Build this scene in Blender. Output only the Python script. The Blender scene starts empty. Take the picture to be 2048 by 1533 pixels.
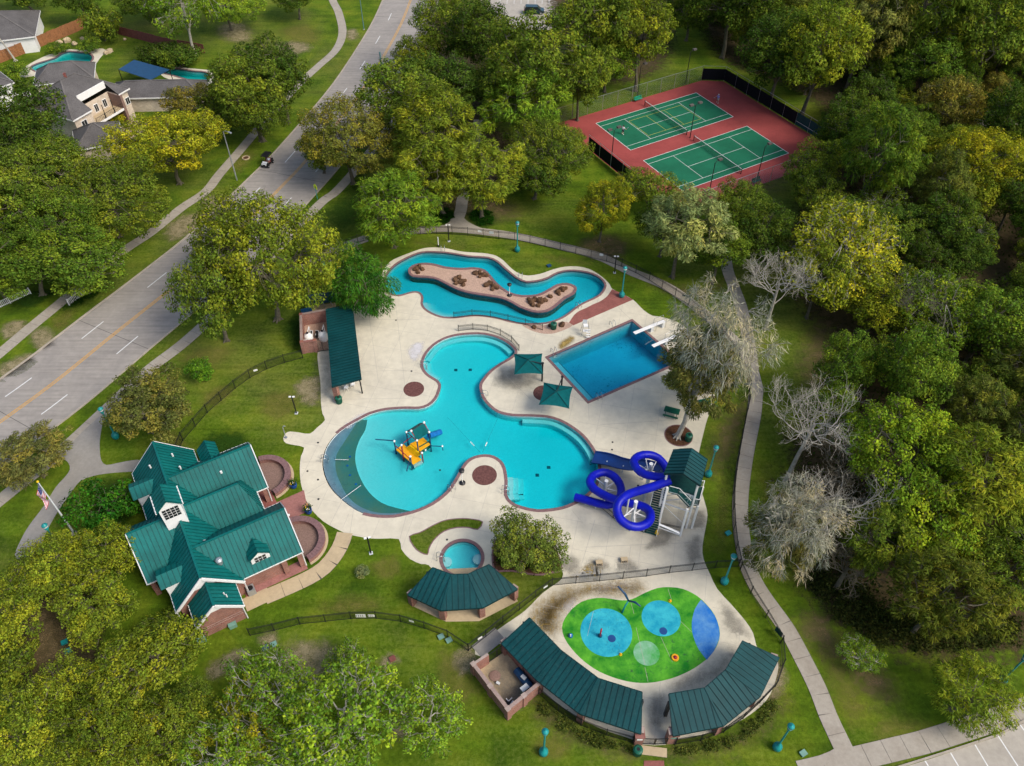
import bpy, bmesh, math, random
import numpy as np
from mathutils import Vector, Matrix, noise
from mathutils.geometry import tessellate_polygon
R = math.radians
random.seed(7)
SC = bpy.context.scene
COL = SC.collection

# ---------------------------------------------------------------- camera
CAM_H, PITCH, FPX = 75.6275, R(46.56046), 1608.814
cam = bpy.data.cameras.new('camera')
cam.sensor_fit = 'HORIZONTAL'
cam.sensor_width = 36.0
cam.lens = FPX / 2048.0 * 36.0
cam.clip_start = 1.0
cam.clip_end = 3000.0
cam_ob = bpy.data.objects.new('camera', cam)
cam_ob.location = (0, 0, CAM_H)
cam_ob.rotation_euler = (math.pi / 2 - PITCH, 0, 0)
COL.objects.link(cam_ob)
SC.camera = cam_ob

# ---------------------------------------------------------------- light
SUN_EL, SUN_AZ = 46.0, 118.0            # azimuth measured from +Y towards +X
world = bpy.data.worlds.new('World')
SC.world = world
world.use_nodes = True
wn = world.node_tree
wn.nodes.clear()
sky = wn.nodes.new('ShaderNodeTexSky')
sky.sky_type = 'NISHITA'
sky.sun_disc = False
sky.sun_elevation = R(SUN_EL)
sky.sun_rotation = R(SUN_AZ)
sky.air_density = 1.0
sky.dust_density = 3.0
sky.ozone_density = 1.0
bgn = wn.nodes.new('ShaderNodeBackground')
bgn.inputs['Strength'].default_value = 0.15
wo = wn.nodes.new('ShaderNodeOutputWorld')
wn.links.new(sky.outputs[0], bgn.inputs[0])
wn.links.new(bgn.outputs[0], wo.inputs[0])
sun = bpy.data.lights.new('sun', 'SUN')
sun.energy = 2.0
sun.angle = R(24.0)
sun.color = (1.0, 0.95, 0.86)
sun_ob = bpy.data.objects.new('sun', sun)
sd = Vector((math.sin(R(SUN_AZ)) * math.cos(R(SUN_EL)), math.cos(R(SUN_AZ)) * math.cos(R(SUN_EL)), math.sin(R(SUN_EL))))
sun_ob.rotation_euler = sd.to_track_quat('Z', 'Y').to_euler()
sun_ob.location = (60, -60, 120)
COL.objects.link(sun_ob)
SC.view_settings.view_transform = 'Standard'
SC.view_settings.look = 'None'
SC.view_settings.exposure = 0.40
SC.view_settings.gamma = 1.0
SC.view_settings.use_curve_mapping = False
SC.render.engine = 'CYCLES'
SC.cycles.max_bounces = 6
SC.cycles.diffuse_bounces = 2
SC.cycles.glossy_bounces = 2
SC.cycles.transmission_bounces = 2
SC.cycles.transparent_max_bounces = 8
SC.cycles.caustics_reflective = False
SC.cycles.caustics_refractive = False

# ---------------------------------------------------------------- survey
# the camera was calibrated on the tennis courts (23.77 x 10.97 m); G gives
# the place on the level z of a point read off the survey photograph
_fw = Vector((0, math.cos(PITCH), -math.sin(PITCH)))
_dn = Vector((0, -math.sin(PITCH), -math.cos(PITCH)))
def G(x, y, z=0.0):
    d = Vector(((x - 1024) / FPX, 0, 0)) + _dn * ((y - 766.5) / FPX) + _fw
    t = (z - CAM_H) / d.z
    return Vector((d.x * t, d.y * t, z))
def GL(pts, z=0.0):
    return [G(x, y, z) for x, y in pts]

# ---------------------------------------------------------------- helpers
def spline(pts, closed=False, step=0.8):
    """Catmull-Rom through pts, resampled to about step metres"""
    P = [Vector(p) for p in pts]
    n = len(P)
    out = []
    rng = range(n) if closed else range(n - 1)
    for i in rng:
        if closed:
            a, b, c, d = P[i - 1], P[i], P[(i + 1) % n], P[(i + 2) % n]
        else:
            a, b, c, d = P[max(i - 1, 0)], P[i], P[i + 1], P[min(i + 2, n - 1)]
        k = max(2, int((c - b).length / step))
        for j in range(k):
            t = j / k
            out.append(0.5 * ((2 * b) + (c - a) * t + (2 * a - 5 * b + 4 * c - d) * t * t + (3 * b - a - 3 * c + d) * t ** 3))
    if not closed:
        out.append(P[-1].copy())
    return out
def area(poly):
    return 0.5 * sum(poly[i - 1].x * poly[i].y - poly[i].x * poly[i - 1].y for i in range(len(poly)))
def ccw(poly):
    return poly if area(poly) > 0 else poly[::-1]
def offset(poly, d):
    """closed ccw polygon moved outward by d"""
    n = len(poly)
    out = []
    for i in range(n):
        t = (poly[(i + 1) % n] - poly[i - 1])
        t.z = 0
        t.normalize()
        out.append(poly[i] + Vector((t.y, -t.x, 0)) * d)
    return out
def side(line, d):
    """open polyline moved to its right by d"""
    n = len(line)
    out = []
    for i in range(n):
        t = line[min(i + 1, n - 1)] - line[max(i - 1, 0)]
        t.z = 0
        t.normalize()
        out.append(line[i] + Vector((t.y, -t.x, 0)) * d)
    return out
def arclen(line):
    s = [0.0]
    for i in range(1, len(line)):
        s.append(s[-1] + (line[i] - line[i - 1]).length)
    return s
def at_len(line, S, s):
    s = max(0.0, min(S[-1], s))
    lo, hi = 0, len(S) - 1
    while hi - lo > 1:
        m = (lo + hi) // 2
        if S[m] <= s:
            lo = m
        else:
            hi = m
    t = (s - S[lo]) / max(1e-9, S[hi] - S[lo])
    return line[lo].lerp(line[hi], t)
def pos_len(line, S, p):
    """arc length of the place on the line nearest to p"""
    best = (1e9, 0)
    for i in range(len(line) - 1):
        a, b = line[i], line[i + 1]
        d = b - a
        t = max(0, min(1, (p - a).dot(d) / max(1e-9, d.length_squared)))
        q = (p - a - d * t).length
        if q < best[0]:
            best = (q, S[i] + t * (S[i + 1] - S[i]))
    return best[1]
def seglen(line, S, s0, s1, n=3):
    return [at_len(line, S, s0 + (s1 - s0) * k / n) for k in range(n + 1)]
def circle(c, r, n=40, a0=0.0, a1=2 * math.pi):
    full = abs(a1 - a0 - 2 * math.pi) < 1e-6
    m = n if full else n + 1
    return [Vector((c[0] + r * math.cos(a0 + (a1 - a0) * k / n), c[1] + r * math.sin(a0 + (a1 - a0) * k / n), c[2] if len(c) > 2 else 0)) for k in range(m)]

ORG = {}
def org(o):
    return ORG.get(o.name, Vector((0, 0, 0))) if o else Vector((0, 0, 0))
class MB:
    """collects shapes (world metres) and links them as one mesh object"""
    def __init__(s):
        s.v, s.f = [], []
    def add(s, vs, fs):
        o = len(s.v)
        s.v += [tuple(v) for v in vs]
        s.f += [tuple(i + o for i in f) for f in fs]
        return s
    def box(s, c, size, rz=0.0):
        x, y, z = size[0] / 2, size[1] / 2, size[2] / 2
        ca, sa = math.cos(rz), math.sin(rz)
        vs = []
        for dz in (-z, z):
            for dx, dy in ((-x, -y), (x, -y), (x, y), (-x, y)):
                vs.append((c[0] + dx * ca - dy * sa, c[1] + dx * sa + dy * ca, c[2] + dz))
        return s.add(vs, [(3, 2, 1, 0), (4, 5, 6, 7), (0, 1, 5, 4), (1, 2, 6, 5), (2, 3, 7, 6), (3, 0, 4, 7)])
    def bar(s, p, q, w, h=None, up=(0, 0, 1)):
        p, q = Vector(p), Vector(q)
        h = w if h is None else h
        d = (q - p).normalized()
        up = Vector(up)
        if abs(d.dot(up)) > 0.99:
            up = Vector((1, 0, 0))
        sx = d.cross(up).normalized() * w / 2
        sy = sx.cross(d).normalized() * h / 2
        vs = [a + b for a in (p, q) for b in (-sx - sy, sx - sy, sx + sy, -sx + sy)]
        return s.add(vs, [(0, 1, 2, 3), (7, 6, 5, 4), (0, 4, 5, 1), (1, 5, 6, 2), (2, 6, 7, 3), (3, 7, 4, 0)])
    def tube(s, pts, r, n=8, cap=True):
        pts = [Vector(p) for p in pts]
        rs = r if isinstance(r, (list, tuple)) else [r] * len(pts)
        vs, fs = [], []
        ref = None
        for i, p in enumerate(pts):
            t = (pts[min(i + 1, len(pts) - 1)] - pts[max(i - 1, 0)])
            if t.length < 1e-9:
                t = Vector((0, 0, 1))
            t.normalize()
            if ref is None:
                ref = Vector((1, 0, 0)) if abs(t.x) < 0.8 else Vector((0, 1, 0))
            a = (ref - t * ref.dot(t)).normalized()
            ref = a
            b = t.cross(a)
            for k in range(n):
                an = 2 * math.pi * k / n
                vs.append(p + (a * math.cos(an) + b * math.sin(an)) * rs[i])
        for i in range(len(pts) - 1):
            for k in range(n):
                k2 = (k + 1) % n
                fs.append((i * n + k, i * n + k2, (i + 1) * n + k2, (i + 1) * n + k))
        if cap:
            fs.append(tuple(range(n - 1, -1, -1)))
            fs.append(tuple(range((len(pts) - 1) * n, len(pts) * n)))
        return s.add(vs, fs)
    def cyl(s, c, r, h, n=16, r2=None):
        c = Vector(c)
        return s.tube([c, c + Vector((0, 0, h))], [r, r if r2 is None else r2], n)
    def lathe(s, c, prof, n=14):
        """prof: list of (radius, z)"""
        vs, fs = [], []
        for r, z in prof:
            for k in range(n):
                a = 2 * math.pi * k / n
                vs.append((c[0] + r * math.cos(a), c[1] + r * math.sin(a), c[2] + z))
        for i in range(len(prof) - 1):
            for k in range(n):
                k2 = (k + 1) % n
                fs.append((i * n + k, i * n + k2, (i + 1) * n + k2, (i + 1) * n + k))
        fs.append(tuple(range(n - 1, -1, -1)))
        fs.append(tuple(range((len(prof) - 1) * n, len(prof) * n)))
        return s.add(vs, fs)
    def poly(s, pts, holes=(), z=None):
        loops = [list(pts)] + [list(h) for h in holes]
        if z is not None:
            loops = [[Vector((p.x, p.y, z)) for p in l] for l in loops]
        tri = tessellate_polygon(loops)
        flat = [p for l in loops for p in l]
        fs = []
        for a, b, c in tri:
            n = (flat[b] - flat[a]).cross(flat[c] - flat[a])
            fs.append((a, b, c) if n.z >= 0 else (a, c, b))
        return s.add(flat, fs)
    def slab(s, pts, z0, z1, holes=()):
        """flat-topped slab with edges"""
        s.poly(pts, holes, z1)
        for l in [pts] + list(holes):
            s.wall(l, z0, z1)
        return s
    def wall(s, l, z0, z1, closed=True):
        n = len(l)
        vs = [(p.x, p.y, z0) for p in l] + [(p.x, p.y, z1) for p in l]
        return s.add(vs, [(i, (i + 1) % n, n + (i + 1) % n, n + i) for i in range(n if closed else n - 1)])
    def ribbon(s, a, b, z=None):
        n = len(a)
        A = [Vector((p.x, p.y, p.z if z is None else z)) for p in a]
        B = [Vector((p.x, p.y, p.z if z is None else z)) for p in b]
        return s.add(A + B, [(n + i, n + i + 1, i + 1, i) for i in range(n - 1)])
    def ring(s, inner, outer, z0, z1):
        """solid closed ring between two loops of the same length"""
        n = len(inner)
        vs = [(p.x, p.y, z1) for p in inner] + [(p.x, p.y, z1) for p in outer] + [(p.x, p.y, z0) for p in inner] + [(p.x, p.y, z0) for p in outer]
        fs = []
        for i in range(n):
            j = (i + 1) % n
            fs += [(i, n + i, n + j, j), (n + i, 3 * n + i, 3 * n + j, n + j), (i, j, 2 * n + j, 2 * n + i)]
        return s.add(vs, fs)
    def curb(s, a, b, z0, z1):
        """solid open strip between two lines"""
        n = len(a)
        vs = [(p.x, p.y, z1) for p in a] + [(p.x, p.y, z1) for p in b] + [(p.x, p.y, z0) for p in a] + [(p.x, p.y, z0) for p in b]
        fs = []
        for i in range(n - 1):
            j = i + 1
            fs += [(i, n + i, n + j, j), (n + i, 3 * n + i, 3 * n + j, n + j), (i, j, 2 * n + j, 2 * n + i)]
        fs += [(0, 2 * n, 3 * n, n), (n - 1, 2 * n - 1, 4 * n - 1, 3 * n - 1)]
        return s.add(vs, fs)
    def plate(s, pts, th):
        """planar polygon with thickness th (below)"""
        P = [Vector(p) for p in pts]
        nn = Vector((0, 0, 0))
        for i in range(len(P)):
            nn += P[i].cross(P[(i + 1) % len(P)])
        nn.normalize()
        if nn.z < 0:
            P = P[::-1]
            nn = -nn
        n = len(P)
        Q = [p - nn * th for p in P]
        return s.add(P + Q, [tuple(range(n)), tuple(range(2 * n - 1, n - 1, -1))] + [(i, n + i, n + (i + 1) % n, (i + 1) % n) for i in range(n)])
    def sphere(s, c, r, n=10, m=7, sq=(1, 1, 1), jit=0, seed=0):
        rnd = random.Random(seed)
        vs = [(c[0], c[1], c[2] - r * sq[2])]
        for i in range(1, m):
            ph = -math.pi / 2 + math.pi * i / m
            for k in range(n):
                a = 2 * math.pi * k / n
                q = r * (1 + rnd.uniform(-jit, jit))
                vs.append((c[0] + q * sq[0] * math.cos(ph) * math.cos(a), c[1] + q * sq[1] * math.cos(ph) * math.sin(a), c[2] + q * sq[2] * math.sin(ph)))
        vs.append((c[0], c[1], c[2] + r * sq[2]))
        fs = [(0, 1 + (k + 1) % n, 1 + k) for k in range(n)]
        for i in range(m - 2):
            for k in range(n):
                k2 = (k + 1) % n
                fs.append((1 + i * n + k, 1 + i * n + k2, 1 + (i + 1) * n + k2, 1 + (i + 1) * n + k))
        L = len(vs) - 1
        fs += [(L, 1 + (m - 2) * n + k, 1 + (m - 2) * n + (k + 1) % n) for k in range(n)]
        return s.add(vs, fs)
    def build(s, name, mat, parent=None, smooth=False, kind=None):
        o0 = org(parent)
        me = bpy.data.meshes.new(name)
        me.from_pydata([(v[0] - o0.x, v[1] - o0.y, v[2] - o0.z) for v in s.v], [], s.f)
        me.materials.append(mat)
        if smooth:
            me.polygons.foreach_set('use_smooth', [True] * len(me.polygons))
        me.update()
        o = bpy.data.objects.new(name, me)
        COL.objects.link(o)
        if parent:
            o.parent = parent
            ORG[o.name] = o0
        if kind:
            o['kind'] = kind
        return o
def thing(name, label, cat, loc=(0, 0, 0), group=None):
    o = bpy.data.objects.new(name, None)
    o.empty_display_size = 0.3
    COL.objects.link(o)
    o.location = loc
    ORG[o.name] = Vector(loc)
    return tag(o, label, cat, group)
def tag(o, label, cat, group=None):
    o['label'] = label
    o['category'] = cat
    if group:
        o['group'] = group
    return o
def struct(o):
    o['kind'] = 'structure'
    return o
def sroot(name, loc=(0, 0, 0)):
    o = bpy.data.objects.new(name, None)
    COL.objects.link(o)
    o.location = loc
    ORG[o.name] = Vector(loc)
    o['kind'] = 'structure'
    return o
def dup(root, loc, rz=0.0, label=None, scale=None):
    r = root.copy()
    COL.objects.link(r)
    r.location = loc
    r.rotation_euler = (0, 0, rz)
    if scale:
        r.scale = (scale,) * 3
    if label:
        r['label'] = label
    for ch in root.children:
        c = ch.copy()
        COL.objects.link(c)
        c.parent = r
        for g in ch.children:
            d = g.copy()
            COL.objects.link(d)
            d.parent = c
    return r
def inst(name, me, parent, M):
    """one piece sharing mesh data, M in world metres"""
    o = bpy.data.objects.new(name, me)
    COL.objects.link(o)
    o.parent = parent
    o.matrix_local = Matrix.Translation(-org(parent)) @ M
    return o

# ---------------------------------------------------------------- materials
class NT:
    def __init__(s, name):
        s.m = bpy.data.materials.new(name)
        s.m.use_nodes = True
        s.t = s.m.node_tree
        s.t.nodes.clear()
        s.out = s.n('ShaderNodeOutputMaterial')
    def n(s, typ, **kw):
        nd = s.t.nodes.new(typ)
        for k, v in kw.items():
            setattr(nd, k, v)
        return nd
    def l(s, a, b):
        s.t.links.new(a, b)
    def pos(s):
        return s.n('ShaderNodeNewGeometry').outputs['Position']
    def noise(s, vec, scale, detail=4, rough=0.55, dist=0.0):
        nd = s.n('ShaderNodeTexNoise')
        nd.inputs['Scale'].default_value = scale
        nd.inputs['Detail'].default_value = detail
        nd.inputs['Roughness'].default_value = rough
        nd.inputs['Distortion'].default_value = dist
        s.l(vec, nd.inputs['Vector'])
        return nd.outputs['Fac']
    def ramp(s, fac, stops):
        nd = s.n('ShaderNodeValToRGB')
        el = nd.color_ramp.elements
        while len(el) < len(stops):
            el.new(0.5)
        for e, (p, c) in zip(el, stops):
            e.position = p
            e.color = (c, c, c, 1) if isinstance(c, (int, float)) else (c[0], c[1], c[2], 1)
        s.l(fac, nd.inputs[0])
        return nd.outputs[0]
    def mix(s, fac, a, b, mode='MIX'):
        nd = s.n('ShaderNodeMix', data_type='RGBA', blend_type=mode)
        for val, i in ((fac, 0), (a, 6), (b, 7)):
            if isinstance(val, (int, float)):
                nd.inputs[i].default_value = val if i == 0 else (val, val, val, 1)
            elif isinstance(val, (tuple, list)):
                nd.inputs[i].default_value = (val[0], val[1], val[2], 1)
            else:
                s.l(val, nd.inputs[i])
        return nd.outputs[2]
    def math(s, op, a, b=None):
        nd = s.n('ShaderNodeMath', operation=op)
        for val, i in ((a, 0), (b, 1)):
            if val is None:
                continue
            if isinstance(val, (int, float)):
                nd.inputs[i].default_value = val
            else:
                s.l(val, nd.inputs[i])
        return nd.outputs[0]
    def bsdf(s, color, rough=0.8, spec=0.3, metal=0.0, bump=None, bstr=0.2, bdist=0.02, coat=0.0):
        b = s.n('ShaderNodeBsdfPrincipled')
        if isinstance(color, (tuple, list)):
            b.inputs['Base Color'].default_value = (color[0], color[1], color[2], 1)
        else:
            s.l(color, b.inputs['Base Color'])
        if isinstance(rough, (int, float)):
            b.inputs['Roughness'].default_value = rough
        else:
            s.l(rough, b.inputs['Roughness'])
        b.inputs['Specular IOR Level'].default_value = spec
        b.inputs['Metallic'].default_value = metal
        b.inputs['Coat Weight'].default_value = coat
        if bump is not None:
            bp = s.n('ShaderNodeBump')
            bp.inputs['Strength'].default_value = bstr
            bp.inputs['Distance'].default_value = bdist
            s.l(bump, bp.inputs['Height'])
            s.l(bp.outputs[0], b.inputs['Normal'])
        s.l(b.outputs[0], s.out.inputs[0])
        return b
def shade(c, k):
    return tuple(min(1, x * k) for x in c)
def M_plain(name, c, rough=0.5, var=0.12, scale=1.5, metal=0.0, spec=0.4, bstr=0.06, coat=0.0):
    t = NT(name)
    p = t.pos()
    f = t.noise(p, scale, 5)
    f2 = t.noise(p, scale * 9, 3)
    c1 = t.ramp(f, [(0.3, shade(c, 1 - var)), (0.7, shade(c, 1 + var))])
    c2 = t.mix(0.35, c1, t.mix(1.0, c1, t.ramp(f2, [(0.3, 0.75), (0.7, 1.2)]), 'MULTIPLY'))
    t.bsdf(c2, t.ramp(f2, [(0.2, max(0, rough - 0.08)), (0.8, min(1, rough + 0.08))]), spec, metal, f2, bstr, 0.02, coat)
    return t.m
def M_grass():
    t = NT('lawn_grass')
    p = t.pos()
    big = t.noise(p, 0.035, 4, 0.6, 0.4)
    mid = t.noise(p, 0.22, 5, 0.6, 0.3)
    fine = t.noise(p, 2.6, 6, 0.72)
    blade = t.noise(p, 14.0, 3, 0.7)
    base = t.ramp(mid, [(0.28, (0.038, 0.080, 0.004)), (0.48, (0.078, 0.132, 0.006)), (0.66, (0.125, 0.168, 0.010)), (0.80, (0.168, 0.172, 0.024))])
    dry = t.ramp(t.math('ADD', t.math('MULTIPLY', big, 0.65), t.math('MULTIPLY', fine, 0.35)), [(0.48, 0.0), (0.64, 1.0)])
    c = t.mix(t.math('MULTIPLY', dry, 0.5), base, (0.17, 0.145, 0.048))
    c = t.mix(0.8, c, t.ramp(fine, [(0.25, 0.42), (0.5, 1.0), (0.8, 1.55)]), 'MULTIPLY')
    c = t.mix(0.55, c, t.ramp(blade, [(0.25, 0.45), (0.75, 1.5)]), 'MULTIPLY')
    mp = t.n('ShaderNodeMapping')
    mp.inputs['Rotation'].default_value = (0, 0, 0.6)
    mp.inputs['Scale'].default_value = (0.05, 0.9, 1)
    t.l(p, mp.inputs[0])
    c = t.mix(0.55, c, t.ramp(t.noise(mp.outputs[0], 1.0, 3, 0.5, 0.8), [(0.35, 0.72), (0.65, 1.25)]), 'MULTIPLY')
    leaf = t.ramp(t.noise(p, 5.5, 2, 0.9, 2.0), [(0.68, 0.0), (0.74, 1.0)])
    c = t.mix(t.math('MULTIPLY', t.math('MULTIPLY', leaf, t.ramp(big, [(0.42, 0.0), (0.6, 1.0)])), 0.6), c, (0.26, 0.19, 0.09))
    t.bsdf(c, 0.95, 0.1, bump=t.math('ADD', fine, blade), bstr=0.7, bdist=0.06)
    return t.m
def M_patch(name, c1, c2, op=1.0, soft=0.35, jag=4.5):
    """ragged-edged cover or stain; its edge follows the mesh attribute 'fade'"""
    t = NT(name)
    p = t.pos()
    f = t.noise(p, 1.1, 6, 0.65)
    g = t.noise(p, 7.0, 4, 0.7)
    col = t.ramp(t.math('ADD', t.math('MULTIPLY', f, 0.5), t.math('MULTIPLY', g, 0.5)), [(0.32, c1), (0.68, c2)])
    b = t.bsdf(col, 0.95, 0.1, bump=g, bstr=0.5, bdist=0.04)
    at = t.n('ShaderNodeAttribute', attribute_name='fade')
    nz = t.math('SUBTRACT', t.math('ADD', t.math('MULTIPLY', f, 0.6), t.math('MULTIPLY', g, 0.4)), 0.5)
    a = t.math('ADD', at.outputs['Fac'], t.math('MULTIPLY', nz, jag))
    nd = t.n('ShaderNodeMapRange')
    nd.interpolation_type = 'SMOOTHSTEP'
    nd.inputs['From Min'].default_value = 0.1 - soft
    nd.inputs['From Max'].default_value = 0.1 + soft * 2
    nd.inputs['To Max'].default_value = op
    t.l(a, nd.inputs['Value'])
    tr = t.n('ShaderNodeBsdfTransparent')
    mx = t.n('ShaderNodeMixShader')
    t.l(nd.outputs[0], mx.inputs[0])
    t.l(tr.outputs[0], mx.inputs[1])
    t.l(b.outputs[0], mx.inputs[2])
    t.l(mx.outputs[0], t.out.inputs[0])
    return t.m
def M_concrete(name, c, stain=(0.5, 0.45, 0.38), amt=0.5, streak=None, scale=0.35, rough=0.85):
    t = NT(name)
    p = t.pos()
    a = t.noise(p, scale, 6, 0.62, 0.5)
    b = t.noise(p, scale * 6, 5, 0.65)
    g = t.noise(p, 30, 2, 0.6)
    col = t.mix(t.math('MULTIPLY', t.ramp(a, [(0.42, 0.0), (0.70, 1.0)]), amt), c, stain)
    col = t.mix(0.5, col, t.ramp(b, [(0.3, 0.78), (0.7, 1.12)]), 'MULTIPLY')
    col = t.mix(0.35, col, t.ramp(g, [(0.3, 0.8), (0.7, 1.15)]), 'MULTIPLY')
    if streak is not None:
        mp = t.n('ShaderNodeMapping')
        mp.inputs['Rotation'].default_value = (0, 0, streak)
        mp.inputs['Scale'].default_value = (0.12, 2.2, 1)
        t.l(p, mp.inputs[0])
        sN = t.noise(mp.outputs[0], 1.0, 4, 0.6)
        col = t.mix(0.6, col, t.ramp(sN, [(0.3, 0.7), (0.5, 1.0), (0.7, 1.16)]), 'MULTIPLY')
    t.bsdf(col, rough, 0.25, bump=b, bstr=0.08, bdist=0.02)
    return t.m
def M_brick(name, c1, c2, mortar, sx=0.215, sz=0.075, paver=False):
    t = NT(name)
    g = t.n('ShaderNodeNewGeometry')
    sp = t.n('ShaderNodeSeparateXYZ')
    t.l(g.outputs['Position'], sp.inputs[0])
    nr = t.n('ShaderNodeSeparateXYZ')
    t.l(g.outputs['Normal'], nr.inputs[0])
    cb = t.n('ShaderNodeCombineXYZ')
    if paver:
        t.l(sp.outputs[0], cb.inputs[0])
        t.l(sp.outputs[1], cb.inputs[1])
    else:
        # run the courses along the wall: horizontal coordinate = position x tangent
        tx = t.math('MULTIPLY', sp.outputs[0], t.math('MULTIPLY', nr.outputs[1], -1))
        ty = t.math('MULTIPLY', sp.outputs[1], nr.outputs[0])
        t.l(t.math('ADD', tx, ty), cb.inputs[0])
        t.l(sp.outputs[2], cb.inputs[1])
    bk = t.n('ShaderNodeTexBrick')
    bk.inputs['Color1'].default_value = (*c1, 1)
    bk.inputs['Color2'].default_value = (*c2, 1)
    bk.inputs['Mortar'].default_value = (*mortar, 1)
    bk.inputs['Scale'].default_value = 1.0
    bk.inputs['Brick Width'].default_value = sx
    bk.inputs['Row Height'].default_value = sz
    bk.inputs['Mortar Size'].default_value = 0.008
    t.l(cb.outputs[0], bk.inputs['Vector'])
    f = t.noise(g.outputs['Position'], 0.9, 5)
    f2 = t.noise(g.outputs['Position'], 6, 3)
    col = t.mix(0.6, bk.outputs[0], t.ramp(f, [(0.3, 0.72), (0.7, 1.22)]), 'MULTIPLY')
    col = t.mix(0.5, col, t.ramp(f2, [(0.3, 0.75), (0.7, 1.2)]), 'MULTIPLY')
    t.bsdf(col, 0.85, 0.2, bump=bk.outputs[1], bstr=-0.3, bdist=0.01)
    return t.m
def M_metal_roof(name, c, rough=0.42):
    t = NT(name)
    p = t.pos()
    a = t.noise(p, 0.35, 4, 0.6)
    b = t.noise(p, 3.5, 4, 0.7)
    col = t.ramp(a, [(0.3, shade(c, 0.78)), (0.7, shade(c, 1.2))])
    col = t.mix(0.4, col, t.ramp(b, [(0.3, 0.78), (0.75, 1.25)]), 'MULTIPLY')
    col = t.mix(t.math('MULTIPLY', t.ramp(b, [(0.55, 0.0), (0.85, 1.0)]), 0.07), col, (0.28, 0.33, 0.30))
    t.bsdf(col, t.ramp(b, [(0.3, rough - 0.08), (0.7, rough + 0.12)]), 0.22, bump=a, bstr=0.1, bdist=0.05)
    return t.m
def M_shingle(name, c):
    t = NT(name)
    p = t.pos()
    a = t.noise(p, 0.4, 4)
    b = t.noise(p, 5.0, 4, 0.7)
    col = t.ramp(a, [(0.3, shade(c, 0.82)), (0.7, shade(c, 1.18))])
    col = t.mix(0.7, col, t.ramp(b, [(0.3, 0.65), (0.7, 1.35)]), 'MULTIPLY')
    t.bsdf(col, 0.92, 0.15, bump=b, bstr=0.4, bdist=0.03)
    return t.m
def M_water(name, absorb, ripple=2.2):
    """pool water: clear rippled surface over a body that absorbs red light with depth"""
    t = NT(name)
    p = t.pos()
    f = t.noise(p, ripple, 3, 0.6, 0.6)
    bp = t.n('ShaderNodeBump')
    bp.inputs['Strength'].default_value = 0.5
    bp.inputs['Distance'].default_value = 0.04
    t.l(f, bp.inputs['Height'])
    tr = t.n('ShaderNodeBsdfTransparent')
    gl = t.n('ShaderNodeBsdfGlossy')
    gl.inputs['Roughness'].default_value = 0.08
    t.l(bp.outputs[0], gl.inputs['Normal'])
    fr = t.n('ShaderNodeFresnel')
    fr.inputs['IOR'].default_value = 1.33
    t.l(bp.outputs[0], fr.inputs['Normal'])
    mx = t.n('ShaderNodeMixShader')
    t.l(fr.outputs[0], mx.inputs[0])
    t.l(tr.outputs[0], mx.inputs[1])
    t.l(gl.outputs[0], mx.inputs[2])
    t.l(mx.outputs[0], t.out.inputs['Surface'])
    va = t.n('ShaderNodeVolumeAbsorption')
    k = max(absorb) * 1.02
    va.inputs['Density'].default_value = k
    va.inputs['Color'].default_value = tuple(1 - q / k for q in absorb) + (1,)
    t.l(va.outputs[0], t.out.inputs['Volume'])
    return t.m
def M_plaster(name, c, c2=None, spots=0.0, scale=0.5):
    t = NT(name)
    p = t.pos()
    a = t.noise(p, scale, 6, 0.68, 0.15)
    b = t.noise(p, 5.0, 5, 0.75)
    col = t.ramp(a, [(0.35, c), (0.72, c2 or shade(c, 0.85))])
    col = t.mix(0.4, col, t.ramp(b, [(0.3, 0.8), (0.7, 1.12)]), 'MULTIPLY')
    if spots:
        v = t.noise(p, 2.6, 6, 0.85, 0.3)
        w = t.noise(p, 0.22, 3, 0.5)
        m = t.math('MULTIPLY', t.ramp(v, [(0.56, 0.0), (0.62, 1.0)]), t.ramp(w, [(0.45, 0.0), (0.62, 1.0)]))
        col = t.mix(t.math('MULTIPLY', m, spots), col, (0.02, 0.035, 0.04))
    t.bsdf(col, 0.8, 0.2)
    return t.m
def M_leaf(name, trans=0.32, noisy=0.6):
    """foliage: colour is the crown's own object colour, varied leaf by leaf"""
    t = NT(name)
    oi = t.n('ShaderNodeObjectInfo')
    ge = t.n('ShaderNodeNewGeometry')
    p = ge.outputs['Position']
    f = t.noise(p, 0.32, 3, 0.6)
    rp = ge.outputs['Random Per Island']
    hs = t.n('ShaderNodeHueSaturation')
    t.l(t.math('ADD', 0.482, t.math('MULTIPLY', rp, 0.046)), hs.inputs['Hue'])
    hs.inputs['Saturation'].default_value = 1.0
    t.l(t.math('ADD', 1.0 - noisy, t.math('MULTIPLY', t.math('FRACT', t.math('MULTIPLY', rp, 17.31)), noisy * 2.1)), hs.inputs['Value'])
    t.l(oi.outputs['Color'], hs.inputs['Color'])
    col = t.mix(0.5, hs.outputs[0], t.ramp(f, [(0.3, (0.6, 0.68, 0.7)), (0.7, (1.38, 1.28, 1.1))]), 'MULTIPLY')
    ck = t.n('ShaderNodeAttribute', attribute_name='clump').outputs['Fac']
    col = t.mix(1.0, col, t.ramp(ck, [(0.0, (0.55, 0.66, 0.7)), (0.5, (0.95, 1.0, 1.0)), (1.0, (1.45, 1.28, 0.95))]), 'MULTIPLY')
    df = t.n('ShaderNodeBsdfDiffuse')
    t.l(col, df.inputs[0])
    tl = t.n('ShaderNodeBsdfTranslucent')
    t.l(t.mix(1.0, col, (1.15, 1.25, 0.5), 'MULTIPLY'), tl.inputs[0])
    mx = t.n('ShaderNodeMixShader')
    mx.inputs[0].default_value = trans
    t.l(df.outputs[0], mx.inputs[1])
    t.l(tl.outputs[0], mx.inputs[2])
    t.l(mx.outputs[0], t.out.inputs[0])
    return t.m
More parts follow.
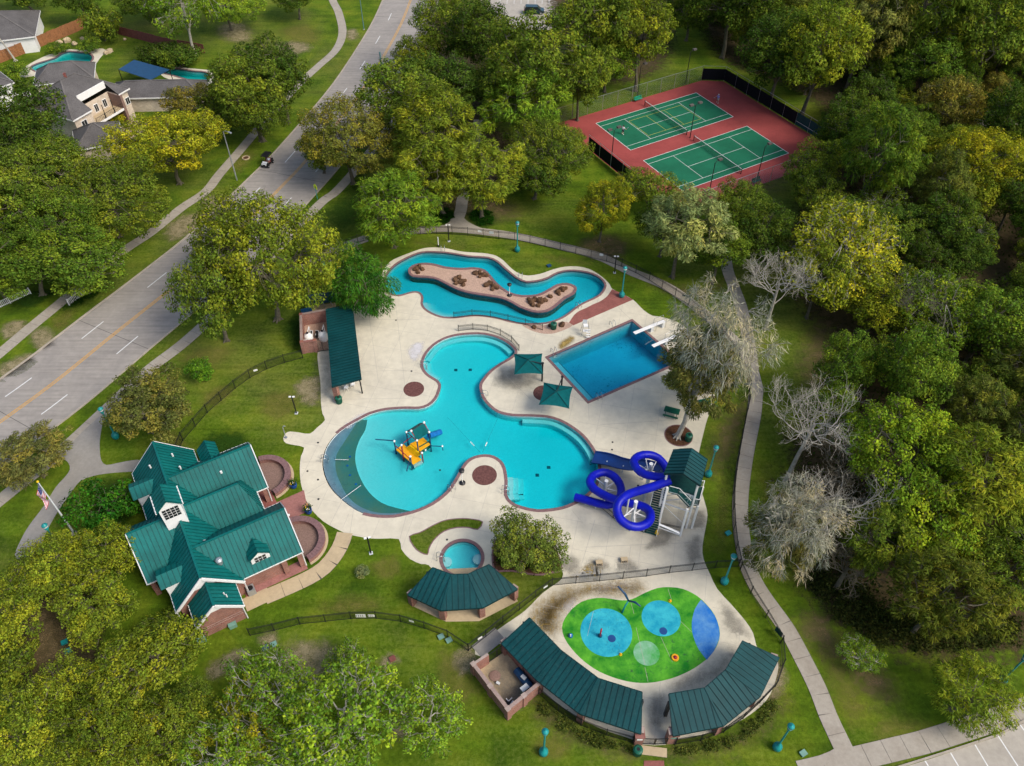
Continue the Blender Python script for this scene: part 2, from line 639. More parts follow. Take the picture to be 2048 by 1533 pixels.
MT = {
 'grass': M_grass(),
 'deck': M_concrete('pool_deck_concrete', (0.63, 0.575, 0.445), (0.46, 0.42, 0.34), 0.45, scale=0.16),
 'spray': M_concrete('splash_deck_concrete', (0.52, 0.48, 0.41), (0.19, 0.18, 0.165), 0.75, scale=0.22),
 'walk': M_concrete('sidewalk_concrete', (0.37, 0.33, 0.27), (0.27, 0.23, 0.18), 0.6, scale=0.5),
 'plaza': M_concrete('plaza_concrete', (0.30, 0.28, 0.25), (0.22, 0.20, 0.175), 0.6, scale=0.4),
 'tan': M_concrete('tan_concrete', (0.50, 0.39, 0.24), (0.36, 0.28, 0.18), 0.5, scale=0.5),
 'road': M_concrete('road_concrete', (0.32, 0.29, 0.255), (0.24, 0.22, 0.20), 0.7, streak=-0.85, scale=0.2),
 'lot': M_concrete('parking_concrete', (0.42, 0.38, 0.32), (0.30, 0.27, 0.23), 0.6, scale=0.3),
 'kerb': M_concrete('kerb_concrete', (0.40, 0.35, 0.28), (0.28, 0.25, 0.20), 0.6, scale=0.8),
 'coping': M_plain('coping_paver', (0.20, 0.115, 0.115), 0.8, 0.2, 3.0, spec=0.2),
 'redpath': M_brick('red_paver', (0.30, 0.10, 0.082), (0.25, 0.085, 0.07), (0.20, 0.10, 0.085), 0.2, 0.1, True),
 'pinkpath': M_brick('pink_paver', (0.36, 0.155, 0.135), (0.31, 0.13, 0.11), (0.26, 0.15, 0.13), 0.2, 0.1, True),
 'browncircle': M_plain('brown_paver_circle', (0.135, 0.060, 0.052), 0.9, 0.3, 4.0, spec=0.15),
 'brick': M_brick('red_brick', (0.31, 0.125, 0.085), (0.22, 0.080, 0.060), (0.36, 0.28, 0.24)),
 'brickdark': M_brick('dark_brick', (0.27, 0.12, 0.10), (0.20, 0.085, 0.07), (0.30, 0.22, 0.19)),
 'stonewall': M_brick('cream_stone', (0.62, 0.53, 0.42), (0.52, 0.43, 0.33), (0.55, 0.48, 0.4), 0.45, 0.2),
 'roofclub': M_metal_roof('teal_metal_roof', (0.002, 0.118, 0.108), 0.50),
 'roofclubseam': M_metal_roof('teal_roof_seam', (0.002, 0.068, 0.064), 0.45),
 'roofdark': M_metal_roof('dark_teal_metal_roof', (0.003, 0.050, 0.054), 0.48),
 'roofdarkseam': M_metal_roof('dark_teal_roof_seam', (0.003, 0.032, 0.034), 0.5),
 'shingle': M_shingle('grey_shingle', (0.105, 0.098, 0.095)),
 'shinglecap': M_shingle('grey_shingle_cap', (0.135, 0.125, 0.118)),
 'white': M_plain('white_paint', (0.78, 0.77, 0.74), 0.5, 0.05),
 'offwhite': M_plain('weathered_white_paint', (0.58, 0.60, 0.60), 0.5, 0.1),
 'glass': M_plain('dark_window_glass', (0.02, 0.022, 0.022), 0.12, 0.2, spec=0.6),
 'black': M_plain('black_metal', (0.013, 0.013, 0.014), 0.45, 0.2),
 'fence': M_plain('black_fence_metal', (0.012, 0.014, 0.014), 0.5, 0.2),
 'mesh': M_plain('windscreen_mesh', (0.008, 0.009, 0.012), 0.8, 0.25, spec=0.1),
 'lampteal': M_plain('teal_lamp_paint', (0.010, 0.24, 0.235), 0.4, 0.15),
 'greenbin': M_plain('green_bin_paint', (0.004, 0.095, 0.055), 0.45, 0.2),
 'greenplastic': M_plain('green_plastic', (0.010, 0.27, 0.16), 0.4, 0.12),
 'boxgreen': M_plain('pale_green_utility', (0.16, 0.30, 0.24), 0.5, 0.12),
 'galv': M_plain('galvanised_steel', (0.42, 0.45, 0.46), 0.35, 0.12, metal=0.6),
 'steel': M_plain('stainless_rail', (0.48, 0.50, 0.51), 0.25, 0.1, metal=0.85),
 'poleteal': M_plain('weathered_green_pole', (0.09, 0.19, 0.19), 0.5, 0.15),
 'slideblue': M_plain('slide_blue_gelcoat', (0.002, 0.007, 0.40), 0.42, 0.24, 0.7, spec=0.3, coat=0.0, bstr=0.02),
 'flume': M_plain('flume_navy_gelcoat', (0.006, 0.045, 0.21), 0.35, 0.15, 0.8, spec=0.5),
 'stairteal': M_plain('stair_green_grating', (0.005, 0.060, 0.052), 0.6, 0.25, 4.0),
 'railteal': M_plain('railing_teal', (0.03, 0.20, 0.18), 0.5, 0.15),
 'sail': M_plain('shade_sail_fabric', (0.003, 0.095, 0.098), 0.85, 0.15, 2.0, spec=0.1),
 'yellow': M_plain('yellow_plastic', (0.82, 0.50, 0.004), 0.4, 0.14, 2.0),
 'orange': M_plain('orange_plastic', (0.80, 0.37, 0.008), 0.45, 0.14, 2.0),
 'red': M_plain('red_paint', (0.30, 0.012, 0.03), 0.4, 0.15),
 'draincover': M_plain('drain_blue', (0.006, 0.055, 0.20), 0.6, 0.2),
 'navy': M_plain('navy_paint', (0.008, 0.05, 0.12), 0.4, 0.15),
 'toyblue': M_plain('blue_plastic', (0.008, 0.14, 0.42), 0.35, 0.15),
 'padgreen': M_plaster('pad_green_rubber', (0.006, 0.17, 0.010), (0.13, 0.46, 0.030), 0.8, 0.5),
 'padcyan': M_plaster('pad_cyan_rubber', (0.006, 0.27, 0.40), (0.05, 0.48, 0.54), 0.8, 0.8),
 'padblue': M_plaster('pad_blue_rubber', (0.008, 0.14, 0.50), (0.13, 0.32, 0.55), 0.5, 0.6),
 'padgrey': M_plaster('pad_grey_rubber', (0.05, 0.33, 0.06), (0.26, 0.46, 0.33), 0.0, 0.6),
 'joint': M_plain('dark_joint', (0.09, 0.082, 0.072), 0.9, 0.2),
 'deckjoint': M_plain('deck_joint', (0.40, 0.365, 0.31), 0.9, 0.15),
 'lineW': M_plain('white_road_paint', (0.68, 0.68, 0.66), 0.7, 0.12, 4.0),
 'lineY': M_plain('yellow_road_paint', (0.62, 0.31, 0.025), 0.7, 0.15, 4.0),
 'courtred': M_plain('court_red_acrylic', (0.30, 0.062, 0.056), 0.85, 0.14, 0.3, spec=0.15),
 'courtgreen': M_plain('court_green_acrylic', (0.014, 0.135, 0.070), 0.85, 0.16, 0.25, spec=0.15),
 'courtyellow': M_plain('court_yellow_line', (0.55, 0.50, 0.06), 0.7, 0.1),
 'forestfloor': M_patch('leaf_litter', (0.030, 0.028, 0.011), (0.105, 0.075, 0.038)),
 'soil': M_patch('bare_dry_soil', (0.16, 0.135, 0.06), (0.40, 0.33, 0.20), 0.85, 0.9),
 'litter': M_patch('fallen_leaf_cover', (0.075, 0.06, 0.022), (0.22, 0.155, 0.08), 0.85, 1.0),
 'dryturf': M_patch('yellowed_turf', (0.13, 0.125, 0.018), (0.25, 0.215, 0.06), 0.6, 1.2),
 'darkgrass': M_patch('dark_cover_and_shade', (0.008, 0.032, 0.003), (0.030, 0.075, 0.006), 0.85, 0.8),  # planting-bed cover, also the shade coloured into the lawn
 'algae': M_patch('yellow_algae_stain', (0.09, 0.052, 0.012), (0.60, 0.43, 0.13), 0.95, 0.6, 1.9),
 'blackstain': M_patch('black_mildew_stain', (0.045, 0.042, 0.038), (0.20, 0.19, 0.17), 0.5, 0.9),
 'whitestain': M_patch('white_lime_stain', (0.62, 0.60, 0.60), (0.70, 0.68, 0.69), 0.8, 0.6),
 'mulch': M_plain('brown_mulch', (0.085, 0.040, 0.022), 0.95, 0.4, 5.0, spec=0.1, bstr=0.6),
 'gravel': M_plain('tan_gravel', (0.45, 0.305, 0.23), 0.95, 0.22, 6.0, spec=0.1, bstr=0.5),
 'patio': M_plain('aggregate_patio', (0.225, 0.145, 0.118), 0.9, 0.25, 8.0, spec=0.15, bstr=0.3),
 'rock': M_plain('rust_brown_rock', (0.11, 0.060, 0.032), 0.9, 0.5, 2.5, spec=0.2, bstr=0.5),
 'wood': M_plain('brown_wood_board', (0.27, 0.115, 0.045), 0.8, 0.25, 2.5),
 'woodred': M_plain('red_brown_board', (0.185, 0.060, 0.048), 0.8, 0.2, 2.5),
 'bark': M_plain('grey_bark', (0.125, 0.11, 0.078), 0.95, 0.3, 3.0, spec=0.1, bstr=0.5),
 'barkpale': M_plain('pale_bark', (0.36, 0.335, 0.28), 0.9, 0.25, 3.0, spec=0.1, bstr=0.4),
 'leaf': M_leaf('foliage_leaf'),
 'moss': M_leaf('grey_moss', 0.2, 0.45),
 'w_main': M_water('main_pool_water', (1.9, 0.085, 0.03)),
 'w_lazy': M_water('river_water', (1.7, 0.13, 0.05)),
 'w_deep': M_water('diving_pool_water', (0.95, 0.095, 0.028)),
 'w_spa': M_water('spa_water', (1.6, 0.12, 0.05)),
 'w_house': M_water('backyard_pool_water', (1.3, 0.16, 0.16)),
 'p_white': M_plaster('pool_plaster', (0.86, 0.86, 0.84), (0.55, 0.80, 0.80), 0.10, 0.13),
 'p_lazy': M_plaster('river_plaster', (0.70, 0.74, 0.74), (0.62, 0.68, 0.70), 0.25, 0.3),
 'p_deep': M_plaster('diving_plaster', (0.70, 0.72, 0.74), (0.56, 0.62, 0.68), 0.8, 0.3),
 'p_tile': M_plain('waterline_tile', (0.03, 0.10, 0.13), 0.3, 0.25, 3.0),
 'p_beach': M_plaster('beach_pebble_blue', (0.24, 0.34, 0.42), (0.17, 0.25, 0.31), 0.5, 0.7),
 'p_beachdark': M_plaster('beach_pebble_teal', (0.10, 0.22, 0.20), (0.19, 0.23, 0.15), 0.35, 0.5),
}

# ================================================================ SETTING
def PX(s):
    """'x,y x,y ...' -> list of pairs"""
    return [tuple(float(k) for k in q.split(',')) for q in s.split()]
def loop(s, step=0.6, z=0.0):
    return ccw(spline(GL(PX(s), z), True, step))
def line(s, step=1.0, z=0.0):
    return spline(GL(PX(s), z), False, step)

# ---- traced outlines (survey points)
MAINPOOL = loop('847.7,719.7 854,707 867.7,692 887.8,679.6 912.8,672 943,669 968,669.6 993,675.8 1013,685.9 1026,697 1030,706 1020,716 1000.5,727 980,742 965,759.7 959,771 960.4,783 965.4,798 978,813 995.5,825.6 1024,832.3 1061.6,833.6 1094,835.6 1119,843 1141.7,855.7 1164,873 1182,895.8 1191,913 1196,931 1197,948 1189,972 1174,988.4 1154,1002 1131.7,1012 1111.7,1017 1075,1020 1045,1014 1024,1005 1014,990 1015,968 1014,953 1010.5,936 1003,923 988,913 970.4,910 950.4,913 935,921 925,933 916.6,948 907.8,963 897.8,978.4 882.7,993 862.7,1007 837.7,1018.5 812.6,1026 787.6,1031 757.5,1031 727.4,1026 707.4,1016 687.4,1001 667,981 654.8,961 648.5,941 647,923 651,903 659.8,885.7 674.8,868 692.4,854.4 720,839 742.5,828 772.5,820.6 807.6,818 837.7,818 857.7,812 872.7,798 880,780.5 881.5,770 875,761 860,752 850,742 846.4,732')
LAZY = loop('770,567 773.8,582 785,589 800,590.7 817.6,585.6 832.6,583.6 842.7,588 846.4,597 845,607 850,617 865,627 887.8,634.5 912.8,634.5 950.4,630.7 988,634.5 1024,643.5 1049,647 1081.6,647 1106.7,642 1129,632 1149,617 1164,607 1184,598 1199,589.4 1208,577 1208,567 1199,557 1184,549 1164,544.3 1139,542.6 1116.7,546.8 1096.6,557 1076.6,563 1051.6,565 1034,558 1024,550.6 1009,538 993,524 975.4,516.8 938,514 907.8,509 882.7,506 845,506 812.6,518 790,532 775,549')
ISLAND = loop('817.6,547 819,537 835,529 862.7,528.5 892.8,535.6 922.8,538 948,536.8 968,540.6 980.4,552 993,567 1008,579.4 1024,588 1044,592.4 1074,590.7 1094,582 1114,570.6 1134,568 1149,573 1153,579.4 1146.7,589.4 1131.7,597 1116.7,609.5 1101.7,620.7 1084,625.7 1064,624.5 1039,615.7 1024,607 1003,598 975.4,593 938,587 912.8,579.4 887.8,567 867.7,558 845,555.6 825,554')
DIVE = ccw(GL(PX('1263.7,643 1096.6,716 1177,803 1358,724')))
SPA_C, SPA_R = G(924, 1117), 2.08
SPA = circle(SPA_C, SPA_R, 44)
HP1 = loop('62,136 75,128 95,122 112,116 122,109 138,104 160,106 178,108 185,116 180,124 165,129 150,134 128,142 100,146 78,145', 0.8)
HP2 = loop('330,146 345,139 365,140 385,143 408,145 418,152 410,164 380,160 350,152', 0.8)
DECK = loop('636,703 637,735 641,768 642,806 645,828 650,841 634,856 620,868 600,866 580,863.7 571,868 566.6,878 572,887 590,891 608.4,895.8 602,913 599.7,938 602,968 612,1001 622,1018.5 647,1043.5 680,1062 700,1070 737.4,1077 762.5,1078 797.6,1078.6 802.6,1098.7 820,1118.7 842.7,1128.7 857.7,1131 880,1160 905,1175 950,1172 990,1142 988,1131 989,1083.6 1010,1074 1050,1072 1095,1084 1116,1112 1123,1139 1124,1158 1085,1187 1050,1222 1003,1255 950,1296 962,1314 1000,1288 1040,1330 1085,1385 1110,1403 1150,1432 1200,1457 1266,1480 1285,1490 1331,1490 1345,1482 1400,1471 1450,1456 1500,1430 1540,1390 1556,1325 1520,1300 1512,1290 1506,1266.7 1490,1241.7 1462,1209 1434.8,1179 1420,1149 1407,1118.7 1404.8,1093.6 1409.8,1063.6 1414.8,1031 1409.8,1006 1398,965 1395,930 1398,905 1408.5,860.7 1414.8,838 1427,805.6 1430,770 1412,710 1380,665 1354.6,644.5 1319.6,634 1304.5,632 1287,620.7 1266,600 1245,589 1224,578 1219.4,569.4 1204,554 1179,539 1154,533.5 1129,534.3 1106.7,539.3 1081.6,548 1056.6,551.8 1039,548 1024,538.5 1000.5,516.8 975.4,508 925,504 888,496.7 850,496.7 812.6,509 781,523.5 765,545 757,570 758,590 752,603 735,609 706,613 680,617 652,650', 0.7)
GISLE = loop('818.9,1073.6 840,1066 867.7,1051 892.8,1041 925.3,1038 947.9,1039.8 965.4,1044.8 955.4,1059.8 937.8,1056 912.8,1056 887.8,1063.6 867.7,1081 857.7,1098.7 855,1110 840,1105 827.6,1093.7', 0.5)
PADOUT = loop('1124,1256.7 1129,1239 1144,1219 1164,1204 1194,1196.6 1219.4,1198 1244,1201.6 1264.5,1199 1289.5,1186.6 1314.6,1177 1339.6,1175 1367,1179 1394.7,1193 1414.8,1211.6 1429.8,1231.7 1438.6,1256.7 1438.6,1279 1427,1304 1407,1324 1379.7,1342 1344.6,1357 1304.6,1365.7 1269.5,1365.7 1234,1358 1199,1344 1169,1324 1144,1299 1129,1276.7', 0.5)
TREEC, TREER = G(1354, 873), 1.62

# ---- ground
HOLES = [offset(MAINPOOL, 0.12), offset(LAZY, 0.12), offset(DIVE, 0.0), offset(SPA, 0.1), HP1, HP2]
rect = [Vector((-900, -300, 0)), Vector((900, -300, 0)), Vector((900, 1500, 0)), Vector((-900, 1500, 0))]
struct(MB().poly(rect, HOLES, 0.0).build('ground', MT['grass']))

DIVE_O = ccw([Vector(p) for p in DIVE])
dc = sum(DIVE_O, Vector()) / 4
def quad_grow(q, d):
    n = len(q)
    out = []
    for i in range(n):
        a = (q[i] - q[i - 1]).normalized()
        b = (q[(i + 1) % n] - q[i]).normalized()
        na, nb = Vector((a.y, -a.x, 0)), Vector((b.y, -b.x, 0))
        m = (na + nb).normalized()
        out.append(q[i] + m * d / m.dot(na))
    return out
deck = MB().slab(DECK, -0.02, 0.025, [offset(MAINPOOL, 0.12), offset(LAZY, 0.12), DIVE_O, offset(SPA, 0.1)]).build('pool_deck', MT['deck'])
struct(deck)
# score lines sawn across the deck
dj = []
for a, b in [((647, 745), (835, 741)), ((643, 800), (822, 797)), ((702, 640), (838, 640)), ((735, 612), (757, 764)), ((790, 597), (812, 792)),
             ((700, 1067), (707, 1020)), ((660, 1050), (684, 1003)), ((800, 1078), (813, 1031)), ((605, 925), (646, 924)), ((612, 990), (655, 963)),
             ((1177, 806), (1178, 842)), ((1060, 752), (1092, 716)), ((1005, 745), (1062, 800)), ((1290, 690), (1340, 660)), ((1236, 615), (1262, 640)),
             ((1200, 850), (1330, 842)), ((1330, 740), (1400, 742)), ((1160, 1140), (1190, 1040)), ((1170, 1095), (1400, 1085)), ((1250, 1170), (1262, 1090)),
             ((1110, 780), (1176, 806)), ((985, 660), (1090, 690)), ((930, 650), (935, 636))]:
    A, B = G(*a), G(*b)
    dj.append(MB().bar(A + Vector((0, 0, .028)), B + Vector((0, 0, .028)), 0.035, 0.004).build('score_joint', MT['deckjoint'], deck))

def deck_grid():
    mn = Vector((min(p.x for p in DECK), min(p.y for p in DECK), 0))
    mx = Vector((max(p.x for p in DECK), max(p.y for p in DECK), 0))
    ex = [offset(MAINPOOL, .4), offset(LAZY, .3), quad_grow(DIVE_O, .4), offset(SPA, .4), PADOUT, GISLE]
    ca, sa = math.cos(R(-13)), math.sin(R(-13))
    for ax in (0, 1):
        d = Vector((ca, sa, 0)) if ax else Vector((-sa, ca, 0))
        nn = Vector((-d.y, d.x, 0))
        for k in range(-14, 15):
            o = (mn + mx) / 2 + nn * k * 3.6
            run = None
            for j in range(-90, 91):
                q = o + d * j * .5
                ok = inside(DECK, q.x, q.y) and not any(inside(e, q.x, q.y) for e in ex)
                if ok and run is None:
                    run = q
                if (not ok or j == 90) and run is not None:
                    if (q - run).length > 1.6:
                        MB().bar(run + Vector((0, 0, .0275 + .0004 * ax)), q - d * .5 + Vector((0, 0, .0275 + .0004 * ax)), .025, .003).build('score_joint', MT['deckjoint'], deck)
                    run = None
def inside(lp, x, y):
    c = False
    j = len(lp) - 1
    for i in range(len(lp)):
        if (lp[i].y > y) != (lp[j].y > y) and x < (lp[j].x - lp[i].x) * (y - lp[i].y) / (lp[j].y - lp[i].y) + lp[i].x:
            c = not c
        j = i
    return c
def patch(mat, s, z, name, kind='structure', parent=None):
    """patch on a fine grid; 'fade' is 1 well inside the outline and falls below 0 outside it"""
    lp = loop(s, 1.5)
    px, py = np.array([p.x for p in lp]), np.array([p.y for p in lp])
    ext = max(px.max() - px.min(), py.max() - py.min())
    st = max(0.25, ext / 60)
    fe = max(0.45, min(ext, 30) * 0.13)
    xs = np.arange(px.min() - fe, px.max() + fe + st, st)
    ys = np.arange(py.min() - fe, py.max() + fe + st, st)
    X, Y = np.meshgrid(xs, ys, indexing='ij')
    qx, qy = np.roll(px, -1), np.roll(py, -1)
    ins = np.zeros(X.shape, bool)
    D = np.full(X.shape, 1e9)
    for i in range(len(px)):
        dx, dy = qx[i] - px[i], qy[i] - py[i]
        tt = np.clip(((X - px[i]) * dx + (Y - py[i]) * dy) / max(1e-9, dx * dx + dy * dy), 0, 1)
        D = np.minimum(D, np.hypot(X - px[i] - tt * dx, Y - py[i] - tt * dy))
        cr = (py[i] > Y) != (qy[i] > Y)
        with np.errstate(divide='ignore', invalid='ignore'):
            xx = (qx[i] - px[i]) * (Y - py[i]) / (qy[i] - py[i]) + px[i]
        ins ^= cr & (X < xx)
    F = np.where(ins, D, -D) / fe
    nx, ny = X.shape
    idx = -np.ones(X.shape, int)
    use = np.zeros(X.shape, bool)
    fs = []
    for i in range(nx - 1):
        for j in range(ny - 1):
            if F[i:i + 2, j:j + 2].max() > -1:
                fs.append((i * ny + j, (i + 1) * ny + j, (i + 1) * ny + j + 1, i * ny + j + 1))
                use[i:i + 2, j:j + 2] = True
    idx[use] = np.arange(use.sum())
    fl_ = idx.ravel()
    vs = [(x, y, z) for x, y in zip(X[use], Y[use])]
    o = MB().add(vs, [tuple(fl_[k] for k in f) for f in fs]).build(name, MT[mat], parent)
    at = o.data.attributes.new('fade', 'FLOAT', 'POINT')
    at.data.foreach_set('value', np.clip(F[use], -1.2, 1.2))
    if kind and not parent:
        o['kind'] = kind
    return o
deck_grid()
# woodland floor, bare soil, leaf litter, shade coloured into the lawn
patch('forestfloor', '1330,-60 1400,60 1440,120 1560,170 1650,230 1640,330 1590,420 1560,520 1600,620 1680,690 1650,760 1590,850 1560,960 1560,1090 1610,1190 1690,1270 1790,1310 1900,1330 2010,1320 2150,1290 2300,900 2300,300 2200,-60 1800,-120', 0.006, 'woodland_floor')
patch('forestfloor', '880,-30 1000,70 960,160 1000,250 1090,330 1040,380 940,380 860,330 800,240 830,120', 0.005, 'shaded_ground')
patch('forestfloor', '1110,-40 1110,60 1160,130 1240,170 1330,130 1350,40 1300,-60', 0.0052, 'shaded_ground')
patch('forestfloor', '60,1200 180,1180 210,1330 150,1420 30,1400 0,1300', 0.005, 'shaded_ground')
for i, s in enumerate(['436,55 470,40 500,60 500,82 465,85 440,72', '548,88 600,84 625,95 600,108 560,110', '690,62 712,58 715,78 695,80', '330,455 370,430 415,425 420,445 380,470 340,482',
          '405,395 450,392 465,408 430,430 408,425', '60,665 100,655 110,690 70,700', '0,730 60,705 66,722 20,752 0,756', '5,650 50,640 48,668 8,680',
          '548,1335 580,1290 620,1280 690,1300 660,1340 620,1380 600,1370', '410,1340 440,1315 480,1295 500,1310 460,1345 425,1365', '1535,1340 1560,1320 1575,1360 1555,1400 1535,1400',
          '755,1325 780,1308 800,1320 775,1340', '770,1450 810,1425 830,1450 810,1480 790,1480', '585,770 640,752 640,800 610,810', '905,1310 940,1290 960,1330 920,1350', '515,1275 550,1262 560,1290 525,1300']):
    patch('soil', s, 0.004, 'bare_soil')
for s in ['1430,870 1470,810 1500,790 1480,870 1450,930 1420,950', '1620,650 1660,640 1670,720 1640,780 1600,760', '1160,480 1230,470 1260,500 1220,525 1170,510', '1590,1260 1640,1220 1700,1300 1770,1340 1800,1400 1740,1400 1690,1340',
          '930,265 960,250 970,290 935,300', '1310,330 1420,395 1560,380 1570,345 1440,385', '30,1230 90,1200 150,1290 110,1370 40,1330', '1300,560 1400,580 1450,560 1400,600 1330,585', '850,380 980,385 1040,430 960,440 860,420']:
    patch('litter', s, 0.0075, 'leaf_litter')
for s in ['520,800 570,780 600,800 570,840 530,835', '310,880 350,860 370,890 330,905', '640,1215 700,1190 760,1200 740,1230 670,1232', '880,1300 930,1310 960,1380 920,1420 880,1370', '1080,1470 1140,1490 1120,1520 1070,1510', '1640,1300 1690,1330 1740,1420 1700,1450 1660,1380', '1760,1430 1840,1440 1880,1465 1800,1480 1740,1475', '830,480 900,490 960,492 900,500 840,495', '1090,510 1160,520 1190,530 1120,530', '400,800 440,770 470,780 430,815', '740,1130 790,1110 800,1150 760,1160', '1430,1000 1460,960 1455,1080 1430,1100', '100,640 150,615 140,650 110,665', '460,330 490,300 510,310 480,345', '1520,1010 1535,940 1550,1000 1535,1080', '360,720 420,690 470,700 420,740', '560,60 620,50 640,80 590,90']:
    patch('dryturf', s, 0.0035, 'yellowed_turf')
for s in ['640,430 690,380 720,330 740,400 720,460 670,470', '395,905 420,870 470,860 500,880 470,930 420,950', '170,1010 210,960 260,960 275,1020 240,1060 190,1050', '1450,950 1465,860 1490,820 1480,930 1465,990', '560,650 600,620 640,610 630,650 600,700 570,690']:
    patch('darkgrass', s, 0.0055, 'lawn_shade')  # shade under trees and beside walls, put into dark grass
# mildew and algae on the splash deck, lime on the pool deck
for s, m in [('1045,1250 1075,1215 1110,1185 1150,1170 1230,1160 1285,1165 1285,1190 1240,1196 1190,1192 1150,1205 1128,1232 1118,1262 1095,1280 1070,1262', 'algae'), ('1068,1258 1085,1238 1100,1240 1085,1268', 'blackstain'), ('1120,1215 1135,1195 1155,1195 1140,1225', 'whitestain'), ('1190,1172 1250,1166 1262,1178 1200,1185', 'whitestain'), ('1060,1225 1090,1195 1120,1180 1180,1172 1250,1165 1290,1170 1270,1192 1200,1190 1150,1205 1120,1245 1110,1275 1085,1262', 'algae'), ('1135,1150 1160,1140 1185,1125 1215,1148 1190,1162 1150,1165', 'algae'), ('1175,1120 1205,1118 1225,1140 1170,1142', 'blackstain'), ('1230,1120 1262,1118 1280,1142 1235,1145', 'blackstain'),
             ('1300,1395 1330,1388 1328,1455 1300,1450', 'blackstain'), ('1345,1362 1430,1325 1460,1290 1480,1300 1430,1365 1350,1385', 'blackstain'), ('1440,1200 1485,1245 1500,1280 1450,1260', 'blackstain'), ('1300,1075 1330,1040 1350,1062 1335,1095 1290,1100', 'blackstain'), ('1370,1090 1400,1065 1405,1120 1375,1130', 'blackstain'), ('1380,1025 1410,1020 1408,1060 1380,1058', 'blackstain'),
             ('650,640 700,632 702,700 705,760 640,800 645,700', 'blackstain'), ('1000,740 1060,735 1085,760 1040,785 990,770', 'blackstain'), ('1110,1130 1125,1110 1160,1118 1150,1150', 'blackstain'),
             ('815,700 838,683 848,690 842,712 825,725', 'whitestain'), ('690,850 720,828 742,822 720,840 695,858', 'whitestain'), ('1115,690 1140,672 1150,680 1125,700', 'algae')]:
    patch(m, s, 0.0285 if m != 'algae' else 0.0290, 'deck_stain', None, deck)

# ---- road
ctr = line('-110,925 0,844.4 105,768 233,664.6 348,573 455,483 559.6,377 617,315.6 712,198 760,125 800,52.6 821.4,0 836,-45 850,-110', 2.0)
HW = 6.45
Lk, Rk = side(ctr, -HW), side(ctr, HW)
road = struct(MB().ribbon(Lk, Rk, 0.004).build('road', MT['road']))
S = arclen(ctr)
for sgn in (-1, 1):
    MB().curb(side(ctr, sgn * HW), side(ctr, sgn * (HW + 0.22)), 0.0, 0.13).build('kerb', MT['kerb'], road)
    a, b = side(ctr, sgn * 0.10), side(ctr, sgn * 0.22)
    MB().ribbon(*((a, b) if sgn > 0 else (b, a)), 0.009).build('yellow_line', MT['lineY'], road)
for off, p0 in ((-3.25, (208, 644)), (3.25, (281, 675))):
    ln = side(ctr, off)
    Sl = arclen(ln)
    s0 = pos_len(ln, Sl, G(*p0))
    k = s0 - 12.2 * 12
    while k < Sl[-1] - 4:
        if k > 1:
            pts = seglen(ln, Sl, k - 3.9, k, 3)
            MB().ribbon(side(pts, -0.07), side(pts, 0.07), 0.009).build('lane_dash', MT['lineW'], road)
        k += 12.2
for p in [(0, 822), (233, 672), (532, 403), (570, 350), (700, 186), (752, 110), (790, 36)]:
    s0 = pos_len(ctr, S, G(*p))
    a, b = at_len(Lk, arclen(Lk), s0 * arclen(Lk)[-1] / S[-1]), at_len(Rk, arclen(Rk), s0 * arclen(Rk)[-1] / S[-1])
    MB().bar(a + Vector((0, 0, .007)), b + Vector((0, 0, .007)), 0.07, 0.003).build('expansion_joint', MT['joint'], road)

# ---- walks of separate concrete panels
def walk(name, s, w, mat='walk', pl=1.85, z=0.045):
    ln = line(s, 0.7) if isinstance(s, str) else s
    S = arclen(ln)
    root = sroot(name)
    n = max(1, int(S[-1] / pl))
    for k in range(n):
        a, b = S[-1] * k / n + 0.018, S[-1] * (k + 1) / n - 0.018
        seg = seglen(ln, S, a, b, 2)
        dz = random.uniform(-0.004, 0.004)
        MB().curb(side(seg, -w / 2), side(seg, w / 2), -0.03, z + dz).build('paving_slab', MT[mat], root)
    MB().ribbon(side(ln, -w / 2 - .02), side(ln, w / 2 + .02), 0.022).build('joint_bed', MT['joint'], root)
    return root
walk('roadside_path', '-60,757 0,707 62,654.6 120,607 180,556 248,501.7 300.6,466.7 363,416.6 411,384 440,348 481,300.6 540,231 600,167 637,132.8 672,100 685,65 677,25 665,0 655,-40', 1.75)
walk('sidewalk', '-30,1026 0,1001 37.6,971 85,935 125,900.8 210,822 295.6,742 375.7,679.6 470,590 560,492 642,406.5 672,384 720,330 790,240 860,140', 1.75)
walk('fence_path', '600,545 624.7,521.8 660,504 722,481 770,466 837.7,461.6 900,458 988,466.7 1049,476.7 1124,494 1199,514 1262,544 1324.6,569.4 1372,599.4 1440,655 1490,708 1511,770 1511,793 1507.5,830.6 1495,893 1487.4,938 1481,993.5 1481,1043.6 1487,1093.7 1497.5,1138.7 1515,1175 1536,1206.6 1573.6,1259 1608.6,1324 1636,1379.5 1656,1432 1676,1474.7 1693,1510', 1.75)
walk('woodland_path', '1450,498 1455,540 1468,575 1484,620 1498,690 1505,740', 1.7)
walk('garden_path', '911,452 917,435 922,420 926,395 940,350 950,280 958,240', 1.9)
walk('clubhouse_path', '690,1066 684,1085 672,1108 650,1135 620,1155 575,1176 530,1195', 1.75, 'tan')
walk('gate_path', '1308,1494 1308,1513', 2.3, 'tan')
walk('bottom_path', '1693,1512 1660,1530 1600,1545', 1.9)
walk('enclosure_path', '953,1305 975,1287 1000,1267', 1.6, 'plaza')
for a, b in [((866, 455), (911, 449)), ((962, 462), (911, 449))]:
    pass
struct(MB().slab(loop('858,462 884,454 900,441 908,432 922,432 936,444 958,455 985,463 940,462', 0.5), -0.02, 0.038).build('path_junction', MT['walk']))
MB_red = MB().slab(ccw(GL(PX('1288,1522 1328,1522 1330,1560 1286,1560'))), -0.02, 0.04).build('brick_path', MT['redpath'])
struct(MB_red)
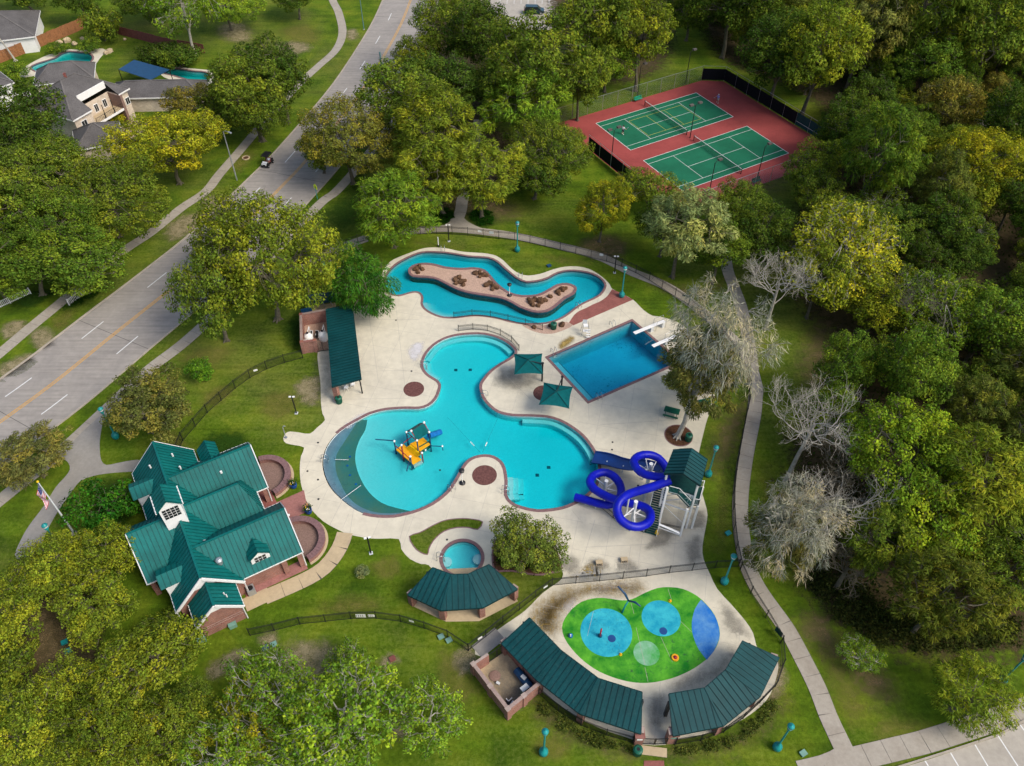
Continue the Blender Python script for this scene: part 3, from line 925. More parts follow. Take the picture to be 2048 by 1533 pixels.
# plaza in front of the clubhouse
struct(MB().slab(loop('212,826 205,850 200,880 200,905 203,922 213,931 235,927 262,922 284,922 284,942 262,944 220,947 185,953 160,963 145,982 125,1010 112,1030 95,1060 85,1085 70,1110 40,1120 30,1110 45,1075 60,1050 90,1010 112,975 130,955 140,940 136,925 118,912 125,905 150,880 175,855', 0.5), -0.02, 0.05).build('entrance_plaza', MT['plaza']))
# parking lot bottom right with its walk
pk = struct(MB().ribbon(GL(PX('1690,1570 1846,1523 1997,1473 2048,1446 2160,1400')), GL(PX('1780,1800 1950,1800 2150,1750 2250,1700 2360,1640')), 0.004).build('parking_lot', MT['lot']))
walk('parking_walk', '1693,1522 1785,1500 1850,1484 1920,1462 1990,1440 2048,1420 2130,1388', 2.0)
a_ = spline(GL(PX('1720,1560 1846,1522 1997,1472 2048,1445 2160,1399')), False, 1)
MB().curb(a_, side(a_, -0.18), 0, 0.12).build('kerb', MT['kerb'], pk)
for p, q in [((1850, 1522), (1880, 1570)), ((1901, 1506), (1945, 1580)), ((1950, 1490), (2010, 1590)), ((1996, 1472), (2060, 1570)), ((2040, 1450), (2110, 1545))]:
    A, B = G(*p), G(*q)
    MB().bar(A + Vector((0, 0, .008)), A + (B - A).normalized() * 5.2 + Vector((0, 0, .008)), 0.11, 0.003).build('stall_line', MT['lineW'], pk)
# parking lot top
pt = struct(MB().poly(ccw(GL(PX('985,60 1120,60 1115,-40 940,-40'))), (), 0.0045).build('car_park', MT['lot']))
MB().bar(G(985, 60, .06), G(1120, 60, .06), 0.2, 0.12).build('kerb', MT['kerb'], pt)
for x in range(1000, 1110, 14):
    MB().bar(G(x, 8, .009), G(x + 1, -18, .009), 0.1, 0.003).build('stall_line', MT['lineW'], pt)

# ---- pools
def water_body(t, lp, holes, z1, z0, wm):
    m = MB().slab(lp, z0, z1, holes)
    n = len(m.v)
    m.poly(lp, holes, z0)
    m.build('water', MT[wm], t)
def pool_shell(t, lp, depth, wm, pm, zw=-0.10, wall_mat=None, coping=0.30, floor_holes=()):
    b = MB()
    b.poly(lp, floor_holes, -depth)
    b.wall(lp[::-1], -depth, -0.22)
    b.build('basin', MT[pm], t)
    MB().wall(offset(lp, 0.004)[::-1], -0.22, 0.03).build('tile_band', MT['p_tile'], t)
    water_body(t, offset(lp, 0.02), floor_holes, zw, -depth - .03, wm)
    if coping:
        MB().ring(offset(lp, -0.03), offset(lp, coping), 0.0, 0.062).build('coping', MT['coping'], t)
pool = thing('swimming_pool', 'large turquoise free-form main pool with sloping beach entry', 'pool', tuple(G(930, 900)))
# beach entry: crescent of two pebble tones sloping under the water
BI = spline(GL(PX('733.7,836 730,855.7 717.4,878 710,903 711,926 720,953 737.4,981 762.5,1002 787.6,1011 812.6,1017 836,1022')), False, 0.6)
BM_ = spline(GL(PX('716,838 698,866 685,886 672,908 671,938 682,968 697,993 725,1016 760,1029')), False, 0.6)
BO = spline(GL(PX('722,836 692.4,853 674.8,867 659.8,885 650,903 646,923 647.5,941 654,961 666,981 687,1002 707,1017 727.4,1027 757.5,1032 787.6,1032 812.6,1027 838,1019')), False, 0.6)
def rs(l, n):
    S = arclen(l)
    return [at_len(l, S, S[-1] * k / n) for k in range(n + 1)]
n_ = 60
bi, bm, bo = rs(BI, n_), rs(BM_, n_), rs(BO, n_)
# main shell: floor without the crescent
b = MB()
def mdep(p):                            # the floor falls away from the beach
    return -(0.44 + 0.033 * (p.x + 19.0))
b.poly([Vector((p.x, p.y, mdep(p))) for p in MAINPOOL])
b.wall(MAINPOOL[::-1], -1.65, -0.22)
b.build('basin', MT['p_white'], pool)
def zset(l, z):
    return [Vector((p.x, p.y, z)) for p in l]
MB().ribbon(zset(bm, -0.26), zset(bi, -0.40)).build('beach_lower', MT['p_beachdark'], pool)
MB().ribbon(zset(bo, -0.13), zset(bm, -0.262)).build('beach_upper', MT['p_beach'], pool)
MB().ribbon(zset(bi, -0.40), zset(bi, -1.0)).build('beach_edge', MT['p_white'], pool)
water_body(pool, offset(MAINPOOL, 0.02), (), -0.11, -1.7, 'w_main')
MB().wall(offset(MAINPOOL, 0.004)[::-1], -0.22, 0.03).build('tile_band', MT['p_white'], pool)
# coping everywhere except along the beach
Sm = arclen(MAINPOOL + [MAINPOOL[0]])
i0 = min(range(len(MAINPOOL)), key=lambda i: (MAINPOOL[i] - G(678, 866)).length)
i1 = min(range(len(MAINPOOL)), key=lambda i: (MAINPOOL[i] - G(728, 1026)).length)
N_ = len(MAINPOOL)
def arc_idx(a, b):
    out = [a]
    while out[-1] != b:
        out.append((out[-1] + 1) % N_)
    return out
A1, A2 = arc_idx(i0, i1), arc_idx(i1, i0)
mid1 = MAINPOOL[A1[len(A1) // 2]]
keep = A2 if (mid1 - G(650, 920)).length < 12 else A1
O_in, O_out = offset(MAINPOOL, -0.03), offset(MAINPOOL, 0.34)
MB().curb([O_in[i] for i in keep], [O_out[i] for i in keep], 0.0, 0.062).build('coping', MT['coping'], pool)
# underwater bench ledges and step curves
def ledge(seg, w, z, mat='p_white', name='underwater_step'):
    l = rs(spline(GL(PX(seg)), False, 0.5), 24)
    MB().curb(zset(l, 0), zset(side(l, w), 0), -1.6, z).build(name, MT[mat], pool)
for w, z in ((1.5, -0.72), (1.05, -0.52), (0.6, -0.33)):
    ledge('846.5,722 846,732 850,743 860,753 872,760', -w, z)
ledge('850,716 867.7,693 887.8,680.5 912.8,673 943,670 968,670.6 993,676.8 1013,687 1026,699', 0.7, -0.45, name='underwater_bench')
ledge('1045,834 1094,836.6 1119,844 1141.7,856.7 1164,874 1182,896.8 1190,914', 0.6, -0.45, name='underwater_bench')
for w, z in ((1.9, -0.74), (1.3, -0.54), (0.7, -0.34)):
    ledge('1014,952 1015,968 1013.5,984 1018,998', -w, z)
for p in [(911, 732), (940, 731), (1075, 939), (1098, 923)]:
    c = G(*p)
    MB().box((c.x, c.y, mdep(c) + .01), (0.42, 0.42, 0.04)).build('main_drain', MT['p_tile'], pool)

lazy = thing('lazy_river', 'winding blue lazy river pool looping round a gravel island', 'pool', tuple(G(1000, 560)))
pool_shell(lazy, LAZY, 1.05, 'w_lazy', 'p_lazy', -0.12, coping=0.28, floor_holes=[ISLAND])
for w, z in ((1.6, -0.75), (1.1, -0.55), (0.6, -0.35)):
    l = rs(spline(GL(PX('845.5,603 850,616 865,626 887.8,633.5 905,634')), False, 0.5), 16)
    MB().curb(zset(l, 0), zset(side(l, -w), 0), -1.05, z).build('underwater_step', MT['p_lazy'], lazy)
isl = sroot('river_island')
MB().slab(offset(ISLAND, 0.0), -1.05, 0.06).build('gravel_bed', MT['gravel'], isl)
MB().ring(offset(ISLAND, -0.34), offset(ISLAND, 0.05), -0.02, 0.13).build('coping', MT['coping'], isl)
MB().ring(offset(ISLAND, 0.0), offset(ISLAND, 0.03), -0.4, -0.02).build('tile_band', MT['p_tile'], isl)

dive = thing('diving_pool', 'deep blue rectangular diving pool with two boards', 'pool', tuple(dc))
b = MB()
DIN = DIVE_O
b.poly(DIN, (), -2.7)
b.wall(DIN[::-1], -2.7, -0.22)
b.build('basin', MT['p_deep'], dive)
MB().wall(quad_grow(DIN, 0.004)[::-1], -0.3, 0.03).build('tile_band', MT['p_tile'], dive)
water_body(dive, quad_grow(DIN, 0.001), (), -0.12, -2.75, 'w_deep')
MB().ring(quad_grow(DIN, -0.03), quad_grow(DIN, 0.34), 0.0, 0.062).build('coping', MT['coping'], dive)
A, B = G(1104, 720), G(1184, 803)
nrm = Vector(((B - A).y, -(B - A).x, 0)).normalized()
if nrm.dot(dc - A) < 0:
    nrm = -nrm
e1, e2 = G(1097.5, 716.5), G(1177, 802)
MB().curb([e1 + nrm * 0.02, e2 + nrm * 0.02], [e1 + nrm * 1.25 + (e2 - e1).normalized() * 0.6, e2 + nrm * 1.25], -2.7, -1.0).build('shallow_shelf', MT['p_deep'], dive)
MB().curb([e1 + nrm * 1.25 + (e2 - e1).normalized() * 0.6, e2 + nrm * 1.25], [e1 + nrm * 1.33 + (e2 - e1).normalized() * 0.6, e2 + nrm * 1.33], -2.7, -0.99).build('shelf_edge_tile', MT['p_tile'], dive)

spa = thing('wading_pool', 'small round turquoise pool beside the curved shelter', 'pool', tuple(SPA_C))
pool_shell(spa, SPA, 0.7, 'w_spa', 'p_white', -0.10, coping=0.34)
sc_ = SPA_C + Vector((1.75, 0.05, 0))
MB().slab(circle((sc_.x, sc_.y), 0.62, 20), -0.7, -0.28).build('underwater_step', MT['p_white'], spa)
sc_ = SPA_C + Vector((-1.7, -0.25, 0))
MB().slab(circle((sc_.x, sc_.y), 0.62, 20), -0.7, -0.32).build('underwater_step', MT['p_white'], spa)

for nm, lp, lab, dk in (('backyard_pool', HP1, 'kidney-shaped teal backyard pool behind the grey-roofed house', '40,143 60,128 92,112 118,104 140,99 165,101 195,97 212,101 200,117 192,128 180,140 170,133 165,134 140,145 100,152 70,152 40,156'),
                        ('backyard_pool', HP2, 'turquoise backyard pool half hidden beside the navy canopy', '318,140 345,132 370,136 400,139 425,143 428,158 415,170 370,166 330,156')):
    t = thing(nm, lab, 'pool', tuple(sum(lp, Vector()) / len(lp)))
    pool_shell(t, lp, 1.3, 'w_house', 'p_white', -0.12, coping=0.35)
    dk_ = loop(dk, 1.0)
    struct(MB().slab(dk_, -0.02, 0.022, [offset(lp, 0.1)]).build('patio', MT['deck']))

# ---- splash pad surface
pad = sroot('splash_pad')
MB().slab(PADOUT, 0.0, 0.034).build('green_surface', MT['padgreen'], pad)
c = G(1212.5, 1265)
MB().slab(circle(c, 2.58, 48), 0.0, 0.040).build('cyan_disc', MT['padcyan'], pad)
c2 = G(1322, 1237)
MB().slab(circle(c2, 1.96, 44), 0.0, 0.040).build('cyan_disc', MT['padcyan'], pad)
c3 = G(1293, 1307)
MB().slab(circle(c3, 1.28, 36), 0.0, 0.038).build('grey_disc', MT['padgrey'], pad)
i_in = GL(PX('1402,1200 1389.7,1219 1383.5,1246.7 1386,1272 1397,1299 1413.5,1320.6'))
i_out = GL(PX('1427,1304 1438,1279 1438,1257 1429.5,1232 1414,1211.6'))
MB().slab(ccw(spline(i_in, False, 0.5) + spline(i_out, False, 0.5)), 0.0, 0.038).build('blue_segment', MT['padblue'], pad)
for cc in (G(1223.5, 1278), G(1326.5, 1263)):
    MB().box((cc.x, cc.y, 0.043), (1.0, 1.0, 0.012)).build('drain_frame', MT['padcyan'], pad)
    MB().cyl((cc.x, cc.y, 0.048), 0.40, 0.012, 20).build('drain_cover', MT['draincover'], pad)
for p, q in [((1336, 1178), (1343, 1200)), ((1262, 1206), (1268, 1228)), ((1272, 1255), (1290, 1330)), ((1322, 1275), (1345, 1325)), ((1360, 1242), (1384, 1265)), ((1290, 1335), (1296, 1364)), ((1187, 1222), (1175, 1272))]:
    MB().bar(G(*p, .0415), G(*q, .0415), 0.03, 0.002).build('score_joint', MT['deckjoint'], pad)
# coloured paving
pv = struct(MB().slab(ccw(spline(GL(PX('1138,646 1149,630 1160,622 1171.8,617 1185,610 1199,604 1210,597 1217,590 1224,579')), False, 0.6) + GL(PX('1240,586 1266,600 1146.7,651.5'))), 0.0, 0.034).build('red_paving', MT['redpath']))
for p, r in (((827.6, 779), 1.33), ((969, 951), 1.45), ((1087.5, 787), 1.36)):
    struct(MB().slab(circle(G(*p), r, 40), 0.0, 0.036).build('brown_paving_circle', MT['browncircle']))
bed = sroot('tree_bed')
MB().slab(circle(TREEC + Vector((0.2, 0.1, 0)), TREER + .08, 40), 0.0, 0.036).build('mulch', MT['mulch'], bed)
MB().ring(circle(TREEC + Vector((0.2, 0.1, 0)), TREER, 40), circle(TREEC + Vector((0.2, 0.1, 0)), TREER + 0.12, 40), 0.0, 0.05).build('edging', MT['coping'], bed)
gi = sroot('lawn_island')
MB().slab(GISLE, 0.0, 0.05).build('turf', MT['grass'], gi)
MB().ring(offset(GISLE, -0.06), offset(GISLE, 0.05), 0.0, 0.07).build('edging', MT['coping'], gi)
BED2 = loop('989,1084 1010,1075 1050,1073 1095,1085 1116,1112 1122,1139 1107,1145 1074,1150 1024,1142 989,1138', 0.5)
b2 = sroot('shrub_bed')
MB().slab(BED2, 0.0, 0.04).build('mulch', MT['mulch'], b2)
MB().ring(offset(BED2, -0.06), offset(BED2, 0.12), 0.0, 0.09).build('edging', MT['coping'], b2)
for s in ['853,451 856,430 870,418 890,414 908,424 911,436 900,447 880,453', '934,430 945,420 965,418 985,424 992,440 985,452 962,456 942,446']:
    patch('darkgrass', s, 0.012, 'planting_bed')
# planted strips outside the splash pavilions
for s in ['1060,1395 1085,1400 1130,1440 1180,1470 1250,1495 1275,1500 1270,1515 1200,1505 1120,1470 1070,1425', '1340,1500 1400,1495 1460,1480 1520,1440 1550,1395 1570,1400 1540,1450 1470,1500 1400,1512 1340,1515']:
    patch('litter', s, 0.010, 'planting_bed')
for s in ['120,622 140,620 165,610 185,600 205,585 215,570 212,556 190,560 150,595', '20,600 40,622 70,615 105,595 120,580 90,575 50,585']:
    patch('darkgrass', s, 0.011, 'planting_bed')
for c in [(1976, 985)]:
    pass

# ================================================================ BUILDINGS
UNIT = bpy.data.meshes.new('seam_unit')
UNIT.from_pydata([(x, y, z) for z in (0, 1) for x, y in ((0, -.5), (1, -.5), (1, .5), (0, .5))], [], [(3, 2, 1, 0), (4, 5, 6, 7), (0, 1, 5, 4), (1, 2, 6, 5), (2, 3, 7, 6), (3, 0, 4, 7)])
UNITS = {}
def unit(mat):
    if mat not in UNITS:
        m = UNIT.copy()
        m.materials.clear()
        m.materials.append(MT[mat])
        UNITS[mat] = m
    return UNITS[mat]
def clip_line(P, axis_d, axis_s, s):
    """interval of d inside the convex polygon P (2d (s,d) tuples) at coordinate s"""
    ds = []
    n = len(P)
    for i in range(n):
        (s0, d0), (s1, d1) = P[i], P[(i + 1) % n]
        if (s0 - s) * (s1 - s) < 0:
            t = (s - s0) / (s1 - s0)
            ds.append(d0 + t * (d1 - d0))
    return (min(ds), max(ds)) if len(ds) >= 2 else None
def roof_slope(t, pts, mat='roofclub', seam='roofclubseam', sp=0.46, th=0.10, name='roof_slope', sh=0.05, sw=0.045):
    """one metal slope with its standing seams (each a piece of its own)"""
    P = [Vector(p) for p in pts]
    o = MB().plate(P, th).build(name, MT[mat], t)
    nn = Vector((0, 0, 0))
    for i in range(len(P)):
        nn += P[i].cross(P[(i + 1) % len(P)])
    nn.normalize()
    if nn.z < 0:
        nn = -nn
    down = Vector((nn.x, nn.y, 0))
    if down.length < 1e-4:
        down = Vector((0, -1, 0))
    down = (down - nn * down.dot(nn)).normalized()
    acr = nn.cross(down).normalized()
    o0 = P[0]
    Q = [((p - o0).dot(acr), (p - o0).dot(down)) for p in P]
    lo, hi = min(q[0] for q in Q), max(q[0] for q in Q)
    k = max(1, int((hi - lo) / sp))
    for i in range(k + 1):
        s = lo + (hi - lo) * (i + 0.0) / k
        s = min(max(s, lo + 0.03), hi - 0.03)
        iv = clip_line(Q, 1, 0, s)
        if not iv or iv[1] - iv[0] < 0.15:
            continue
        p0 = o0 + acr * s + down * iv[0] + nn * 0.002
        M = Matrix((down, acr, nn)).transposed().to_4x4()
        M = Matrix.Translation(p0) @ M @ Matrix.Diagonal((iv[1] - iv[0], sw, sh, 1))
        inst('roof_seam', unit(seam), o, M)
    return o
def trim(t, p, q, w=0.16, h=0.2, mat='white', name='fascia'):
    return MB().bar(p, q, w, h).build(name, MT[mat], t)

# ---- clubhouse, local frame u (along wings) / v (towards the camera)
CO = Vector((-33.0, 38.06, 0))
CU = Vector((math.cos(R(30)), math.sin(R(30)), 0))
CV = Vector((math.sin(R(30)), -math.cos(R(30)), 0))
def C(u, v, z=0.0):
    return CO + CU * u + CV * v + Vector((0, 0, z))
club = thing('clubhouse', 'brick clubhouse with many teal standing-seam metal gables and white dormers', 'building', tuple(C(5, -8)))
def wallbox(t, u0, u1, v0, v1, z0, z1, mat='brick', name='wall', gable=None, ridge=None):
    """brick volume; gable='u' or 'v' adds gable triangles up to ridge along that axis"""
    m = MB()
    q = [C(u0, v0), C(u1, v0), C(u1, v1), C(u0, v1)]
    m.wall(q, z0, z1)
    if gable == 'v':
        um = (u0 + u1) / 2
        for v in (v0, v1):
            m.add([C(u0, v, z1), C(u1, v, z1), C(um, v, ridge)], [(0, 1, 2)])
    if gable == 'u':
        vm = (v0 + v1) / 2
        for u in (u0, u1):
            m.add([C(u, v0, z1), C(u, v1, z1), C(u, vm, ridge)], [(0, 1, 2)])
    return m.build(name, MT[mat], t)
ZE = 2.72
# spine
wallbox(club, 0.35, 6.45, -19.1, -0.3, 0, 2.75, gable='v', ridge=5.9, name='spine_wall')
ur, zr = 3.37, 6.35
roof_slope(club, [C(ur, -19.5, zr), C(ur, 0.05, zr), C(-0.05, 0.05, ZE), C(-0.05, -19.5, ZE)])
roof_slope(club, [C(ur, -19.5, zr), C(ur, 0.05, zr), C(6.8, 0.05, ZE), C(6.8, -19.5, ZE)])
MB().bar(C(ur, -19.5, zr + .02), C(ur, 0.05, zr + .02), 0.22, 0.07).build('ridge_cap', MT['roofclub'], club)
for a in (-0.05, 6.8):
    trim(club, C(ur, 0.11, zr - .12), C(a, 0.11, ZE - .12), 0.10, 0.30)
    trim(club, C(ur, -19.56, zr - .12), C(a, -19.56, ZE - .12), 0.10, 0.26)
    MB().bar(C(a, -19.5, ZE - .06), C(a, 0.05, ZE - .06), 0.12, 0.12).build('gutter', MT['offwhite'], club)
m = MB().add([C(1.85, -0.24, 4.35), C(4.9, -0.24, 4.35), C(ur, -0.24, 5.95)], [(0, 1, 2)])
m.build('gable_board', MT['white'], club)
# wings to the right
def wing(v0, v1, u0, u1, zridge, zeave, gable=True, wallu0=6.5, wallu1=None):
    vr = (v0 + v1) / 2
    roof_slope(club, [C(u0, vr, zridge), C(u1, vr, zridge), C(u1, v1, zeave), C(u0, v1, zeave)])
    roof_slope(club, [C(u0, vr, zridge), C(u1, vr, zridge), C(u1, v0, zeave), C(u0, v0, zeave)])
    MB().bar(C(u0, vr, zridge + .02), C(u1, vr, zridge + .02), 0.22, 0.07).build('ridge_cap', MT['roofclub'], club)
    for vv in (v0, v1):
        trim(club, C(u1 + .06, vr, zridge - .12), C(u1 + .06, vv, zeave - .12), 0.10, 0.22, 'offwhite')
        MB().bar(C(u0 + 3.4, vv, zeave - .06), C(u1, vv, zeave - .06), 0.12, 0.12).build('gutter', MT['white'], club)
wing(-17.5, -10.1, 3.37, 12.55, 6.2, ZE)
wing(-7.45, -0.25, 3.37, 13.05, 6.1, ZE)
wallbox(club, 6.4, 10.4, -17.1, -10.5, 0, 2.75, gable='u', ridge=5.9, name='wing_wall')
wallbox(club, 6.4, 10.8, -7.1, -0.65, 0, 2.75, gable='u', ridge=5.8, name='wing_wall')
m = MB().add([C(12.4, -17.3, 2.75), C(12.4, -10.3, 2.75), C(12.4, -13.8, 6.0)], [(0, 1, 2)]).build('gable_board', MT['offwhite'], club)
m = MB().add([C(12.9, -7.3, 2.75), C(12.9, -0.4, 2.75), C(12.9, -3.85, 5.9)], [(0, 1, 2)]).build('gable_board', MT['offwhite'], club)
for u, v in ((12.2, -10.5), (12.2, -17.1), (12.7, -0.6), (11.0, -0.6), (12.7, -7.1)):
    q = C(u, v)
    MB().box((q.x, q.y, 1.32), (0.55, 0.55, 2.64), R(30)).build('brick_column', MT['brick'], club)
for u, v in ((12.5, -10.15), (13.0, -0.3), (6.75, 0.08), (0.02, 0.12)):
    MB().bar(C(u, v, 2.6), C(u, v, 0.06), 0.09, 0.09).build('downspout', MT['white'], club)
# middle wing with hip end
v2, z2 = -9.55, 5.95
roof_slope(club, [C(3.37, v2, z2), C(9.8, v2, z2), C(11.25, -6.75, 3.05), C(3.37, -6.75, 3.05)])
roof_slope(club, [C(3.37, v2, z2), C(9.8, v2, z2), C(10.3, -11.6, 3.9), C(3.37, -11.6, 3.9)])
roof_slope(club, [C(9.8, v2, z2), C(11.3, -10.25, ZE), C(11.3, -7.0, ZE)], sp=0.4)
roof_slope(club, [C(9.8, v2, z2), C(10.3, -11.6, 3.9), C(11.3, -10.25, ZE)], sp=0.4)
MB().bar(C(3.37, v2, z2 + .02), C(9.8, v2, z2 + .02), 0.2, 0.07).build('ridge_cap', MT['roofclub'], club)
MB().bar(C(11.33, -10.25, ZE - .05), C(11.33, -7.4, ZE - .05), 0.12, 0.12).build('gutter', MT['white'], club)
wallbox(club, 6.5, 10.4, -10.6, -7.0, 0, 2.7, name='link_wall')
# left wing
def lwing():
    v0, v1, zrg = -12.4, -4.5, 6.55
    vr = (v0 + v1) / 2
    roof_slope(club, [C(-1.75, vr, zrg), C(3.37, vr, zrg), C(3.37, v1, ZE), C(-1.75, v1, ZE)])
    roof_slope(club, [C(-1.75, vr, zrg), C(3.37, vr, zrg), C(3.37, v0, ZE), C(-1.75, v0, ZE)])
    MB().bar(C(-1.75, vr, zrg + .02), C(3.37, vr, zrg + .02), 0.2, 0.07).build('ridge_cap', MT['roofclub'], club)
    for vv in (v0, v1):
        trim(club, C(-1.81, vr, zrg - .12), C(-1.81, vv, ZE - .12), 0.1, 0.22, 'offwhite')
    MB().bar(C(-1.75, v1, ZE - .06), C(0, v1, ZE - .06), 0.12, 0.12).build('gutter', MT['white'], club)
    for vv in (-11.9, -8.45, -4.9):
        q = C(-1.35, vv)
        MB().box((q.x, q.y, 1.3), (0.5, 0.5, 2.6), R(30)).build('brick_column', MT['brick'], club)
    wallbox(club, -0.4, 0.4, -12.0, -4.9, 0, 2.7, name='porch_wall')
lwing()
# small gables breaking the dark left slope
def leftgable(vc, hw, zrg, zev, cheek):
    ul = -0.55
    def umeet(z):
        return (z - ZE) / (6.35 - ZE) * 3.42 - 0.05
    roof_slope(club, [C(ul, vc, zrg), C(umeet(zrg), vc, zrg), C(umeet(zev), vc + hw, zev), C(ul, vc + hw, zev)])
    roof_slope(club, [C(ul, vc, zrg), C(umeet(zrg), vc, zrg), C(umeet(zev), vc - hw, zev), C(ul, vc - hw, zev)])
    m = MB()
    for s in (-1, 1):
        v = vc + s * (hw - 0.12)
        m.add([C(-0.1, v, ZE), C(-0.1, v, zev), C(umeet(zev), v, zev)], [(0, 1, 2)])
    m.add([C(-0.12, vc - hw + .12, ZE - .4), C(-0.12, vc + hw - .12, ZE - .4), C(-0.12, vc + hw - .12, zev), C(-0.12, vc, zrg - .1), C(-0.12, vc - hw + .12, zev)], [(0, 1, 2, 3, 4)])
    m.build('dormer_wall', MT[cheek], club)
leftgable(-3.25, 1.25, 5.0, 4.25, 'white')
leftgable(-15.55, 1.25, 5.0, 4.25, 'offwhite')
# small gable porch behind wing 1
roof_slope(club, [C(8.3, -19.0, 4.1), C(8.3, -14.5, 4.1), C(9.3, -14.5, 3.2), C(9.3, -19.0, 3.2)])
roof_slope(club, [C(8.3, -19.0, 4.1), C(8.3, -14.5, 4.1), C(7.1, -14.5, 3.0), C(7.1, -19.0, 3.0)])
wallbox(club, 7.3, 9.1, -18.8, -17.0, 0, 3.0, name='porch_wall')
# front annex
wallbox(club, 1.55, 5.75, -0.2, 2.4, 0, 2.7, gable='v', ridge=4.75, name='annex_wall')
ua, za = 3.55, 4.95
roof_slope(club, [C(ua, -0.2, za), C(ua, 2.62, za), C(1.2, 2.62, ZE - .05), C(1.2, -0.2, ZE - .05)])
roof_slope(club, [C(ua, -0.2, za), C(ua, 2.62, za), C(5.95, 2.62, ZE - .05), C(5.95, -0.2, ZE - .05)])
MB().bar(C(ua, -0.2, za + .02), C(ua, 2.62, za + .02), 0.22, 0.07).build('ridge_cap', MT['roofclub'], club)
for a in (1.2, 5.95):
    trim(club, C(ua, 2.68, za - .12), C(a, 2.68, ZE - .17), 0.1, 0.3)
    trim(club, C(a, -0.2, ZE - .12), C(a, 2.62, ZE - .12), 0.12, 0.12, 'white', 'gutter')
    MB().bar(C(a + (.18 if a < 3 else -.18), 2.52, 2.5), C(a + (.18 if a < 3 else -.18), 2.52, 0.06), 0.09, 0.09).build('downspout', MT['white'], club)
MB().add([C(2.55, 2.46, 3.7), C(4.55, 2.46, 3.7), C(ua, 2.46, 4.68)], [(0, 1, 2)]).build('gable_board', MT['white'], club)
for z in (0.9, 1.25, 1.6):
    MB().bar(C(1.6, 2.43, z), C(5.7, 2.43, z), 0.06, 0.07).build('brick_band', MT['brickdark'], club)
# cupola dormer over the spine with a mullioned window
def cupola():
    c0, hw, vf, vb = 3.02, 1.04, -7.5, -9.6
    zb, zs, zt = 4.4, 9.1, 10.2
    m = MB()
    m.add([C(c0 - hw, vf, zb), C(c0 + hw, vf, zb), C(c0 + hw, vf, zs), C(c0, vf, zt - .1), C(c0 - hw, vf, zs)], [(0, 1, 2, 3, 4)])
    m.add([C(c0 - hw, vf, zb), C(c0 - hw, vb, zb), C(c0 - hw, vb, zs), C(c0 - hw, vf, zs)], [(0, 1, 2, 3)])
    m.add([C(c0 + hw, vf, zb), C(c0 + hw, vb, zb), C(c0 + hw, vb, zs), C(c0 + hw, vf, zs)], [(3, 2, 1, 0)])
    m.add([C(c0 - hw, vb, zb), C(c0 + hw, vb, zb), C(c0 + hw, vb, zs), C(c0, vb, zt - .1), C(c0 - hw, vb, zs)], [(4, 3, 2, 1, 0)])
    w = m.build('cupola_wall', MT['white'], club)
    for s in (-1, 1):
        roof_slope(club, [C(c0, vb - .2, zt), C(c0, vf + .18, zt), C(c0 + s * (hw + .25), vf + .18, zs - .12), C(c0 + s * (hw + .25), vb - .2, zs - .12)])
        trim(club, C(c0 + s * (hw + .28), vb - .2, zs - .16), C(c0 + s * (hw + .28), vf + .2, zs - .16), 0.1, 0.14)
    win = MB().add([C(c0 - .84, vf + .02, 7.3), C(c0 + .84, vf + .02, 7.3), C(c0 + .84, vf + .02, 8.9), C(c0 - .84, vf + .02, 8.9)], [(0, 1, 2, 3)]).build('window', MT['white'], club)
    for i in range(4):
        for j in range(4):
            u = c0 - .80 + i * .405
            z = 7.34 + j * .39
            MB().add([C(u, vf + .035, z), C(u + .36, vf + .035, z), C(u + .36, vf + .035, z + .34), C(u, vf + .035, z + .34)], [(0, 1, 2, 3)]).build('pane', MT['glass'], win)
cupola()
def wing_dormer(c0=9.05, vf=-0.95):
    hw, zb, zs, zt, vb = 0.95, 3.25, 4.35, 5.15, -3.2
    m = MB()
    m.add([C(c0 - hw, vf, zb - .3), C(c0 + hw, vf, zb - .3), C(c0 + hw, vf, zs), C(c0, vf, zt - .08), C(c0 - hw, vf, zs)], [(0, 1, 2, 3, 4)])
    for s in (-1, 1):
        m.add([C(c0 + s * hw, vf, zb - .3), C(c0 + s * hw, vb, zb - .3), C(c0 + s * hw, vb, zs), C(c0 + s * hw, vf, zs)], [(0, 1, 2, 3)])
    m.build('dormer_wall', MT['white'], club)
    for s in (-1, 1):
        roof_slope(club, [C(c0, -3.1, zt), C(c0, vf + .14, zt), C(c0 + s * (hw + .15), vf + .14, zs - .1), C(c0 + s * (hw + .15), -2.6, zs - .1)])
    win = MB().add([C(c0 - .62, vf + .02, 3.40), C(c0 + .62, vf + .02, 3.40), C(c0 + .62, vf + .02, 4.28), C(c0 - .62, vf + .02, 4.28)], [(0, 1, 2, 3)]).build('window', MT['white'], club)
    for i in range(3):
        for j in range(2):
            u, z = c0 - .58 + i * .40, 3.44 + j * .42
            MB().add([C(u, vf + .035, z), C(u + .35, vf + .035, z), C(u + .35, vf + .035, z + .36), C(u, vf + .035, z + .36)], [(0, 1, 2, 3)]).build('pane', MT['glass'], win)
wing_dormer()
# vents and pipes on the roofs
q = C(5.35, -2.1, 4.1)
vt = MB().lathe(q, [(0.30, 0), (0.30, 0.55), (0.36, 0.58), (0.36, 0.85), (0.2, 0.98), (0.02, 1.0)], 14).build('roof_vent', MT['galv'], club)
for u, v, z, r in ((1.55, -9.2, 4.4, .09), (4.7, -17.6, 5.0, .09), (5.0, -15.4, 5.0, .10), (8.7, -12.6, 5.0, .13), (4.75, -4.9, 4.8, .12), (4.7, 1.3, 3.8, .06), (4.85, 1.55, 3.7, .06), (2.2, -17.0, 5.2, 0.1)):
    MB().cyl(C(u, v, z), r, 0.45 if r < .12 else 0.3, 10).build('vent_pipe', MT['white'], club)

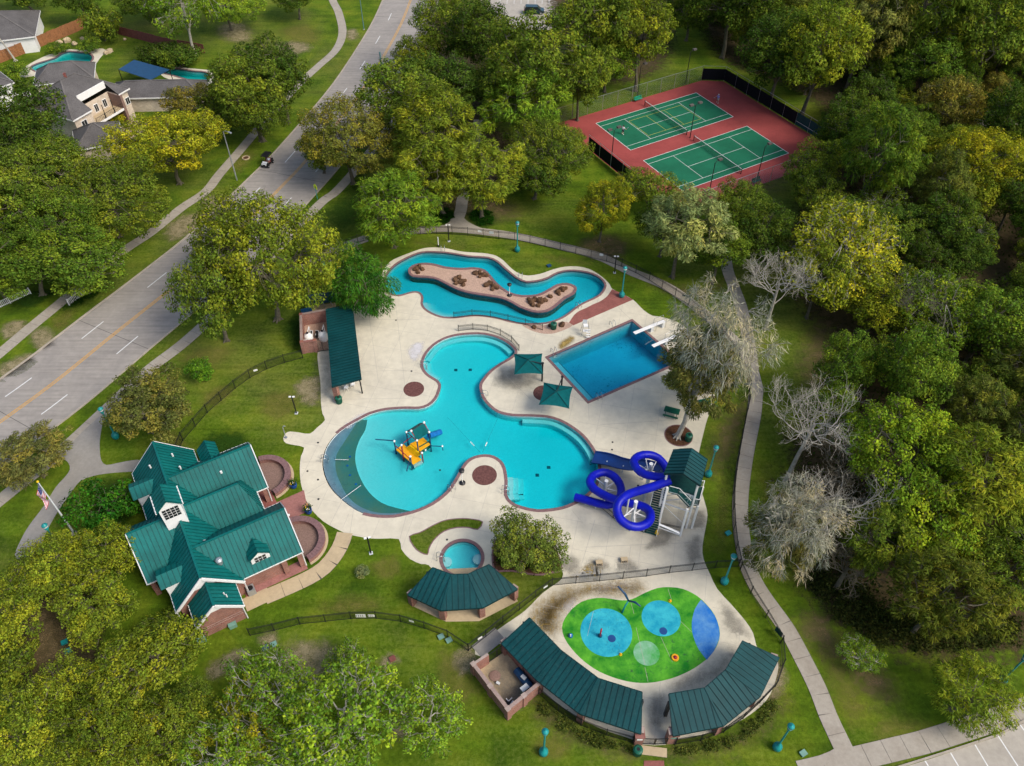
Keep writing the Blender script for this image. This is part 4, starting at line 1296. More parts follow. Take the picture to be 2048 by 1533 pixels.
# curved brick patio walls with their aggregate floors
for k, (uc, vc, lab) in enumerate(((12.75, -13.55, 'curved brick wall enclosing the patio farther from the camera'), (13.1, -3.45, 'curved brick wall enclosing the patio nearer the flower bed'))):
    a0, a1 = R(30 - 84), R(30 + 84)
    cc = C(uc, vc)
    ro, ri = 3.05, 2.45
    t = thing('patio_wall', lab, 'wall', tuple(cc))
    n = 26
    i_, o_ = circle(cc, ri, n, a0, a1), circle(cc, ro, n, a0, a1)
    MB().curb(i_, o_, 0, 0.62).build('brick_wall', MT['brickdark'], t)
    for j in range(n):
        aa = [a0 + (a1 - a0) * (j + e) / n for e in (0.03, 0.97)]
        mm = MB().curb([cc + Vector((math.cos(x), math.sin(x), 0)) * (ri - .05) for x in aa], [cc + Vector((math.cos(x), math.sin(x), 0)) * (ro + .05) for x in aa], 0.62, 0.70)
        mm.build('cap_stone', MT['coping'], t)
    MB().curb(circle(cc, ro, n, a0, a1), circle(cc, ro + 0.28, n, a0, a1), 0, 0.05).build('footing', MT['tan'], t)
    fl = circle(cc, ri + .02, n, a0, a1) + [cc + CU * -0.6]
    struct(MB().slab(ccw(fl), 0, 0.09).build('patio_floor', MT['patio']))
struct(MB().slab(ccw(GL(PX('552,1006 608,981 612,1001 624,1020 599,1031 590,1040 570,1035 545,1030'))), 0, 0.036).build('pink_paving', MT['pinkpath']))
struct(MB().slab(ccw([C(6.3, -1.2), C(13.0, -1.2), C(13.0, 0.15), C(6.3, 0.15)]), 0, 0.03).build('pink_paving', MT['pinkpath']))
struct(MB().slab(ccw([C(10.4, -17.2), C(12.9, -17.2), C(12.9, -6.8), C(10.4, -6.8)]), 0, 0.032).build('porch_paving', MT['redpath']))
struct(MB().slab(ccw([C(5.9, 0.15), C(8.5, 0.15), C(8.5, 1.75), C(5.9, 1.75)]), 0, 0.045).build('side_patio', MT['tan']))

# ---- columns / posts / pavilions
def column(t, p, h, w=0.5, rz=0.0, mat='brick'):
    MB().box((p.x, p.y, h / 2), (w, w, h), rz).build('brick_column', MT[mat], t)
# long poolside shelter (mono-pitch, low on its left side)
sh = thing('pool_shelter', 'long dark teal metal roofed shelter beside the pump yard', 'shelter', tuple(G(688, 690)))
TL, TR, BR, BL = G(651.5, 619, 2.9), G(704.4, 607.5, 3.35), G(722.5, 758, 3.35), G(664, 774, 2.9)
roof_slope(sh, [TR, BR, BL, TL], 'roofdark', 'roofdarkseam', 0.5)
for a, b in ((TR, BR), (BR, BL), (BL, TL), (TL, TR)):
    trim(sh, a - Vector((0, 0, .1)), b - Vector((0, 0, .1)), 0.08, 0.2, 'roofdarkseam')
for f in (0.03, 0.5, 0.97):
    for a, b, h in ((TL, BL, 2.8), (TR, BR, 3.2)):
        p = a.lerp(b, f)
        w = (b - a).normalized()
        if f > .9 and a is TL:
            p = G(676, 800)
            column(sh, p, 2.7, 0.62, R(-12))
        elif a is TR:
            MB().cyl((p.x - .3, p.y + .2, 0), 0.09, h, 10).build('post', MT['black'], sh)
        else:
            column(sh, Vector((p.x + .5, p.y, 0)), h, 0.5, R(-12))
for k, p in enumerate(((693, 779), (706, 773))):
    t = thing('pool_chair', ('white plastic chair nearer the brick column' if k == 0 else 'white plastic chair under the shelter corner, farther from the column'), 'chair', tuple(G(*p)))
    c = G(*p)
    MB().box((c.x, c.y, 0.42), (0.5, 0.5, 0.05)).build('seat', MT['white'], t)
    MB().bar((c.x - .25, c.y + .25, .42), (c.x + .2, c.y + .35, .95), .5, .05).build('backrest', MT['white'], t)
    for sx in (-.22, .22):
        for sy in (-.22, .22):
            MB().bar((c.x + sx, c.y + sy, 0.02), (c.x + sx, c.y + sy, .42), .05).build('leg', MT['white'], t)

def fan_pavilion(name, label, inner, outer, zi, zo, cols_in, cols_out, mat='roofdark', seam='roofdarkseam'):
    I, O = [G(*p, zi) for p in inner], [G(*p, zo) for p in outer]
    t = thing(name, label, 'pavilion', tuple(sum([Vector((p.x, p.y, 0)) for p in I + O], Vector()) / (len(I) + len(O))))
    for k in range(len(I) - 1):
        roof_slope(t, [I[k], I[k + 1], O[k + 1], O[k]], mat, seam, 0.54)
        trim(t, O[k] - Vector((0, 0, .1)), O[k + 1] - Vector((0, 0, .1)), 0.09, 0.2, seam)
        trim(t, I[k] - Vector((0, 0, .1)), I[k + 1] - Vector((0, 0, .1)), 0.09, 0.2, seam)
    for k in (0, -1):
        trim(t, I[k] - Vector((0, 0, .1)), O[k] - Vector((0, 0, .1)), 0.09, 0.2, seam)
    for k in range(1, len(I) - 1):
        MB().bar(I[k] + Vector((0, 0, .04)), O[k] + Vector((0, 0, .04)), 0.14, 0.05).build('hip_cap', MT[mat], t)
    for k in range(len(I)):
        d = (O[k] - I[k]).normalized()
        q = I[k] + d * 0.7
        column(t, Vector((q.x, q.y, 0)), zi - .25, 0.3, 0, 'black')
        q = O[k] - d * 0.45
        column(t, Vector((q.x, q.y, 0)), zo - .12, 0.62, math.atan2(d.y, d.x))
    return t
fan_pavilion('splash_pavilion', 'left curved teal pavilion behind the splash pad, joined to the brick yard', [(1059, 1235.4), (1121.7, 1300.5), (1197, 1357), (1284.5, 1384.5)], [(1003, 1287), (1072, 1359), (1159.5, 1427.5), (1282, 1468)], 3.25, 2.45, 1, 1)
fan_pavilion('splash_pavilion', 'right curved teal pavilion behind the splash pad, nearer the walkway', [(1338, 1388), (1409.8, 1375.7), (1452, 1339), (1485, 1281.8)], [(1346, 1472), (1447, 1452), (1521, 1393), (1558.5, 1315.6)], 3.25, 2.45, 1, 1)
gz = fan_pavilion('curved_shelter', 'three-sided teal metal shelter with brick columns beside the round pool', [(865, 1135), (903, 1149), (937, 1148), (978, 1129)], [(815, 1190), (881.5, 1221), (965.4, 1215.5), (1035, 1178.5)], 3.3, 2.3, 1, 1)
struct(MB().slab(ccw(GL(PX('828,1214 892,1244 958,1243 1036,1203 1010,1160 978,1135 865,1140'))), 0, 0.04).build('shelter_floor', MT['tan']))
for p in ((1275, 1483), (1342, 1480)):
    t = thing('gate_pillar', 'brick pillar on the %s side of the splash pad gate' % ('left' if p[0] < 1300 else 'right'), 'pillar', tuple(G(*p)))
    c = G(*p)
    MB().box((c.x, c.y, 0.95), (0.75, 0.75, 1.9)).build('brick_column', MT['brick'], t)
    MB().box((c.x, c.y, 1.94), (0.9, 0.9, 0.09)).build('cap_stone', MT['brickdark'], t)
    MB().box((c.x, c.y - .39, 1.45), (0.5, 0.03, 0.28)).build('notice', MT['white'] if p[0] < 1300 else MT['boxgreen'], t)

# ---- brick equipment yards
def brick_yard(name, label, base, h, th, mat='brick', open_=()):
    t = thing(name, label, 'enclosure', tuple(sum(base, Vector()) / len(base)))
    n = len(base)
    for i in range(n):
        if i in open_:
            continue
        a, b = base[i], base[(i + 1) % n]
        d = (b - a).normalized()
        k = 0.001 * (i % 2)
        MB().bar(a - d * th / 2 + Vector((0, 0, h / 2)), b + d * (th / 2 - .002) + Vector((0, 0, h / 2 + k)), th - k, h).build('brick_wall', MT[mat], t)
        MB().bar(a - d * th * .7 + Vector((0, 0, h + .04 + k)), b + d * th * .65 + Vector((0, 0, h + .04 + k)), th + .1, .08).build('wall_cap', MT['brickdark'], t)
        for f in (0.0, 0.5):
            p = a.lerp(b, f)
            MB().box((p.x, p.y, (h + .1) / 2), (th + .22, th + .22, h + .1), math.atan2(d.y, d.x)).build('pier', MT[mat], t)
    return t
YB = [G(948, 1346), G(1016, 1435), G(1079, 1383), G(1012, 1302)]
yard2 = brick_yard('brick_yard', 'roofless brick equipment yard attached to the left splash pavilion', YB, 1.95, 0.25, 'brick', (3,))
struct(MB().slab(ccw(YB), 0, 0.03).build('yard_floor', MT['tan']))
patch('blackstain', '965,1345 1010,1320 1060,1385 1015,1425', 0.036, 'yard_dark_patch')  # dark mottled patch over most of the yard floor
a, b = YB[3], YB[0]
MB().bar(a.lerp(b, .55) + Vector((0, 0, .975)), b + Vector((0, 0, .975)), 0.25, 1.95).build('brick_wall', MT['brick'], yard2)
gt = thing('yard_gate', 'black two-leaf gate into the brick equipment yard', 'gate', tuple(a.lerp(b, .28)))
for f0, f1 in ((.03, .28), (.29, .54)):
    p, q = a.lerp(b, f0), a.lerp(b, f1)
    m = MB()
    for z in (.12, 1.7):
        m.bar(p + Vector((0, 0, z)), q + Vector((0, 0, z)), .06)
    for f in range(0, 13):
        r_ = p.lerp(q, f / 12)
        m.bar(r_ + Vector((0, 0, .1)), r_ + Vector((0, 0, 1.75)), .07 if f in (0, 12) else .02)
    m.build('gate_leaf', MT['fence'], gt)
# pump gear in yard 2
t = thing('pump_manifold', 'dark blue pump tank lying along the yard wall', 'pump', tuple(G(1047, 1358)))
MB().tube([G(1033, 1340, .55), G(1063, 1378, .55)], 0.42, 12).build('tank', MT['navy'], t)
MB().box(tuple(G(1047, 1355, 1.0)), (.5, .35, .2), R(-45)).build('control_box', MT['offwhite'], t)
for f in ((1036, 1344), (1059, 1373)):
    MB().box(tuple(G(*f, .15)), (.7, .3, .3), R(40)).build('cradle', MT['black'], t)
t = thing('pipe_rack', 'dark pump set with white plastic pipes in the yard corner', 'pump', tuple(G(1022, 1406)))
for k, (a, b) in enumerate(((((1012, 1397), (1017, 1403))), ((1017, 1403), (1024, 1396)), ((1019, 1412), (1026, 1402)), ((1026, 1402), (1030, 1410)))):
    MB().tube([G(*a, .7), G(*b, .7)], .05, 8).build('white_pipe', MT['white'], t)
for p in ((1016, 1404), (1024, 1405), (1020, 1412)):
    MB().tube([G(*p, .05), G(*p, .6)], [.22, .2], 10).build('pump_body', MT['black'], t)
t = tag(MB().lathe(G(990, 1353), [(.52, 0.03), (.55, .12), (.35, .16), (.02, .18)], 20).build('access_hatch', MT['patio']), 'round brown access hatch in the yard floor', 'hatch')
t = tag(MB().box(tuple(G(996, 1367, .14)), (.35, .25, .25), R(-30)).build('junction_box', MT['offwhite']), 'small white box beside the round hatch', 'box')
t = thing('electric_cabinet', 'pale blue cabinet against the lower yard wall', 'cabinet', tuple(G(1049, 1383)))
c = G(1049, 1386)
MB().box((c.x, c.y, .6), (.7, .4, 1.1), R(38)).build('cabinet_body', MT['boxgreen'], t)
MB().box((c.x, c.y, 1.18), (.8, .5, .06), R(38)).build('cabinet_lid', MT['offwhite'], t)

# pump yard by the shelter
YA = [G(607, 651), G(609, 706), G(634, 703), G(668, 700), G(664, 641)]
yard1 = thing('pump_yard', 'roofless brick pump yard left of the poolside shelter', 'enclosure', tuple(G(630, 680)))
for i, (a, b) in enumerate(((YA[4], YA[0]), (YA[0], YA[1]), (YA[1], YA[2]))):
    d = (b - a).normalized()
    MB().bar(a - d * .12 + Vector((0, 0, 1.0)), b + d * .118 + Vector((0, 0, 1.0 + .002 * i)), .25 - .002 * i, 2.0).build('brick_wall', MT['brick'], yard1)
    MB().bar(a - d * .2 + Vector((0, 0, 2.04)), b + d * .2 + Vector((0, 0, 2.04 + .003 * i)), .36, .08).build('wall_cap', MT['brickdark'], yard1)
    p = b
    MB().box((p.x, p.y, 1.06), (.45, .45, 2.12), .1).build('pier', MT['brick'], yard1)
struct(MB().slab(ccw(YA), 0, 0.03).build('yard_floor', MT['gravel']))
gt = thing('pump_yard_gate', 'black metal gate of the pump yard under the shelter edge', 'gate', tuple(G(650, 701)))
m = MB()
for z in (.15, 1.5):
    m.bar(G(634, 703, z), G(660, 700, z), .06)
for f in range(15):
    p = G(634, 703).lerp(G(660, 700), f / 14)
    m.bar(p + Vector((0, 0, .1)), p + Vector((0, 0, 1.55)), .07 if f in (0, 7, 14) else .02)
m.build('gate_leaf', MT['fence'], gt)
for k, p in enumerate(((619, 684), (648, 680))):
    c = G(*p)
    t = thing('filter_tank', ('cream filter tank in the yard, nearer the outer brick wall' if k == 0 else 'cream filter tank in the yard, next to the shelter roof'), 'tank', tuple(c))
    MB().lathe(c, [(.55, .03), (.62, .3), (.62, 1.0), (.5, 1.3), (.25, 1.45), (.12, 1.5), (.12, 1.6)], 18).build('tank_body', MT['tan'] if 0 else MT['white'], t, True)
    MB().cyl((c.x, c.y, 1.6), .16, .12, 12).build('valve', MT['black'], t)
    MB().tube([(c.x, c.y, 1.66), (c.x, c.y + 1.2, 1.66), (c.x, c.y + 1.2, .1)], .06, 8).build('white_pipe', MT['white'], t)
c = G(613, 699)
t = thing('round_basin', 'white round basin with dark centre at the pump yard corner', 'basin', tuple(c))
MB().lathe((c.x, c.y, .55), [(.3, 0), (.5, .25), (.55, .7), (.4, .7), (.36, .5), (.02, .48)], 18).build('bowl', MT['white'], t)
MB().cyl((c.x, c.y, 0.03), .28, .55, 12).build('stand', MT['navy'], t)
for k, x in enumerate((622, 634, 646)):
    t = thing('pool_pump', 'black and white pool pump %s in the pump yard row' % ('on the left' if k == 0 else 'in the middle' if k == 1 else 'on the right'), 'pump', tuple(G(x, 668)))
    MB().tube([G(x, 674, .45), G(x - .5, 664, .45)], .2, 10).build('motor', MT['black'], t)
    MB().tube([G(x + 3, 676, .5), G(x + 3, 662, .5), G(x - 3, 661, .5)], .06, 8).build('white_pipe', MT['white'], t)
    MB().lathe(G(x, 675), [(.18, .03), (.2, .5), (.12, .62)], 10).build('strainer', MT['white'], t)
# dark blue screen fence with pipe risers behind the pump yard
sc_t = thing('screen_fence', 'dark blue board screen behind the pump yard', 'fence', tuple(G(620, 600)))
for a, b in (((620, 611), (672, 603)), ((620, 611), (627, 634)), ((606, 640), (627, 634))):
    A, B = G(*a), G(*b)
    n = int((B - A).length / .32)
    for k in range(n):
        p = A.lerp(B, (k + .5) / n)
        MB().box((p.x, p.y, .95), (((B - A).length / n) - .015, .05, 1.9), math.atan2((B - A).y, (B - A).x)).build('board', MT['navy'], sc_t)
struct(MB().slab(ccw(GL(PX('622,612 672,606 671,627 628,634'))), 0, .02).build('sand_patch', MT['tan']))
for k, (x, y) in enumerate(((632, 608), (646, 606), (660, 603))):
    t = thing('pipe_riser', 'grey pipe riser %s of three behind the pump yard' % ('leftmost', 'middle', 'rightmost')[k], 'pipe', tuple(G(x, y)))
    MB().tube([G(x, y), G(x, y, 1.5)], .06, 8).build('riser', MT['galv'], t)
    MB().tube([G(x, y, .35), G(x + 4, y + 6, .35), G(x + 5, y + 8, .05)], .05, 8).build('elbow_pipe', MT['galv'], t)

# ================================================================ TENNIS COURTS
T0 = Vector((21.145, 128.777, 0))
TU, TV = Vector((math.cos(.52514), math.sin(.52514), 0)), Vector((-math.sin(.52514), math.cos(.52514), 0))
TA = .52514
def K(u, v, z=0.0):
    return T0 + TU * u + TV * v + Vector((0, 0, z))
crt = sroot('tennis_court')
RED = [K(-6.3, -20), K(31.6, -20), K(31.6, 12.0), K(28.0, 14.5), K(-6.3, 14.5)]
MB().slab(RED, -0.02, 0.03).build('red_surround', MT['courtred'], crt)
CL, CS = 23.77, 10.97
def cbar(u0, v0, u1, v1, w=0.07, mat='lineW', z=0.040, name='court_line'):
    MB().bar(K(u0, v0, z), K(u1, v1, z), w, 0.004).build(name, MT[mat], crt)
for du, dv, full in ((0, 0, True), (-0.094, -14.906, False)):
    MB().slab([K(du, dv), K(du + CL, dv), K(du + CL, dv + CS), K(du, dv + CS)], 0, 0.036).build('green_court', MT['courtgreen'], crt)
    for v in (0, CS):
        cbar(du, dv + v, du + CL, dv + v, .09)
    for v in (1.37, CS - 1.37):
        cbar(du, dv + v, du + CL, dv + v, z=.0404)
    for u in (0, CL):
        cbar(du + u, dv, du + u, dv + CS, .1, z=.0408)
    for u in (CL / 2 - 6.4, CL / 2 + 6.4):
        cbar(du + u, dv + 1.37, du + u, dv + CS - 1.37, z=.0408)
    cbar(du + CL / 2 - 6.4, dv + CS / 2, du + CL / 2 + 6.4, dv + CS / 2, z=.0412)
    if full:
        for v in (2.45, CS - 2.45):
            cbar(du + CL / 2 - 6.1, dv + v, du + CL / 2 + 6.1, dv + v, .06, 'courtyellow', .0416)
        for u in (-6.1, -2.1, 2.1, 6.1):
            cbar(du + CL / 2 + u, dv + 2.45, du + CL / 2 + u, dv + CS - 2.45, .06, 'courtyellow', .042)
    nt = thing('tennis_net', 'tennis net across the court %s' % ('with yellow lines, farther from the camera' if full else 'without yellow lines, nearer the camera'), 'net', tuple(K(du + CL / 2, dv + CS / 2)))
    a, b = K(du + CL / 2, dv - .9), K(du + CL / 2, dv + CS + .9)
    m = MB()
    for k in range(61):
        p = a.lerp(b, k / 60)
        m.bar(p + Vector((0, 0, .05)), p + Vector((0, 0, .98)), .02)
    for k in range(7):
        z = .1 + k * .14
        m.bar(a + Vector((0, 0, z)), b + Vector((0, 0, z)), .02)
    m.build('net_mesh', MT['mesh'], nt, kind='stuff')
    MB().bar(a + Vector((0, 0, 1.0)), b + Vector((0, 0, 1.0)), .06, .07).build('net_tape', MT['white'], nt)
    for p in (a, b):
        MB().cyl((p.x, p.y, 0.03), .07, 1.1, 10).build('net_post', MT['black'], nt)
# chain-link fence with dark windscreens
def tfence(name, label, pts, screen, h=3.0, top='galv'):
    t = thing(name, label, 'fence', tuple(pts[0]))
    for a, b in zip(pts[:-1], pts[1:]):
        n = max(1, round((b - a).length / 3.6))
        for k in range(n):
            p, q = a.lerp(b, k / n), a.lerp(b, (k + 1) / n)
            MB().cyl((p.x, p.y, 0), .045, h, 8).build('fence_post', MT[top], t)
            MB().bar(p + Vector((0, 0, h)), q + Vector((0, 0, h)), .05).build('top_rail', MT[top], t)
            if screen:
                d = Vector(((q - p).y, -(q - p).x, 0)).normalized() * .03
                MB().bar(p + d + Vector((0, 0, 1.35)), q + d + Vector((0, 0, 1.35)), .012, 2.3).build('windscreen', MT[screen], t)
            else:
                m = MB()
                L = (q - p).length
                s_ = .30
                k2 = -h
                while k2 < L:
                    for sg in (1, -1):
                        x0, z0, x1, z1 = k2, 0.05, k2 + h, h
                        if x0 < 0:
                            z0 += -x0; x0 = 0
                        if x1 > L:
                            z1 -= x1 - L; x1 = L
                        if x1 > x0 and z1 > z0:
                            za, zb = (z0, z1) if sg > 0 else (h + .05 - z0, h + .05 - z1)
                            m.bar(p.lerp(q, x0 / L) + Vector((0, 0, za)), p.lerp(q, x1 / L) + Vector((0, 0, zb)), .008)
                    k2 += s_
                m.build('chain_link', MT['galv'], t, kind='stuff')
    p = pts[-1]
    MB().cyl((p.x, p.y, 0), .045, h, 8).build('fence_post', MT[top], t)
    return t
tfence('court_fence', 'tall fence with black windscreen along the wooded side of the courts', [K(28.0, 14.6), K(31.7, 12.1), K(31.7, -8.0)], 'mesh')
tfence('court_fence', 'dark green practice wall section of the court fence', [K(31.7, -8.0), K(31.7, -14.5)], 'roofdark')
tfence('court_fence', 'short black windscreen fence at the far right court corner', [K(31.7, -14.5), K(31.7, -20.1)], 'mesh')
tfence('court_fence', 'see-through chain-link fence along the grassy far side of the courts', [K(-6.4, 14.6), K(28.0, 14.6)], None)
tfence('court_fence', 'black windscreen fence on the left end of the courts', [K(-6.4, -20.1), K(-6.4, 4.0)], 'mesh', 2.9)
tfence('court_fence', 'chain-link fence along the near side of the courts', [K(-6.4, -20.1), K(31.7, -20.1)], None)
MB().bar(K(31.55, -8.2, .95), K(31.55, -14.3, .95), .02, .06).build('court_line', MT['lineW'], crt)
def court_light(p, label, two):
    t = thing('court_light', label, 'lamp post', tuple(p), 'court lights')
    h = 6.3
    MB().tube([p, p + Vector((0, 0, h))], [.09, .06], 8).build('pole', MT['black'], t)
    for s in ((-1, 1) if two else (1,)):
        e = p + TU * (s * .95) + Vector((0, 0, h + .35))
        MB().tube([p + Vector((0, 0, h - .1)), p + TU * (s * .4) + Vector((0, 0, h + .3)), e], .04, 6).build('arm', MT['black'], t)
        MB().box((e.x, e.y, e.z), (.75, .5, .28), TA).build('lamp_head', MT['joint'], t)
court_light(K(-5.5, -1.8), 'court light pole with two heads at the left end', True)
court_light(K(11.8, -2.0), 'two-headed light pole standing between the two courts', True)
court_light(K(12.9, -18.6), 'single-headed court light pole nearest the far right bench', False)
court_light(K(2.6, -18.3), 'single-headed court light pole at the near edge', False)
court_light(K(-2.5, 15.2), 'far-side court light pole at the left by the dark trees', False)
court_light(K(12.6, 15.2), 'far-side court light pole beside the green bench', False)
court_light(K(24.5, 15.2), 'far-side court light pole at the wooded right end', False)
for k, (u, v, lab) in enumerate(((11.9, 14.0, 'green slatted bench on the far edge of the courts'), (12.2, -19.2, 'dark green bench on the near edge of the courts'))):
    t = thing('court_bench', lab, 'bench', tuple(K(u, v)))
    for j in range(3):
        MB().bar(K(u - .9, v - .2 + j * .16, .47), K(u + .9, v - .2 + j * .16, .47), .13, .04).build('seat_slat', MT['greenplastic'] if k == 0 else MT['greenbin'], t)
    for j in range(3):
        MB().bar(K(u - .9, v + .26, .6 + j * .15), K(u + .9, v + .26, .6 + j * .15), .04, .12).build('back_slat', MT['greenplastic'] if k == 0 else MT['greenbin'], t)
    for s in (-.75, .75):
        MB().bar(K(u + s, v + .24, .03), K(u + s, v + .24, 1.0), .05).build('leg', MT['black'], t)
        MB().bar(K(u + s, v - .2, .03), K(u + s, v - .2, .45), .05).build('leg', MT['black'], t)

# ================================================================ PICKET FENCES
PK_CACHE = {}
def fence(name, label, pts, h=1.5, gap=0.0, sp=2.45, mat='fence', pick=0.11):
    ln = [Vector((p.x, p.y, 0)) for p in pts]
    S = arclen(ln)
    t = thing(name, label, 'fence', tuple(ln[0]))
    n = max(1, round(S[-1] / sp))
    for k in range(n + 1):
        p = at_len(ln, S, S[-1] * k / n)
        MB().box((p.x, p.y, (h + .08) / 2), (.075, .075, h + .08)).build('fence_post', MT[mat], t)
        if k < n:
            q = at_len(ln, S, S[-1] * (k + 1) / n)
            m = MB()
            for z in (.12, h - .25, h - .05):
                m.bar(p + Vector((0, 0, z)), q + Vector((0, 0, z)), .035, .04)
            c = max(2, int((q - p).length / pick))
            for j in range(1, c):
                r_ = p.lerp(q, j / c)
                m.bar(r_ + Vector((0, 0, .06)), r_ + Vector((0, 0, h - .03)), .018)
            m.build('picket_panel', MT[mat], t, kind='stuff')
    return t
def fl(s, step=1.0):
    return spline(GL(PX(s)), False, step)
fence('picket_fence', 'black picket fence curving across the lawn left of the pool', fl('606,717 567,727 529.5,741 494.7,760 464.7,783 436,808 407,834 382,866 362,887 353,913'), 1.55)
fence('picket_fence', 'black picket fence arcing over the lawn below the clubhouse', fl('501,1272 513,1276.7 557,1259 607,1248 658,1243.7 708,1238 757.5,1238 805,1244.7 850,1258 897.8,1275.5 936.6,1302'), 1.5)
fence('picket_fence', 'black picket fence climbing beside the concrete strip to the splash pad', fl('937,1302 975.4,1271.7 1014,1240 1052.8,1210 1078,1190 1104,1171.5'), 1.5)
fence('picket_fence', 'black picket fence between the pool deck and the splash pad', fl('1104,1172 1145,1168 1200,1163 1250,1158 1306,1152 1350,1145 1397,1141 1427,1137 1476,1134'), 1.5)
fence('picket_fence', 'long black picket fence curving round the lazy river along the path', fl('600,590 640,528 663.6,506.7 691,495.5 722,484 772.5,473 814,470.4 845,469 875,468 907.8,469.7 938,471.7 969,475.4 1000.5,479 1031,481 1061,487 1091,494 1123,501.7 1153,508.5 1184,516.8 1213,524 1243,534 1272,547 1299.6,562 1326,579.4 1352,595.7 1377,610.7'), 1.5)
fence('picket_fence', 'black picket fence along the walkway on the wooded side of the pool', fl('1377,611 1420,650 1460,698 1492,755 1499,795 1488,850 1475,920 1466,985 1466,1050 1472,1105 1480,1140'), 1.5)
fence('picket_fence', 'black picket fence beside the walkway by the right splash pavilion', fl('1480,1140 1492.5,1174 1517.5,1214 1535,1241.7 1561,1286'), 1.5)
fence('picket_fence', 'black picket fence wrapping behind the right splash pavilion', fl('1561,1287 1566,1315 1560,1350 1545,1382 1507.5,1417 1475,1447 1434.8,1472 1387,1484.7 1350,1490'), 1.5)
fence('picket_fence', 'black picket fence wrapping behind the left splash pavilion', fl('1265,1486 1232,1477 1177,1459.6 1129,1432 1099,1409.5 1077,1388'), 1.5)
fence('barrier_rail', 'short black barrier fence at the top edge of the main pool', fl('917,663 940,660 965,660 990,667 1012,676 1027,688 1038,702'), 1.1, sp=2.2)
fence('barrier_rail', 'short black barrier fence beside the river steps', fl('908,637 945,632 985,635 1030,645 1050,650 1085,661'), 1.1, sp=2.6)
fence('barrier_rail', 'low black barrier under the blue slide loops', fl('1199,1014 1230,1040 1262,1062 1291,1066'), 1.05)
fence('barrier_rail', 'low black barrier between the slide tower posts', fl('1316,1056 1359,1073 1368,1040 1374,1022'), 1.05)
gt = thing('pedestrian_gate', 'black double gate between the two splash pad pillars', 'gate', tuple(G(1308, 1489)))
for a, b in (((1284, 1489), (1307, 1490)), ((1309, 1490), (1332, 1489))):
    p, q = G(*a), G(*b)
    m = MB()
    for z in (.12, 1.4):
        m.bar(p + Vector((0, 0, z)), q + Vector((0, 0, z)), .06)
    for f in range(11):
        r_ = p.lerp(q, f / 10)
        m.bar(r_ + Vector((0, 0, .1)), r_ + Vector((0, 0, 1.5)), .07 if f in (0, 10) else .02)
    m.build('gate_leaf', MT['fence'], gt)
# notices tied to the fences
def notice(p, z, w, h, lab, mat='white', rz=0.0, lines=0, n=0.06):
    c = G(*p)
    t = thing('fence_notice', lab, 'sign', tuple(c))
    d = Vector((math.cos(rz), math.sin(rz), 0))
    nn = Vector((d.y, -d.x, 0)) * n
    a, b = c - d * w / 2 + nn, c + d * w / 2 + nn
    MB().bar(a + Vector((0, 0, z)), b + Vector((0, 0, z)), .02, h).build('board', MT[mat], t)
    for k in range(lines):
        x0 = c - d * (w / 2 - .08 - k * (w - .16) / max(1, lines)) + nn * 1.25
        MB().bar(x0 + Vector((0, 0, z - h * .38)), x0 + Vector((0, 0, z + h * .38)), .01, .04, (d.x, d.y, 0)).build('text_column', MT['black'], t)
notice((724, 1240), .95, 1.0, .62, 'larger white rules board on the lawn fence', lines=4)
notice((745, 1240), .95, .65, .48, 'smaller white notice on the lawn fence', lines=3)
notice((825, 1251), .95, .5, .3, 'small white notice low on the lawn fence near the shelter', rz=-.3)
notice((1090, 1183), 1.0, .5, .3, 'pale notice on the fence near the mossy concrete', 'offwhite', .6)
notice((960, 1285), 1.0, .5, .35, 'white notice on the fence above the concrete strip', 'white', .6)
notice((514, 750), .9, .5, .3, 'white notice on the curving lawn fence', 'white', .4)
notice((960, 474), 1.1, .6, .35, 'white notice on the river fence left of the teal lamp', 'white', -.1)
notice((983, 477), 1.1, .7, .45, 'pale blue notice on the river fence left of the teal lamp', 'offwhite', -.1)
notice((1202, 521), 1.1, .6, .4, 'white notice on the fence above the river bend', 'white', -.3)
notice((1366, 603), 1.1, .5, .3, 'dark notice where the river fence meets the grey tree', 'navy', -.6)
notice((1553, 1272), .8, .9, .9, 'teal square board on the fence beside the walkway', 'roofdark', -1.05, 0, -.06)
notice((698, 486), .15, .3, .3, 'white box on the ground at the foot of the path fence', 'white')
# white picket fences by the crape myrtles
def wfence(label, a, b):
    A, B = G(*a), G(*b)
    t = thing('white_fence', label, 'fence', tuple(A))
    n = max(2, int((B - A).length / .22))
    for k in range(n + 1):
        p = A.lerp(B, k / n)
        big = k in (0, n // 2, n)
        MB().box((p.x, p.y, .55), ((.14, .14, 1.2) if big else (.07, .05, 1.0)), math.atan2((B - A).y, (B - A).x)).build('post' if big else 'picket', MT['white'], t)
    for z in (.2, 1.0):
        MB().bar(A + Vector((0, 0, z)), B + Vector((0, 0, z)), .05, .09).build('rail', MT['white'], t)
wfence('white picket fence section beside the roadside path', (139, 611), (180, 583))
wfence('white picket fence at the left edge of the picture', (-20, 626), (62, 588))

